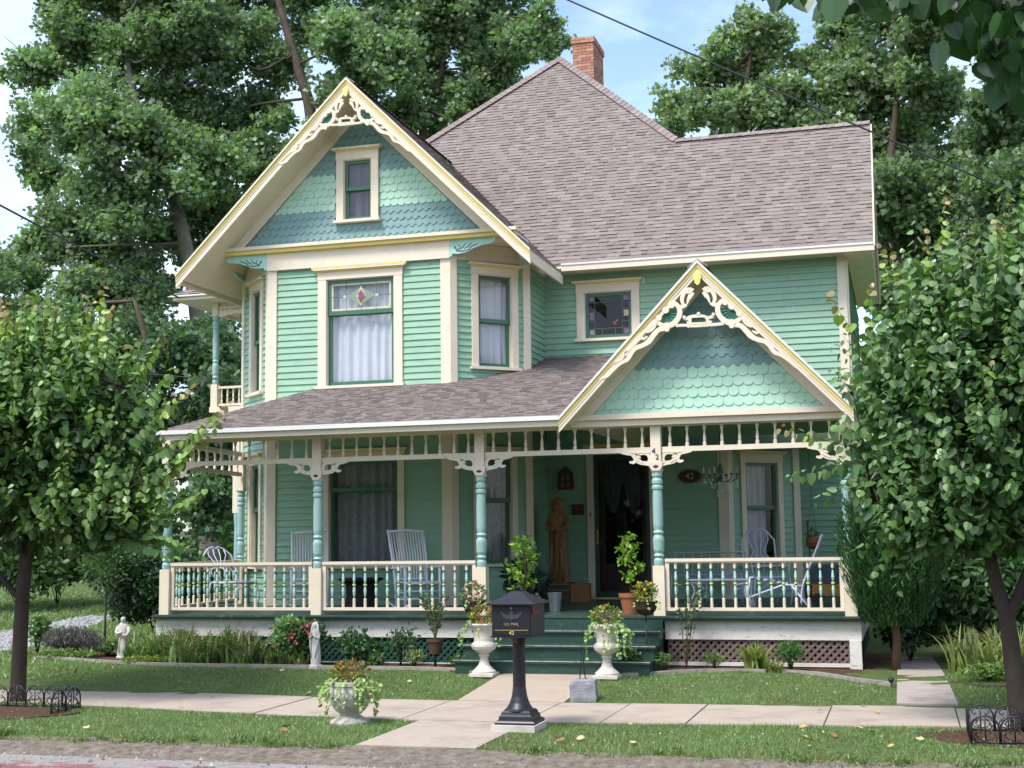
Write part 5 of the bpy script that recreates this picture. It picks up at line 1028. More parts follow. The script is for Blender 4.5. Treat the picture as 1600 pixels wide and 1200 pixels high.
for s in (-1, 1): mb.tube([(s * .13, -.05, 1.02), (s * .15, -.12, .88), (s * .06, -.17, .84), (0, -.175, .88)], [.045, .042, .034, .02], 8); mb.tube([(s * .07, -.12, .80), (s * .08, -.14, .4), (s * .10, -.14, .03)], [.02, .03, .035], 7)
mb.tube([(0, -.15, .82), (.02, -.15, .4), (0, -.15, .05)], [.02, .03, .03], 7); mb.build('figure', m_log, t); mb = MB(fr(cx + .02, cyy, z0)); mb.ball((0, -.128, 1.21), .012, n=6); mb.tube([(-.02, -.133, 1.235), (-.03, -.12, 1.24)], .006, 5); mb.tube([(.02, -.133, 1.235), (.03, -.12, 1.24)], .006, 5); mb.build('face', mat('dark wood', (.08, .04, .02), .6), t)
x, y = -5.03, 21.5; t = thing('cardboard_box', 'brown cardboard box on the porch between the crate and the door', 'box', (x, y, DZ)); mb = MB(fr(x, y, DZ, 6)); mb.box(-.15, .15, -.13, .13, 0, .29); mb.build('carton', mat('cardboard', (.22, .12, .06), .85, .15, .1, 8), t); mb = MB(fr(x, y, DZ, 6)); mb.box(-.02, .02, -.132, .132, .2905, .2925); mb.build('packing_tape', mat('packing tape', (.33, .22, .12), .3), t)
t = thing('wall_plaque', 'dark ornate wall plaque with pale figures left of the front door', 'wall plaque', (-5.46, 22.36, 2.62)); mb = MB(fr(-5.46, 22.37)); mb.prism([(-.13, 2.63), (.13, 2.63), (.14, 2.70), (.12, 2.92), (.07, 2.96), (0, 3.03), (-.07, 2.96), (-.12, 2.92), (-.14, 2.70)], -.045, 0); mb.build('frame', m_cr, t)
mb = MB(fr(-5.46, 22.37))
for i, (a, bz) in enumerate(((-.05, 2.70), (.05, 2.70), (-.04, 2.80), (.045, 2.82))): mb = MB(fr(-5.46, 22.37)); mb.disc(a, bz, .028, -.055, -.046, n=8); mb.disc(a, bz + .04, .015, -.056, -.0465, n=8); mb.build('relief', mat('grey relief', (.20, .19, .16), .7), t)
t = thing('wall_sign', 'small dark square sign on the wall beside the carved figure', 'sign', (-5.25, 22.36, 2.2)); mb = MB(fr(-5.26, 22.37)); mb.box(-.10, .10, -.02, 0, 2.20, 2.38); mb.build('board', m_cr, t); mb = MB(fr(-5.26, 22.37)); mb.box(-.07, .07, -.024, -.0205, 2.23, 2.35); mb.build('panel', mat('dull red panel', (.10, .04, .025), .6), t)
px2, pz2 = -3.36, 2.80; t = thing('oval_number_plaque', 'dark oval plaque with a gold rim reading 42 on the wall right of the door', 'house plaque', (px2, 22.36, pz2)); E_ = lambda a, b, n=28: [(px2 + a * math.cos(2 * math.pi * i / n), pz2 + b * math.sin(2 * math.pi * i / n)) for i in range(n)]
mb = MB(fr(0, 22.375)); mb.prism(E_(.205, .125), -.014, 0); mb.build('rim', mat('dull gold rim', (.30, .17, .06), .4, .5), t); mb = MB(fr(0, 22.375)); mb.prism(E_(.185, .105), -.019, -.0142); mb.build('field', m_plaqueb, t); text_mesh('house_number', '42', .14, Matrix.Translation((px2, 22.354, pz2)), mat('dull gold numerals', (.45, .36, .16), .5), t, ext=.002)
# hanging glass chandelier
hx, hy, hz = -2.49, 19.5, 2.72; t = thing('porch_chandelier', 'hanging glass chandelier with candle arms and crystal drops under the porch ceiling', 'chandelier', (hx, hy, 3.28)); m_cry = mat('pale glass crystal', (.45, .58, .56), .1, .8); mb = MB(fr(hx, hy)); mb.tube([(0, 0, 3.29), (0, 0, 2.55)], .008, 6); mb.lathe([(.01, 2.58), (.05, 2.62), (.02, 2.68), (.045, 2.74), (.015, 2.85)], (0, 0, 0), 10)
for i in range(6): a = i * math.pi / 3 + .3; c_, s2 = math.cos(a), math.sin(a); mb.tube(catmull([(0, 0, 2.62), (.12 * c_, .12 * s2, 2.58), (.22 * c_, .22 * s2, 2.62), (.24 * c_, .24 * s2, 2.68)], 4), .008, 5); mb.lathe([(.008, 2.67), (.032, 2.69), (.01, 2.70)], (.24 * c_, .24 * s2, 0), 8)
mb.build('frame', mat('tarnished green metal', (.07, .13, .11), .4, .5, metal=.3), t)
mb = MB(fr(hx, hy))
for i in range(6): a = i * math.pi / 3 + .3; mb.tube([(.24 * math.cos(a), .24 * math.sin(a), 2.70), (.24 * math.cos(a), .24 * math.sin(a), 2.79)], .011, 7)
mb.build('candle', mat('ivory candle', (.55, .50, .36), .5), t); mb = MB(fr(hx, hy)); rq = random.Random(4)
for i in range(44): a = rq.uniform(0, 6.28); r0 = rq.choice((.24, .24, .17, .05, .10)); z = 2.62 - rq.uniform(0, .12) - (.12 if r0 < .08 else 0); mb = MB(fr(hx, hy)); mb.ball((r0 * math.cos(a), r0 * math.sin(a), z), .011, n=4, sz=1.9); mb.build('crystal_drop', m_cry, t)
# rust ball ornament and a leaning broom by the right wall
t = thing('hanging_planter', 'rust coloured round hanging pot with a small plant near the right porch corner', 'hanging pot', (-1.35, 21.2, 1.72)); mb = MB(fr(-1.35, 21.2, 0)); mb.smooth = True; mb.lathe([(.02, 1.60), (.08, 1.63), (.10, 1.70), (.09, 1.78), (.07, 1.80)], (0, 0, 0), 14); mb.build('pot', mat('rust glaze', (.18, .06, .02), .5), t); mb = MB(fr(-1.35, 21.2, 0))
for s in (-1, 1): mb.tube([(s * .08, 0, 1.79), (0, 0, 2.3), (0, 0, 3.29)], .004, 4)
mb.build('hanger', m_iron, t); foliage('leaves', t, blob(60, (-1.35, 21.2, 1.84), (.08, .08, .05), 3), .05, 'oval', (.08, .14, .05), seed=3)
mb = MB(); mb.tube([(-1.5, 23.1, DZ), (-1.56, 23.38, DZ + 1.25)], .013, 6); mb.box(-1.62, -1.38, 23.05, 23.12, DZ, DZ + .2); tag(mb.build('broom', m_cr), 'dark broom leaning on the wall at the right end of the porch', 'broom')
# potted plants
m_tc = mat('terracotta', (.30, .115, .06), .8, .2, .12, 8, .1, 60, dirt=(.16, .08, .05), dirtamt=.25)
def pot(t, x, y, z, r, h, m):
    mb = MB(fr(x, y, z)); mb.smooth = True; mb.lathe([(r * .68, 0), (r * .93, h * .82), (r * 1.04, h * .82), (r * 1.06, h), (r * .94, h), (r * .9, h * .9), (.01, h * .9)], (0, 0, 0), 22); mb.build('pot', m, t)
def lime(x, y, z, h, rx, label, potm, pr=.15, ph=.26, n=260, seed=0, low=.25):
    t = thing('potted_lime_tree', label, 'potted tree', (x, y, z), 'lime green potted trees on the porch'); pot(t, x, y, z, pr, ph, potm); mb = MB(); q = random.Random(seed); mb.tube([(x, y, z + ph * .9), (x + .02, y, z + ph + (h - ph) * .5), (x, y, z + h * .95)], [.013, .01, .005], 6); P = []
    for i in range(26):
        f = low + (1 - low) * i / 25; zz = z + ph + (h - ph) * f; a = q.uniform(0, 6.28); L0 = rx * (1.1 - abs(f - .5) * 1.1) * q.uniform(.7, 1.15); e = (x + L0 * math.cos(a), y + L0 * math.sin(a), zz + L0 * .5); mb.tube([(x, y, zz), e], [.006, .003], 4)
        for j in range(n // 26): u = q.uniform(.3, 1.05); P.append((x + (e[0] - x) * u + q.uniform(-.03, .03), y + (e[1] - y) * u + q.uniform(-.03, .03), zz + (e[2] - zz) * u + q.uniform(-.03, .03)))
    mb.build('stem', mat('green brown stem', (.08, .07, .03), .8), t); foliage('leaves', t, P, .075, 'oval', (.24, .42, .05), seed=seed, var=.3)
lime(-5.05, 18.15, DZ, 1.0, .22, 'bright green potted tree left of the steps, behind the mailbox', m_tc, .19, .20, 330, 5, .1)
lime(-3.55, 18.05, DZ, 1.0, .17, 'bright green potted tree in a terracotta pot right of the steps', m_tc, .15, .27, 260, 6, .18)
x, y = -4.73, 18.6; t = thing('metal_bucket', 'galvanized metal bucket on the porch behind the mailbox', 'bucket', (x, y, DZ)); mb = MB(fr(x, y, DZ)); mb.smooth = True; mb.lathe([(.075, 0), (.10, .25), (.105, .25), (.105, .26), (.095, .26), (.07, .01)], (0, 0, 0), 20); mb.build('pail', mat('galvanized steel', (.28, .34, .34), .35, .5, .1, 8, metal=.6), t); mb = MB(fr(x, y, DZ)); mb.tube([(-.1, 0, .25), (-.06, .06, .16), (.06, .06, .16), (.1, 0, .25)], .004, 4); mb.build('handle', m_iron, t)
x, y = -5.42, 19.2; t = thing('potted_shrub', 'dark leafy potted shrub behind the bright green tree left of the steps', 'potted plant', (x, y, DZ)); pot(t, x, y, DZ, .17, .26, m_dkt); foliage('leaves', t, blob(260, (x, y, DZ + .46), (.19, .2, .27), 8, .2), .10, 'oval', (.02, .06, .025), seed=8)
x, y = -5.35, 18.3; t = thing('blue_pot', 'small dark blue glazed pot beside the terracotta pot left of the steps', 'pot', (x + .5, y - .35, DZ)); pot(t, x + .5, y - .35, DZ, .08, .16, mat('blue glaze', (.015, .02, .12), .2, .6)); foliage('leaves', t, blob(40, (x + .5, y - .35, DZ + .2), (.07, .07, .06), 9), .05, 'oval', (.05, .10, .03), seed=9)
x, y = -5.62, 21.0; t = thing('potted_fern', 'dark fern in a pot against the corner board near the crate', 'potted plant', (x, y, DZ)); pot(t, x, y, DZ, .10, .18, m_dkt); foliage('leaves', t, blob(160, (x, y, DZ + .32), (.17, .17, .16), 12, .3), .13, 'narrow', (.02, .055, .025), seed=12)
def bowlstand(x, y, zt, label, cols, seed, n=200):
    t = thing('flower_bowl', label, 'flower bowl', (x, y, gz(x, y)), 'flower bowls on stands beside the steps'); mb = MB(fr(x, y)); mb.smooth = True
    mb.lathe([(.03, zt - .17), (.09, zt - .15), (.135, zt - .09), (.15, zt), (.155, zt), (.155, zt + .012), (.14, zt), (.01, zt - .01)], (0, 0, 0), 20); mb.build('bowl', mat('dark brown basket', (.045, .028, .02), .8, .2, .3, 20, .5, 60), t)
    mb = MB(fr(x, y)); mb.tube([(0, 0, gz(x, y)), (0, 0, zt - .16)], .010, 6)
    for k in range(3): a = k * 2.1; mb.tube([(0, 0, gz(x, y) + .10), (.09 * math.cos(a), .09 * math.sin(a), gz(x, y))], .006, 4)
    mb.build('stand', m_iron, t); arrangement(t, (x, y, zt), .16, .24, cols, seed, 4, .15, n, (.13, .20, .07))
bowlstand(-5.45, 17.15, 1.0, 'brown bowl of pink and peach flowers on a stand left of the steps', [(.50, .13, .14), (.55, .35, .22), (.5, .45, .35)], 90, 260)
bowlstand(-3.18, 17.15, 1.0, 'brown bowl of yellow daisies on a stand right of the steps', [(.62, .48, .02), (.30, .22, .06), (.62, .48, .02)], 95)
# flower pots standing among the bed plants
def thinplant(x, y, h, label, seed, n=170, potd=True, lc=(.10, .15, .06), sp=.28):
    z = gz(x, y) + .01; t = thing('potted_plant' if potd else 'wispy_shrub', label, 'potted plant' if potd else 'shrub', (x, y, z)); q = random.Random(seed); b0 = z
    if potd: pot(t, x, y, z + .18, .11, .19, m_cr); mb = MB(); mb.tube([(x, y, z), (x, y, z + .2)], .02, 6); mb.build('stand', m_iron, t); b0 = z + .35
    mb = MB(); P = []; A = []
    for i in range(9):
        a = q.uniform(0, 6.28); r0 = q.uniform(.2, 1) * sp; pts = [(x, y, b0), (x + r0 * .5 * math.cos(a), y + r0 * .5 * math.sin(a), b0 + (h - b0 + z) * .5), (x + r0 * math.cos(a), y + r0 * math.sin(a), z + h * q.uniform(.75, 1))]; c = catmull(pts, 8); mb.tube(c, .004, 4)
        for j in range(n // 9): k = q.uniform(.2, 1); p = c[int(k * (len(c) - 1))]; P.append((p[0] + q.uniform(-.03, .03), p[1] + q.uniform(-.03, .03), p[2])); A.append((q.uniform(-1, 1), q.uniform(-1, 1), .4))
    mb.build('stem', mat('brown stem', (.07, .05, .03), .8), t); foliage('leaves', t, P, .06, 'oval', lc, ax=A, seed=seed, var=.3)
thinplant(-5.98, 17.12, 1.0, 'wispy plant in a hanging brown pot left of the steps, in front of the railing', 21, 200)
thinplant(-2.72, 17.35, 1.15, 'tall wispy twiggy shrub growing in front of the right porch railing', 22, 190, False)

# ------------------------------------------------------------------ beds: irises, lilies, shrubs
m_leaf = mat('leaf green', (1, 1, 1), .42, .45, .12, 3, attr=True, translucent=.30)
def cluster(name, label, cat_, c, r, n, size, shape, col, seed, ax=None, shell=.35, grp=None, var=.35, stems=6, upb=.6, branchcol=(.06, .045, .03), lumps=9):
    z0 = gz(c[0], c[1]); t = thing(name, label, cat_, (c[0], c[1], z0), grp); q = np.random.RandomState(seed); P = []
    for i in range(lumps):       # an uneven outline: smaller lumps inside the outer shape
        d = q.normal(size=3); d /= np.linalg.norm(d); d[2] = abs(d[2]) * .9 - .25; cc = np.array([c[0], c[1], z0 + r[2]]) + d * np.array(r) * q.uniform(.35, .62); P.append(blob(n // lumps, cc, [v * q.uniform(.42, .62) for v in r], seed * 31 + i, shell))
    P = np.concatenate(P); P = P[P[:, 2] > z0 + .02]; mb = MB(); qq = random.Random(seed)
    for i in range(stems): a = qq.uniform(0, 6.28); rr = qq.uniform(.2, .7); mb.tube([(c[0], c[1], z0), (c[0] + .4 * rr * r[0] * math.cos(a), c[1] + .4 * rr * r[1] * math.sin(a), z0 + r[2] * .8), (c[0] + rr * r[0] * math.cos(a), c[1] + rr * r[1] * math.sin(a), z0 + r[2] * 1.5)], [.014, .009, .004], 5)
    mb.build('stem', mat('shrub stem ' + name, branchcol, .85), t); foliage('foliage', t, P, size, shape, col, seed=seed, var=var, mat_=m_leaf, upb=upb, ax=None if ax is None else np.broadcast_to(np.array(ax), P.shape)); return t
def grassclump(name, label, cat_, c, rx, ry, h, n, col, seed, w=1.0, lean=.6, grp=None, flowers=None, parent=None):
    z0 = gz(c[0], c[1]); q = np.random.RandomState(seed); t = thing(name, label, cat_, (c[0], c[1], z0), grp); V = []; F = []; C = []; k = 0
    for i in range(n):
        a, rr = q.uniform(0, 6.28), q.uniform(0, 1) ** .5; bx, by = c[0] + rx * rr * math.cos(a), c[1] + ry * rr * math.sin(a); da = q.uniform(0, 6.28); L0 = h * q.uniform(.55, 1.1); ln = lean * q.uniform(.2, 1.1) * L0; wd = .013 * w * q.uniform(.6, 1.3); dx, dy = math.cos(da), math.sin(da); sxx, syy = -dy, dx; z = gz(bx, by); cc = np.array(col) * q.uniform(.6, 1.35) * (1 + q.uniform(-.08, .08, 3)); 
        if q.uniform() < .1: cc = np.array((.22, .17, .06)) * q.uniform(.7, 1.3)
        seg = 5
        for s in range(seg + 1):
            f = s / seg; x = bx + dx * ln * f ** 2; y = by + dy * ln * f ** 2; zz = z + L0 * (f - .38 * (ln / L0) * f ** 3); ww = wd * (1 - f) ** .6 + .0008; V += [(x - sxx * ww, y - syy * ww, zz), (x + sxx * ww, y + syy * ww, zz)]
        for s in range(seg): F.append((k + 2 * s, k + 2 * s + 1, k + 2 * s + 3, k + 2 * s + 2)); C.append(cc)
        k += 2 * (seg + 1)
    mesh_np('blades', V, F, m_leaf, t, col=np.clip(np.array(C), 0, 1))
    if flowers:
        m_ = len(flowers) * 10; P = np.stack([c[0] + q.uniform(-rx, rx, m_), c[1] + q.uniform(-ry, ry, m_), z0 + h * q.uniform(.5, .85, m_)], 1); foliage('blossoms', t, P, .032, 'quad', np.array([flowers[i % len(flowers)] for i in range(m_)]), seed=seed, mat_=m_leaf)
    return t
G1, G2, G3 = (.16, .24, .08), (.11, .20, .06), (.20, .27, .10)
iris = [(-10.6, 17.75, .30, .22, .50, 90, G3), (-10.2, 17.6, .3, .28, .60, 120, G1), (-9.7, 17.35, .3, .28, .55, 110, G3), (-9.25, 17.4, .28, .26, .60, 110, G1), (-8.8, 17.3, .28, .26, .55, 110, (.18, .24, .11)), (-10.5, 17.45, .3, .15, .3, 90, G2)]
for i, (x, y, rx, ry, h, n, c) in enumerate(iris): grassclump('iris_clump', ['blue green iris clump right of the friar statue', 'tall iris clump below the left end of the railing', 'tangled iris clump left of the second porch post', 'tall iris clump in the middle of the left bed', 'yellowish iris clump left of the round green shrub', 'short leafy clump at the front edge behind the friar statue'][i], 'iris', (x, y), rx, ry, h, n, c, 100 + i, 1.5, .95, 'iris clumps in the left bed', [(.35, .12, .06), (.4, .3, .1)] if i in (1, 2, 3) else None)
cluster('wild_perennial', 'tall tangled perennial with small reddish flowers among the irises, left part of the bed', 'perennial', (-10.0, 17.55), (.5, .2, .3), 900, .05, 'narrow', (.17, .20, .09), 150, shell=.05, stems=14)
cluster('wild_perennial', 'tangled brownish seed heads and stems between the irises and the round green shrub', 'perennial', (-9.0, 17.5), (.55, .2, .30), 900, .045, 'narrow', (.20, .19, .10), 151, shell=.05, stems=16)
for i, (x, y, h, c) in enumerate(((-9.35, 17.12, .3, G2), (-8.75, 17.08, .28, G1), (-8.25, 17.1, .32, G2), (-7.95, 17.12, .28, G3))): grassclump('daylily', ['arching daylily at the front of the left bed, nearest the statue of the friar', 'arching daylily before the middle of the iris bed', 'arching daylily below the round green shrub', 'arching daylily left of the veiled statue'][i], 'daylily', (x, y), .16, .12, h, 70, c, 140 + i, 1.2, 1.0, 'daylilies along the left bed edging')
cluster('sedum_mound', 'round pale green mounded shrub left of the pink flowers', 'shrub', (-8.22, 17.35), (.36, .3, .38), 2600, .06, 'oval', (.17, .30, .10), 201, shell=.5)
t = cluster('rose_bush', 'dark green bush with pink flowers beside the veiled statue', 'flowering bush', (-7.82, 17.25), (.34, .25, .34), 1700, .065, 'oval', (.05, .11, .03), 202)
q = np.random.RandomState(5); P = [on_ for on_ in [(-7.95, 16.95, .62), (-7.80, 16.92, .58), (-7.72, 16.88, .60), (-7.70, 16.88, .52), (-7.97, 16.96, .50), (-8.20, 16.95, .34), (-7.88, 16.9, .38), (-7.64, 16.88, .47), (-7.62, 16.86, .66), (-8.0, 16.95, .44)]]
PP = []; 
for p in P:
    for k in range(5): PP.append((p[0] + q.normal() * .014, p[1] + q.normal() * .012, p[2] + q.normal() * .014 + .1))
foliage('blossoms', t, PP, .042, 'quad', (.58, .10, .20), seed=6, var=.25, mat_=m_leaf)
cluster('leafy_bush', 'low dark green bush right of the veiled statue', 'bush', (-7.2, 17.35), (.45, .25, .26), 1500, .06, 'oval', (.05, .12, .04), 203)
for i, (x, y, r, c, n) in enumerate(((-6.55, 17.35, .26, (.06, .13, .05), 480), (-6.25, 17.05, .17, (.20, .26, .08), 420), (-6.75, 17.0, .13, (.10, .18, .05), 260), (-5.6, 17.0, .14, (.08, .15, .04), 240), (-3.35, 16.9, .2, (.06, .13, .04), 320), (-2.95, 17.05, .17, (.10, .19, .05), 420), (-2.35, 17.25, .17, (.14, .22, .06), 360))):
    cluster('small_perennial', ['thin dark perennial in the left bed before the green lattice', 'yellow green perennial left of the steps', 'small perennial at the edging left of the yellow green one', 'small leafy plant at the foot of the steps, left side', 'vine like plant at the foot of the steps, right side', 'feathery green plant before the right lattice, nearest the steps', 'yellowish small plant before the right lattice'][i], 'perennial', (x, y), (r, r * .8, r * (1.3 if i == 0 else .9)), n, .05, 'narrow' if i in (1, 5, 6) else 'oval', c, 210 + i, stems=4)
grassclump('variegated_lily', 'yellow green strappy clump before the right lattice', 'lily', (-1.85, 17.3), .13, .1, .42, 110, (.26, .34, .09), 301, 1.4, .8)
cluster('round_shrub', 'round mid green shrub before the right end of the lattice', 'shrub', (-1.42, 17.3), (.24, .2, .22), 1100, .055, 'narrow', (.08, .19, .05), 302, shell=.4)
grassclump('ground_lily', 'low lily leaves left of the round shrub at the edging', 'lily', (-1.62, 17.15), .12, .08, .2, 60, (.16, .24, .06), 303, 1.2, .9)
cluster('lavender_patch', 'purple grey lavender patch left of the friar statue', 'lavender', (-11.95, 17.95), (.60, .22, .24), 5200, .06, 'narrow', (.15, .14, .15), 304, ax=(0, 0, 1), shell=.1)
cluster('ground_cover_patch', 'low green patch at the foot of the topiary tree, behind the edging', 'ground cover', (-11.9, 17.75), (.7, .14, .08), 900, .045, 'oval', (.15, .24, .06), 313)
cluster('ground_cover_patch', 'leafy green patch between the topiary stem and the friar statue', 'ground cover', (-11.5, 18.2), (.5, .4, .13), 1600, .06, 'oval', (.12, .20, .06), 316)
cluster('ground_cover_patch', 'loose green growth between the lavender and the driveway', 'ground cover', (-12.6, 18.9), (.5, .5, .2), 1400, .06, 'oval', (.13, .21, .07), 314)
cluster('ground_cover_patch', 'yellow green low growth along the edging before the irises', 'ground cover', (-10.2, 17.12), (.5, .09, .07), 700, .04, 'oval', (.22, .28, .05), 315)
cluster('pale_perennial', 'pale green leafy clump by the driveway left of the lavender', 'perennial', (-12.9, 18.4), (.25, .22, .36), 700, .07, 'oval', (.16, .27, .10), 305)
grassclump('wild_lily', 'yellowing lily clump right of the side path', 'lily', (.95, 17.3), .55, .35, .62, 240, (.20, .25, .08), 306, 1.3, .7, flowers=[(.4, .25, .05)])
grassclump('yellow_lily', 'small yellowing clump at the far right beyond the side path', 'lily', (1.7, 17.0), .4, .3, .5, 150, (.24, .27, .08), 307, 1.3, .8)
cluster('ground_cover_patch', 'low bright green patch beside the path under the lilies', 'ground cover', (.85, 16.7), (.4, .25, .12), 800, .05, 'oval', (.16, .27, .06), 308)
# topiary ball on a stem, big bush by the driveway, spirea
x, y = -12.05, 18.9; t = thing('topiary_tree', 'small lollipop topiary tree with a bare stem in the left bed', 'topiary', (x, y, .13)); mb = MB(); mb.tube([(x, y, .1), (x + .01, y, .8), (x, y, 1.25)], [.022, .018, .014], 7)
for i in range(16): a = i * .8; mb.tube([(x, y, 1.15), (x + .3 * math.cos(a), y + .3 * math.sin(a), 1.35 + .1 * math.sin(i * 2))], [.008, .003], 4)
mb.build('trunk', mat('grey bark stem', (.10, .085, .065), .9), t); foliage('crown', t, np.concatenate([blob(900, (x, y, 1.45), (.43, .40, .36), 8, .3), blob(300, (x - .2, y, 1.55), (.2, .2, .2), 9, .3), blob(300, (x + .15, y, 1.62), (.2, .2, .2), 10, .3)]), .06, 'oval', (.06, .12, .035), seed=8, mat_=m_leaf)
cluster('laurel_bush', 'large dark evergreen bush behind the friar statue, left of the porch', 'bush', (-11.55, 19.6), (.9, .7, .95), 9000, .085, 'oval', (.035, .085, .035), 311, lumps=22, shell=.5)
cluster('laurel_bush', 'dark bush farther back between the topiary and the porch', 'bush', (-12.6, 21.5), (1.2, .9, 1.0), 6000, .09, 'oval', (.035, .08, .03), 312, lumps=16, shell=.5)
# evergreen at the right porch corner
x, y = -.18, 17.7; t = thing('arborvitae', 'dark fan leaved evergreen tree with a bare lower trunk at the right porch corner', 'evergreen tree', (x, y, .14)); mb = MB(); mb.tube([(x, y, .1), (x + .03, y, .5), (x, y, 1.0), (x, y, 2.4)], [.06, .05, .04, .015], 8)
q = random.Random(5)
for i in range(40): f = q.uniform(.2, 1); a = q.uniform(0, 6.28); zz = .5 + 2.0 * f; mb.tube([(x, y, zz), (x + .4 * math.cos(a), y + .4 * math.sin(a), zz + .5)], [.010, .003], 4)
mb.build('trunk', mat('reddish bark', (.12, .075, .05), .9, .1, .2, 12, .4), t)
P = []; A = []; qn = np.random.RandomState(3)
for i in range(4200):
    f = qn.uniform(0, 1); zz = .66 + 1.95 * f; r0 = (.56 * math.sin(math.pi * min(1, (f * .8 + .17))) ** .8) * qn.uniform(.35, 1.05); a = qn.uniform(0, 6.28); bx, by = x + r0 * math.cos(a), y + r0 * math.sin(a)
    for k in range(14): u = k / 14; P.append((bx + .10 * u * math.cos(a) + qn.normal() * .014, by + .10 * u * math.sin(a) + qn.normal() * .014, zz + .26 * u + qn.normal() * .012)); A.append((math.cos(a) * .4, math.sin(a) * .4, 1))
foliage('crown', t, P, .075, 'narrow', (.042, .11, .035), ax=A, seed=3, var=.35, mat_=m_leaf)
# rhododendrons at the right
for i, (x, y, rx, rz, n) in enumerate(((1.0, 19.2, 1.1, 1.0, 9000), (.75, 21.6, 1.3, 1.6, 9000), (2.6, 19.8, 1.3, 1.35, 9000))):
    cluster('rhododendron', ['broad leaved rhododendron beside the end of the side path', 'taller rhododendron behind, against the side of the house', 'large rhododendron at the far right edge'][i], 'rhododendron', (x, y), (rx, .9, rz), n, .12, 'oval', (.085, .165, .07), 320 + i, lumps=26, shell=.6, grp='rhododendrons right of the house')
cluster('shade_shrub', 'dark low shrub in the shade between the evergreen and the path', 'shrub', (.0, 18.9), (.5, .5, .35), 1600, .08, 'oval', (.04, .09, .03), 330)

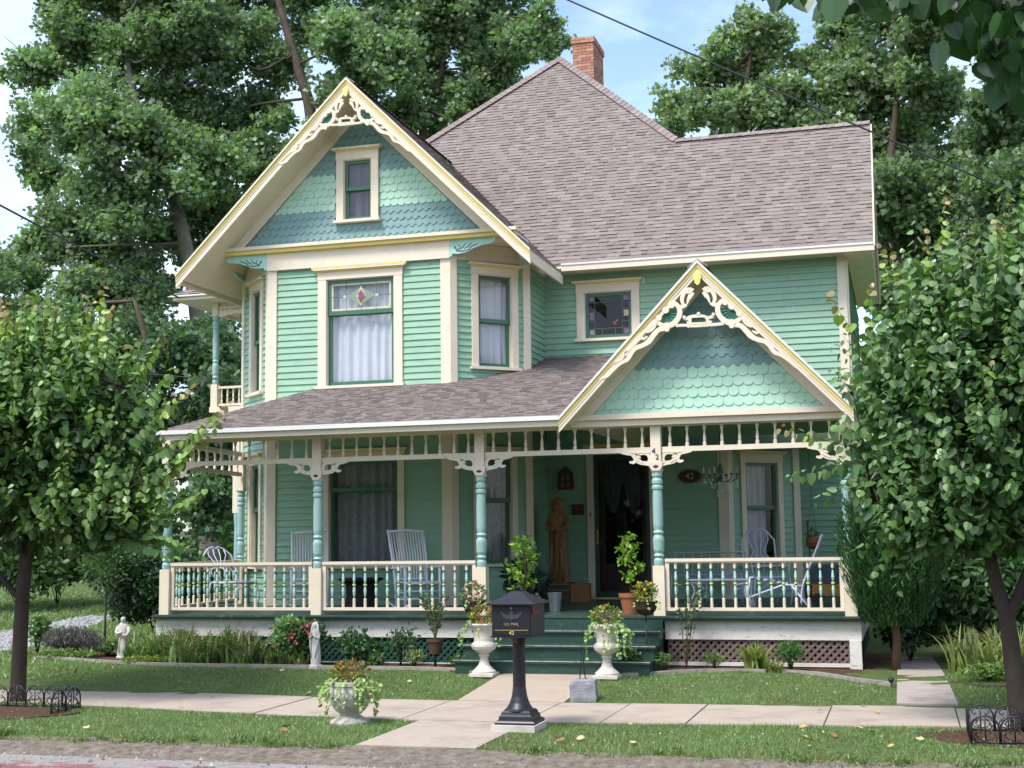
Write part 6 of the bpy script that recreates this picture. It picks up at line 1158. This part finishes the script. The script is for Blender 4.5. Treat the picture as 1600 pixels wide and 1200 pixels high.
# ------------------------------------------------------------------ street trees with heart shaped leaves
m_bark = mat('dark young bark', (.055, .042, .035), .95, .1, .25, 10, .8, 35, stretch=(1, 1, .35))
m_heart = mat('heart shaped leaves', (1, 1, 1), .38, .5, .10, 5, attr=True, translucent=.32)
def streettree(label, base, limbs, crown, shoots, seed, fill, tips, lsize=.105, more=(), upright=0, tone=((.135, .25, .07), (.085, .18, .05))):
    bx, by, bz = base; t = thing('redbud_tree', label, 'tree', base, 'young street trees with heart shaped leaves'); q = random.Random(seed); mb = MB(); ends = []
    for L_, r_ in limbs: mb.tube(catmull([Vector(p) for p in L_], 5), [r_[0] + (r_[1] - r_[0]) * i / (5 * (len(L_) - 1)) for i in range(5 * (len(L_) - 1) + 1)], 9); ends += [Vector(p) for p in L_[1:]]
    P = []; A = []; Nn = []; C = []
    def shoot(s, d, ln, red=0, sz=1.0):
        s = Vector(s); d = Vector(d).normalized(); n = max(3, int(ln / .040)); pts = []; side = d.cross(Vector((q.uniform(-1, 1), q.uniform(-1, 1), .3))).normalized()
        for i in range(n + 1): f = i / n; pts.append(s + d * ln * f + Vector((0, 0, .10 * ln * f * f * (1 if d.z > 0 else -1))))
        mb.tube(pts[::2] if len(pts) > 4 else pts, [.006 - .0045 * i / max(1, len(pts[::2] if len(pts) > 4 else pts) - 1) for i in range(len(pts[::2] if len(pts) > 4 else pts))], 4, cap=False)
        for i in range(1, n + 1):
            f = i / n; sg = side * (1 if i % 2 else -1); p = pts[i] + sg * q.uniform(.02, .045); ax = sg * .75 + Vector((0, 0, -.75)) + d * .25 + Vector((q.uniform(-.3, .3), q.uniform(-.3, .3), q.uniform(-.3, .2))); P.append(p); A.append(ax)
            Nn.append(Vector((0, 0, .7)) + sg * .6 + Vector((q.uniform(-.6, .6), q.uniform(-.9, .3), q.uniform(-.2, .5)))); k = f > .86 and red
            base_c = tone[0] if f > .4 else tone[1]
            if red and f > .55: base_c = (.25, .34, .07)
            if k: base_c = (.30, .22, .10)
            v = q.uniform(.72, 1.25); C.append(tuple(c * v for c in base_c)); SZ.append(lsize * (1.1 - .45 * f * f) * sz * q.uniform(.8, 1.15))
    SZ = []; cc0, rr0 = crown
    allc = [(crown[0], crown[1], shoots, fill)] + list(more)
    for cc, rr, i in [(Vector(a_), b_, i_) for a_, b_, n_, f_ in allc for i_ in range(n_)]:
        while True:
            d = Vector((q.gauss(0, 1), q.gauss(0, 1), q.gauss(0, 1))).normalized(); 
            if d.z > -.92: break
        k = q.uniform(.45, 1.0); s = cc + Vector((d.x * rr[0], d.y * rr[1], d.z * rr[2])) * k * q.uniform(.75, 1); dirn = Vector((d.x * .8, d.y * .8, .75 + d.z * .55)) + Vector((q.uniform(-.4, .4), q.uniform(-.4, .4), q.uniform(-.2, .3)))
        shoot(s, dirn, q.uniform(.22, .5), q.random() < .02)
        if i % 5 == 0: e = min(ends, key=lambda e: (e - s).length); mb.tube([e, e.lerp(s, .5) + Vector((0, 0, .06)), s], [.014, .009, .005], 4)
    for i in range(upright):
        a_ = q.uniform(0, 6.28); k_r = q.uniform(.1, .85); s = Vector((cc0[0] + rr0[0] * k_r * math.cos(a_), cc0[1] + rr0[1] * k_r * math.sin(a_), cc0[2] + rr0[2] * .92 * math.sqrt(1 - k_r * k_r))); shoot(s - Vector((0, 0, .25)), (q.uniform(-.2, .2), q.uniform(-.2, .2), 1), q.uniform(.45, .85), q.random() < .5, 1.0)
    for s, e, red in tips: s, e = Vector(s), Vector(e); shoot(s, e - s, (e - s).length, red, 1.05); b0 = min(ends, key=lambda v: (v - s).length); mb.tube([b0, s], [.012, .006], 4)
    mb.build('trunk', m_bark, t)
    n0 = len(P); fp = np.concatenate([blob(f_, a_, [v * .88 for v in b_], seed, .0) for a_, b_, n_, f_ in allc]); fill = len(fp); qn_ = np.random.RandomState(seed); P = np.concatenate([np.array([tuple(p) for p in P]), fp]); A = np.concatenate([np.array([tuple(p) for p in A]), qn_.normal(size=(fill, 3)) * .5 + np.array([0, 0, -.8])]); Nn = np.concatenate([np.array([tuple(p) for p in Nn]), qn_.normal(size=(fill, 3)) + np.array([0, -.2, .4])]); C = np.concatenate([np.array(C), np.tile(np.array([.05, .12, .035]), (fill, 1)) * qn_.uniform(.6, 1.2, (fill, 1))]); SZ = np.concatenate([np.array(SZ), np.full(fill, lsize)])
    foliage('crown', t, P, SZ, 'heart', C, nrm=Nn, ax=A, seed=seed, var=.12, mat_=m_heart, fold=.35)
streettree('young street tree with heart shaped leaves and reddish shoot tips, left of the house', (-10.03, 13.95, 0),
    [([(-10.03, 13.95, -.05), (-10.02, 13.95, .5), (-10.0, 13.95, 1.2), (-9.98, 13.98, 1.75)], (.095, .075)), ([(-10.0, 13.95, 1.15), (-10.35, 13.9, 1.55), (-10.8, 13.9, 2.2), (-11.2, 13.9, 3.0)], (.04, .02)), ([(-9.98, 13.98, 1.7), (-9.6, 13.9, 2.3), (-9.0, 13.9, 3.0), (-8.6, 13.9, 3.6)], (.06, .02)),
     ([(-9.98, 13.98, 1.7), (-10.1, 14.2, 2.5), (-10.1, 14.2, 3.8)], (.06, .02)), ([(-9.8, 13.95, 2.0), (-9.2, 13.6, 2.2), (-8.4, 13.5, 2.4)], (.04, .015)), ([(-10.0, 14, 2.0), (-9.5, 14.8, 2.8), (-9.3, 15, 3.6)], (.04, .015))],
    ((-10.1, 14.0, 2.98), (1.75, 1.4, 1.42)), 1300, 11, 5600,
    [((-9.1, 13.9, 3.7), (-8.96, 13.9, 4.78), 1), ((-9.3, 13.8, 3.6), (-9.12, 13.8, 4.62), 1), ((-9.8, 13.9, 3.7), (-9.66, 13.9, 4.45), 1), ((-10.15, 13.9, 3.8), (-10.04, 13.9, 4.66), 1), ((-10.3, 13.8, 3.7), (-10.2, 13.8, 4.45), 1), ((-8.7, 13.8, 3.4), (-8.12, 13.8, 4.1), 1), ((-8.9, 13.9, 3.4), (-8.5, 13.9, 4.15), 0),
     ((-8.2, 13.8, 2.6), (-7.25, 13.8, 3.3), 1), ((-8.3, 13.8, 2.4), (-7.35, 13.8, 3.1), 0), ((-8.4, 13.8, 2.2), (-7.7, 13.8, 2.85), 1), ((-8.5, 13.8, 3.0), (-7.75, 13.8, 3.5), 1), ((-8.3, 13.8, 2.1), (-7.5, 13.8, 2.35), 0), ((-8.5, 13.8, 2.0), (-7.55, 13.8, 1.78), 0), ((-8.6, 13.8, 1.9), (-7.9, 13.8, 1.72), 0), ((-9.3, 13.8, 1.8), (-8.8, 13.8, 1.6), 0), ((-10.6, 13.9, 3.7), (-10.6, 13.9, 4.6), 0), ((-9.5, 13.9, 3.9), (-9.4, 13.9, 4.6), 0), ((-8.9, 13.8, 3.7), (-8.75, 13.8, 4.5), 1), ((-9.95, 13.8, 4.0), (-9.9, 13.8, 4.75), 0), ((-10.45, 13.8, 4.0), (-10.4, 13.8, 4.7), 1), ((-8.5, 13.8, 3.3), (-7.95, 13.8, 3.75), 0), ((-8.3, 13.8, 2.8), (-7.6, 13.8, 3.05), 0)], .098, [((-8.95, 13.9, 2.1), (.85, .8, .42), 230, 500)], 42, ((.165, .275, .07), (.10, .19, .055)))
streettree('young street tree with heart shaped leaves at the right, in front of the porch corner', (.96, 13.6, 0),
    [([(.96, 13.6, -.05), (.92, 13.6, .5), (.88, 13.6, 1.0), (.80, 13.6, 1.35), (.70, 13.6, 1.9), (.5, 13.5, 2.6), (.3, 13.5, 3.4)], (.10, .025)), ([(.88, 13.6, 1.0), (1.05, 13.62, 1.35), (1.25, 13.7, 1.9), (1.4, 13.8, 2.8), (1.4, 13.9, 3.9)], (.065, .02)), ([(.75, 13.6, 1.7), (.3, 13.4, 2.0), (-.3, 13.3, 2.3)], (.035, .012)), ([(.7, 13.6, 1.9), (.7, 14.2, 2.6), (.6, 14.5, 3.2)], (.04, .015)), ([(1.3, 13.7, 2.0), (1.9, 13.5, 2.6), (2.4, 13.5, 3.2)], (.04, .015))],
    ((1.12, 13.7, 2.95), (1.72, 1.4, 1.55)), 1750, 23, 7500,
    [((.4, 13.4, 3.9), (.52, 13.4, 4.95), 1), ((.9, 13.4, 3.9), (1.05, 13.4, 5.0), 0), ((1.1, 13.4, 4.1), (1.25, 13.4, 5.15), 0), ((.0, 13.4, 3.6), (-.1, 13.4, 4.5), 1), ((-.1, 13.4, 3.3), (-.62, 13.4, 4.05), 1), ((.1, 13.4, 3.2), (-.6, 13.4, 3.55), 0), ((-.3, 13.3, 2.6), (-1.12, 13.3, 2.78), 1), ((-.2, 13.3, 2.5), (-1.05, 13.3, 2.45), 0), ((-.2, 13.3, 2.3), (-.8, 13.3, 2.2), 0), ((.0, 13.3, 2.0), (-.45, 13.3, 1.7), 0), ((.1, 13.4, 1.9), (-.35, 13.4, 1.45), 0), ((.2, 13.4, 1.9), (-.1, 13.4, 1.35), 0), ((.5, 13.4, 1.9), (.35, 13.4, 1.6), 0), ((.1, 13.4, 3.8), (.25, 13.4, 4.7), 0)], .09, [((.35, 13.6, 2.05), (.78, .8, .55), 420, 1500), ((.9, 13.7, 1.95), (.9, .7, .42), 300, 1200)], 30, ((.135, .24, .08), (.085, .17, .058)))
# leaves hanging in from a tree nearer the street, top right
t = thing('overhanging_tree', 'dark out of focus leaves hanging in at the top right corner from a nearer tree', 'tree', (4.6, 7.6, 0)); mb = MB(); mb.tube(catmull([(4.6, 7.6, -.3), (4.55, 7.6, 2), (4.3, 7.5, 4.4), (2.6, 7.4, 5.6), (.7, 7.2, 5.28), (-.3, 7.1, 5.12)], 5), [.14, .14, .14, .13, .13, .13, .12, .12, .12, .11, .11, .11, .1, .09, .08, .06, .05, .045, .04, .035, .03, .025, .02, .015, .012, .008], 8)
mb.tube(catmull([(1.6, 7.35, 5.2), (1.3, 7.3, 4.9), (1.05, 7.2, 4.5), (1.0, 7.2, 4.15)], 4), [.04, .037, .034, .03, .027, .024, .02, .018, .015, .012, .01, .008, .006], 6); mb.build('trunk', m_bark, t)
q = np.random.RandomState(12); P = []; A = []
def at(px, py, y):     # a point of the photograph at depth y
    d = rt2 * (px - 800) / FPX - up2 * (py - 600) / FPX + fw; k = y / d.y; return Vector((0, 0, 1.8)) + d * k
for (px, py, n, sp) in ((1215, -12, 4, 18), (1250, -3, 4, 14), (1300, -5, 5, 16), (1330, -8, 6, 18), (1370, 0, 10, 22), (1410, -5, 8, 22), (1440, -8, 5, 15), (1500, -15, 8, 20), (1530, 5, 20, 30), (1560, 40, 30, 34), (1590, 80, 26, 34), (1600, 20, 40, 40), (1630, 60, 60, 60), (1640, 130, 20, 30), (1500, -60, 60, 60), (1620, -40, 60, 60), (1350, -50, 60, 50), (1580, 105, 12, 22)):
    for k in range(n): y = 7.2 + q.normal() * .22; p = at(px + q.normal() * sp, py + q.normal() * sp * .6 - 12, y); P.append(tuple(p)); A.append((q.normal() * .35, q.normal() * .3, -1))
foliage('crown', t, P, .135, 'heart', (.035, .085, .028), nrm=q.normal(size=(len(P), 3)) + np.array([0, -.6, .2]), ax=A, seed=4, var=.3, mat_=m_heart)

# ------------------------------------------------------------------ large trees behind the house
m_bigleaf = mat('tree leaves', (1, 1, 1), .40, .5, .08, 1, attr=True, translucent=.45)
m_syc = mat('mottled sycamore bark', (.22, .20, .17), .9, .1, .3, 1.5, .5, 12, dirt=(.10, .085, .07), dirtamt=.6, dscale=1.1)
m_dbark = mat('dark bark', (.09, .07, .055), .95, .1, .3, 3, .8, 15)
def bigtree(label, name, Y, trunkpx, blobs, seed, col, ls=.175, dens=1.0, bark=None, dj=2.5, tr=.35, group='tall trees behind the house', dark=.55, seg=None):
    q = np.random.RandomState(seed); base = at(trunkpx[0][0], 900, Y); base.z = .1; t = thing(name, label, 'tree', tuple(base), group); mb = MB(); pts = [base] + [at(px, py, Y) for px, py in trunkpx[1:]]
    c = catmull(pts, 5); mb.tube(c, [tr * .62 * (1 - .75 * i / (len(c) - 1)) for i in range(len(c))], 9)
    P = []; C = []
    for (px, py, r) in blobs:
        y = Y + q.uniform(-dj, dj); ctr = at(px, py, y); k = y / FPX / .96 * r; s = min(c, key=lambda v: (Vector(v) - ctr).length + max(0, v[2] - ctr.z) * 1.5); md = Vector(s).lerp(ctr, .5) + Vector((q.normal() * .4, q.normal() * .4, q.normal() * .3 - .1 * k)); br = catmull([s, md, ctr, ctr + Vector((q.normal(), q.normal(), .6 + abs(q.normal()))) * k * .35], 4); r0 = .03 + .018 * k; mb.tube(br, [r0 * (1 - .85 * i / (len(br) - 1)) for i in range(len(br))], 6)
        nsub = int(14 + 4.2 * k * k)
        for j in range(nsub):
            d = q.normal(size=3); d /= np.linalg.norm(d); sc = np.array(ctr) + d * k * q.uniform(.25, 1.08) * np.array([1, .9, .85]); sr = k * q.uniform(.22, .5); n = int(64 * dens * (sr / .55) ** 1.7 * (.30 / ls) ** 1.6) + 10; pp = blob(n, sc, (sr * 1.15, sr * 1.15, sr * .8), q.randint(1e9), .0); P.append(pp + q.normal(size=pp.shape) * .10)
            f = (1.0 if q.uniform() > .25 else 1.25) * q.uniform(.75, 1.15) ; C.append(np.tile(np.array(col) * f * np.array([.86, .88, .80]), (n, 1)))
            if j % 3 == 0: mb.tube([tuple(ctr), tuple(np.array(ctr) * .4 + sc * .6 + q.normal(size=3) * .1), tuple(sc)], [r0 * .3, r0 * .2, .012], 4)
    mb.build('trunk', bark or m_dbark, t); P = np.concatenate(P); C = np.concatenate(C); foliage('crown', t, P, ls, 'lobed', C, seed=seed, var=.35, mat_=m_bigleaf, upb=.9); print(label, len(P))
LG = (.215, .305, .185)
bigtree('huge sycamore filling the top left, its pale forked trunk left of the gable', 'sycamore_tree', 41, [(330, 900), (315, 560), (290, 380), (262, 290), (215, 170), (190, 40)],
    [(60, 100, 62), (120, 60, 78), (130, 170, 85), (55, 200, 55), (60, 265, 58), (190, 90, 80), (200, 210, 90), (270, 60, 85), (280, 160, 80), (300, 255, 80), (180, 300, 85), (100, 345, 72), (250, 20, 80), (120, -20, 90), (250, -60, 90), (190, 390, 80), (60, 380, 60), (280, 350, 70), (30, 420, 60), (230, 460, 75), (150, 460, 70)], 1, LG, ls=.175, bark=m_syc, tr=.55, dens=.95)
bigtree('tall dark trunked tree rising behind the front gable peak', 'sycamore_tree', 43, [(500, 900), (500, 400), (487, 190), (470, 120), (440, 20), (420, -60)],
    [(360, 80, 75), (380, 180, 72), (430, 90, 62), (400, 260, 65), (350, 330, 65), (450, 10, 75), (540, 50, 70), (560, 140, 60), (500, 230, 60), (450, 300, 60), (560, 220, 55), (370, -20, 70), (620, 170, 60), (610, 90, 62), (340, 410, 70), (440, 190, 30)], 2, LG, ls=.175, tr=.50)
bigtree('spreading tree behind the roof, its crown ending left of the chimney', 'sycamore_tree', 45, [(700, 900), (690, 400), (660, 220), (690, 110), (700, 0)],
    [(640, 60, 70), (700, 30, 70), (690, 110, 65), (760, 70, 65), (760, 130, 50), (820, 50, 48), (800, 95, 40), (730, 160, 48), (670, 190, 45), (860, 75, 30), (700, -40, 80), (800, -10, 50), (620, -10, 70), (600, 240, 45), (850, 25, 28)], 3, (.22, .31, .19), ls=.175, tr=.4)
bigtree('dark dense tree behind the balcony, filling the left middle of the photo', 'maple_tree', 33, [(200, 900), (210, 700), (230, 560), (210, 470)],
    [(30, 500, 85), (110, 540, 85), (200, 540, 85), (290, 560, 80), (350, 620, 70), (330, 520, 60), (80, 620, 85), (170, 640, 85), (270, 660, 85), (340, 720, 70), (20, 720, 85), (120, 740, 80), (220, 760, 80), (310, 790, 60), (360, 800, 45), (380, 700, 50), (400, 560, 50), (30, 810, 50), (130, 830, 50), (230, 840, 40)], 4, (.11, .185, .105), ls=.15, tr=.3, dens=1.15)
bigtree('rounded tree just right of the chimney behind the roof ridge', 'sycamore_tree', 44, [(1160, 900), (1150, 300), (1160, 170), (1180, 60)],
    [(1060, 165, 44), (1050, 200, 32), (1110, 110, 52), (1120, 180, 48), (1180, 110, 62), (1180, 40, 38), (1170, 180, 55), (1240, 150, 55), (1240, 210, 50), (1210, 60, 30), (1262, 95, 30), (1130, 68, 28), (1300, 200, 50)], 5, (.24, .32, .20), ls=.175, tr=.35)
bigtree('tall feathery tree above the right end of the roof ridge', 'sycamore_tree', 42, [(1420, 900), (1410, 500), (1390, 300), (1400, 160), (1390, 40)],
    [(1330, 90, 50), (1340, 150, 58), (1390, 50, 55), (1400, 120, 62), (1450, 80, 52), (1450, 150, 60), (1350, 210, 60), (1420, 220, 65), (1480, 130, 34), (1380, 290, 65), (1450, 290, 62), (1500, 240, 36), (1380, 5, 50), (1310, 45, 34), (1460, 20, 40), (1400, 370, 65), (1470, 370, 60), (1390, 450, 55), (1460, 460, 60), (1400, 540, 50)], 6, (.22, .30, .185), ls=.175, tr=.35)
bigtree('darker tree at the upper right edge behind the street tree', 'sycamore_tree', 38, [(1620, 900), (1610, 500), (1590, 300), (1600, 100)],
    [(1570, 130, 55), (1610, 60, 60), (1600, 190, 65), (1550, 220, 48), (1600, 270, 65), (1540, 300, 50), (1530, 160, 30), (1660, 130, 80), (1660, 260, 80), (1560, 370, 60), (1620, 380, 60), (1520, 430, 55), (1580, 470, 65), (1500, 540, 60), (1560, 600, 70), (1640, 560, 70)], 7, (.18, .255, .15), ls=.16, tr=.35)
bigtree('shadowy dense tree behind the rhododendrons at the right', 'maple_tree', 30, [(1500, 900), (1500, 800), (1500, 700)],
    [(1400, 620, 60), (1470, 650, 70), (1550, 700, 80), (1430, 720, 70), (1500, 790, 80), (1590, 820, 80), (1400, 800, 60), (1650, 700, 80), (1440, 880, 50)], 8, (.10, .17, .09), ls=.15, tr=.25, dens=1.1)
# hedge and far woodland behind everything, one mass
q = np.random.RandomState(77); P = []
for i in range(420):
    x = q.uniform(-62, 40); y = 58 + q.uniform(-4, 4) + abs(x + 10) * .05; h = 4.2 + 1.8 * math.sin(x * .23) + 1.2 * math.sin(x * .71 + 2); z = q.uniform(.5, h); P.append(blob(80, (x, y, z), (1.9, 1.5, 1.3), i, .2))
P = np.concatenate(P); o = foliage('far_woodland', None, P, .5, 'quad', (.07, .12, .04), seed=77, mat_=m_bigleaf); o['kind'] = 'stuff'
# unseen woodland added behind the viewer to shade the porch and darken window reflections
P = []
for i in range(420):
    x = q.uniform(-38, 30); y = -22 + q.uniform(-3, 3); z = q.uniform(.3, 6.5 + 2 * math.sin(x * .3) + 1.5 * math.sin(x * .9)); P.append(blob(70, (x, y, z), (2.3, 1.8, 1.7), 900 + i, .2))
o = foliage('unseen_shade_woodland', None, np.concatenate(P), .6, 'quad', (.06, .10, .04), seed=78, mat_=m_bigleaf); o['kind'] = 'stuff'
# bushes at the far side of the left lawn
for i, (px, py, y, r) in enumerate(((30, 900, 32, 1.7), (90, 890, 34, 2.0), (-30, 900, 30, 1.8))):
    c = at(px, py, y); cluster('lawn_bush', ['rounded bush at the far end of the left lawn, behind the street tree trunk', 'broad bush farther right beyond the gravel driveway', 'bush at the far left edge of the lawn'][i], 'bush', (c.x, c.y), (r * 1.3, r, r * .75), 4200, .2, 'oval', (.06, .115, .035), 400 + i, lumps=14, shell=.5, branchcol=(.07, .05, .04))

# ------------------------------------------------------------------ grass
def inside(poly, X, Y):
    ins = np.zeros(len(X), bool); n = len(poly)
    for i in range(n):
        (x1, y1), (x2, y2) = poly[i], poly[(i + 1) % n]; c = ((y1 > Y) != (y2 > Y)) & (X < (x2 - x1) * (Y - y1) / (y2 - y1 + 1e-12) + x1); ins ^= c
    return ins
walk = [(-4.96, 14.8), (-3.67, 14.8), (-3.65, 16.75), (-4.98, 16.8)]; curb = [(-4.80, 11.3), (-3.64, 11.3), (-3.64, 13.3), (-4.80, 13.3)]; path_ = [(-.18, 15), (.48, 15), (.3, 19), (-.18, 19)]
rings = [(-10.05, 12.95, 1.2, .55), (1.0, 13.0, .85, .5)]
def noise2(X, Y, s, seed):
    q = np.random.RandomState(seed); r = np.zeros(len(X))
    for k in range(6): a, b, p = q.normal() * s, q.normal() * s, q.uniform(0, 6.3); r += np.sin(a * X + b * Y + p)
    return r / 6
def lawn(n, x0, x1, y0, y1, seed, hmul=1.0, wmul=1.0, keep=None):
    q = np.random.RandomState(seed); X = q.uniform(x0, x1, n); Y = q.uniform(y0, y1, n)
    far_y = np.interp(X, [p[0] for p in far], [p[1] for p in far]); near_y = np.interp(X, [p[0] for p in near], [p[1] for p in near]); jit = noise2(X, Y, 9, 4) * .05 + noise2(X, Y, 30, 14) * .05
    edge = np.where(X > -3.4, 11.38, 11.46) + .10 * noise2(X, X * 0, 2.5, 9) + .04 * q.normal(size=n)
    ok = ((Y < near_y - .01 + jit * .4) & (Y > edge)) | (Y > far_y + .01 + jit * .4)
    ok &= ~inside(walk, X, Y) & ~inside(curb, X, Y) & ~inside(path_, X, Y) & ~inside(bedL, X, Y + jit) & ~inside(bedR, X, Y + jit)
    for a, b, c, d in rings: ok &= ((X - a) / c) ** 2 + ((Y - b) / d) ** 2 > 1 + jit * 6
    ok &= ~((Y > 17.2) & (X > -11.3) & (X < .3)); ok &= ~((np.abs(X + 3.62) < .22) & (np.abs(Y - 12.77) < .25)) & ~((X + 5.41) ** 2 + (Y - 12.9) ** 2 < .03)
    ok &= ~inside(DRV, X, Y)
    thin = noise2(X, Y, 1.6, 6) + .5 * noise2(X, Y, 5, 7); ok &= q.uniform(0, 1, n) < np.clip(.86 + thin * .9, .22, 1)
    X, Y = X[ok], Y[ok]; n = len(X); Z = np.interp(Y, [11.15, 11.5, 14.9, 16.96, 100], [-.1, 0, 0, .14, .14])
    edgeb = np.exp(-np.abs(Y - 11.5) * 3); h = q.uniform(.016, .042, n) * hmul * (1 + .5 * noise2(X, Y, 3, 8)) * (1 + .7 * edgeb * q.uniform(0, 1, n)); w_ = q.uniform(.0020, .0045, n) * wmul; a = q.uniform(0, 6.28, n); la = q.uniform(0, 6.28, n); ln = h * q.uniform(.2, 1.3, n)
    B = np.stack([X, Y, Z - .003], 1); S_ = np.stack([np.cos(a), np.sin(a), 0 * a], 1) * w_[:, None]; T_ = B + np.stack([ln * np.cos(la), ln * np.sin(la), h], 1)
    V = np.stack([B - S_, B + S_, T_], 1).reshape(-1, 3); F = np.arange(3 * n).reshape(n, 3); tone = 1 + .28 * noise2(X, Y, 2.2, 3) + .25 * q.normal(size=n) * .6
    base = np.array([.18, .27, .095]); C = base[None] * np.clip(tone, .5, 1.7)[:, None]; dry = (q.uniform(0, 1, n) < .10 + .14 * (noise2(X, Y, 1.3, 5) > .25) + .25 * edgeb); C[dry] = np.array([.26, .22, .10]) * q.uniform(.6, 1.2, (dry.sum(), 1)); return V, F, C
V, F, C = lawn(330000, -13.5, 2.5, 11.1, 17.6, 1, 1.0, 1.15); o = mesh_np('grass', V, F, m_leaf, col=C); o['kind'] = 'stuff'
V, F, C = lawn(90000, -36, -10.5, 15, 44, 2, 2.6, 5.5); o = mesh_np('grass', V, F, m_leaf, col=C); o['kind'] = 'stuff'
# ragged weeds where the turf meets the dirt
q = np.random.RandomState(61); P = []; A = []
for i in range(150):
    cx_, cy2 = q.uniform(-11, 2.2), 11.40 + q.normal() * .07; r_ = q.uniform(.02, .09)
    if inside(curb, np.array([cx_]), np.array([cy2]))[0]: continue
    for j in range(int(90 * r_ / .09) + 8): P.append((cx_ + q.normal() * r_, cy2 + q.normal() * r_ * .6, gz(cx_, cy2) + .004)); A.append((q.normal() * .6, q.normal() * .6, 1))
o = foliage('weeds', None, P, .07, 'narrow', (.15, .22, .07), ax=A, seed=62, mat_=m_leaf, var=.45); o['kind'] = 'stuff'
# clover and weeds: broad little leaves among the blades
q = np.random.RandomState(8); n = 5200; X = q.uniform(-12, 2, n); Y = np.where(q.uniform(0, 1, n) < .5, q.uniform(11.5, 13.2, n), q.uniform(15.0, 17.0, n)); k = noise2(X, Y, 4, 11) > .12; k &= ~inside(walk, X, Y) & ~inside(curb, X, Y) & ~inside(path_, X, Y) & ~inside(bedL, X, Y) & ~inside(bedR, X, Y) & ((Y > np.interp(X, [p[0] for p in far], [p[1] for p in far]) + .04) | (Y < np.interp(X, [p[0] for p in near], [p[1] for p in near]) - .04))
X, Y = X[k], Y[k]; o = foliage('clover', None, np.stack([X, Y, np.interp(Y, [11.15, 11.5, 14.9, 16.96], [-.1, 0, 0, .14]) + .022], 1), .024, 'quad', (.12, .22, .06), seed=9, nrm=np.tile([0, 0, 1.0], (len(X), 1)), ax=np.concatenate([q.normal(size=(len(X), 2)), np.zeros((len(X), 1))], 1), mat_=m_leaf, var=.35); o['kind'] = 'stuff'
q = np.random.RandomState(18); n = 420; X = q.uniform(-11, 1, n); Y = np.where(q.uniform(0, 1, n) < .5, q.uniform(11.7, 13.1, n), q.uniform(15.1, 16.8, n)); k = ~inside(walk, X, Y) & ~inside(curb, X, Y) & ~inside(path_, X, Y) & ~inside(bedL, X, Y) & ~inside(bedR, X, Y) & (noise2(X, Y, 2, 21) > -.1)
X, Y = X[k], Y[k]; o = foliage('clover_flowers', None, np.stack([X, Y, np.interp(Y, [11.15, 11.5, 14.9, 16.96], [-.1, 0, 0, .14]) + .04], 1), .020, 'quad', (.55, .56, .46), seed=19, mat_=m_leaf, var=.2); o['kind'] = 'stuff'
# fallen leaves lying about
m_fall = mat('fallen leaf', (.42, .30, .10), .7, .2, .3, 20); m_fallb = mat('brown fallen leaf', (.28, .13, .06), .8, .2, .3, 20); protos = []
for m in (m_fall, m_fallb, mat('pale fallen leaf', (.50, .44, .24), .7, .2, .2, 20)):
    mb = MB(); mb.add([(0, -.05, .0), (.03, -.055, .010), (.045, -.01, .014), (.03, .035, .008), (0, .06, .012), (-.03, .035, .004), (-.045, -.01, .012), (-.03, -.055, .006), (0, 0, .002)], [(8, i, (i + 1) % 8) for i in range(8)]); o = mb.build('fallen_leaf', m, None, (0, 0, 0)); protos.append(o)
LB = ['yellow fallen leaf lying on the lawn or walk', 'brown fallen leaf lying on the lawn or walk', 'pale dry leaf lying on the lawn or walk']; used = [0, 0, 0]; q = random.Random(31)
spots = [(907, 1155, 2), (875, 1158, 1), (985, 1133, 0), (990, 1162, 2), (1053, 1172, 2), (1255, 1137, 0), (1258, 1152, 0), (1265, 1158, 0), (1303, 1150, 1), (1341, 1138, 2), (1364, 1145, 1), (1392, 1167, 0), (1438, 1156, 2), (1541, 1186, 2), (1264, 1167, 2), (135, 1138, 2), (10, 1157, 2), (162, 1168, 1), (165, 1100, 1), (107, 1065, 0), (133, 1062, 0), (330, 1082, 0), (283, 1105, 0), (445, 1142, 1), (448, 1136, 1), (640, 1067, 2), (482, 1077, 2), (1280, 1102, 1), (1370, 1104, 0), (898, 1189, 0), (555, 1053, 1), (440, 1055, 2)]
for px, py, k in spots:
    d = rt2 * (px - 800) / FPX - up2 * (py - 600) / FPX + fw; s = (0.02 - 1.8) / d.z; x, y = d.x * s, d.y * s; z = gz(x, y) + .028 if y < 15 else gz(x, y) + .03
    if y >= 14.9: s = 1.72 / -d.z; x, y = d.x * s, d.y * s; z = gz(x, y) + .03
    if used[k] == 0: o = protos[k]
    else: o = protos[k].copy(); COL.objects.link(o)
    used[k] += 1; o.location = (x, y, z); o.rotation_euler = (q.uniform(-.3, .3), q.uniform(-.3, .3), q.uniform(0, 6.3)); s = q.uniform(.45, .85); o.scale = (s, s, s); tag(o, LB[k], 'fallen leaf', 'fallen leaves')
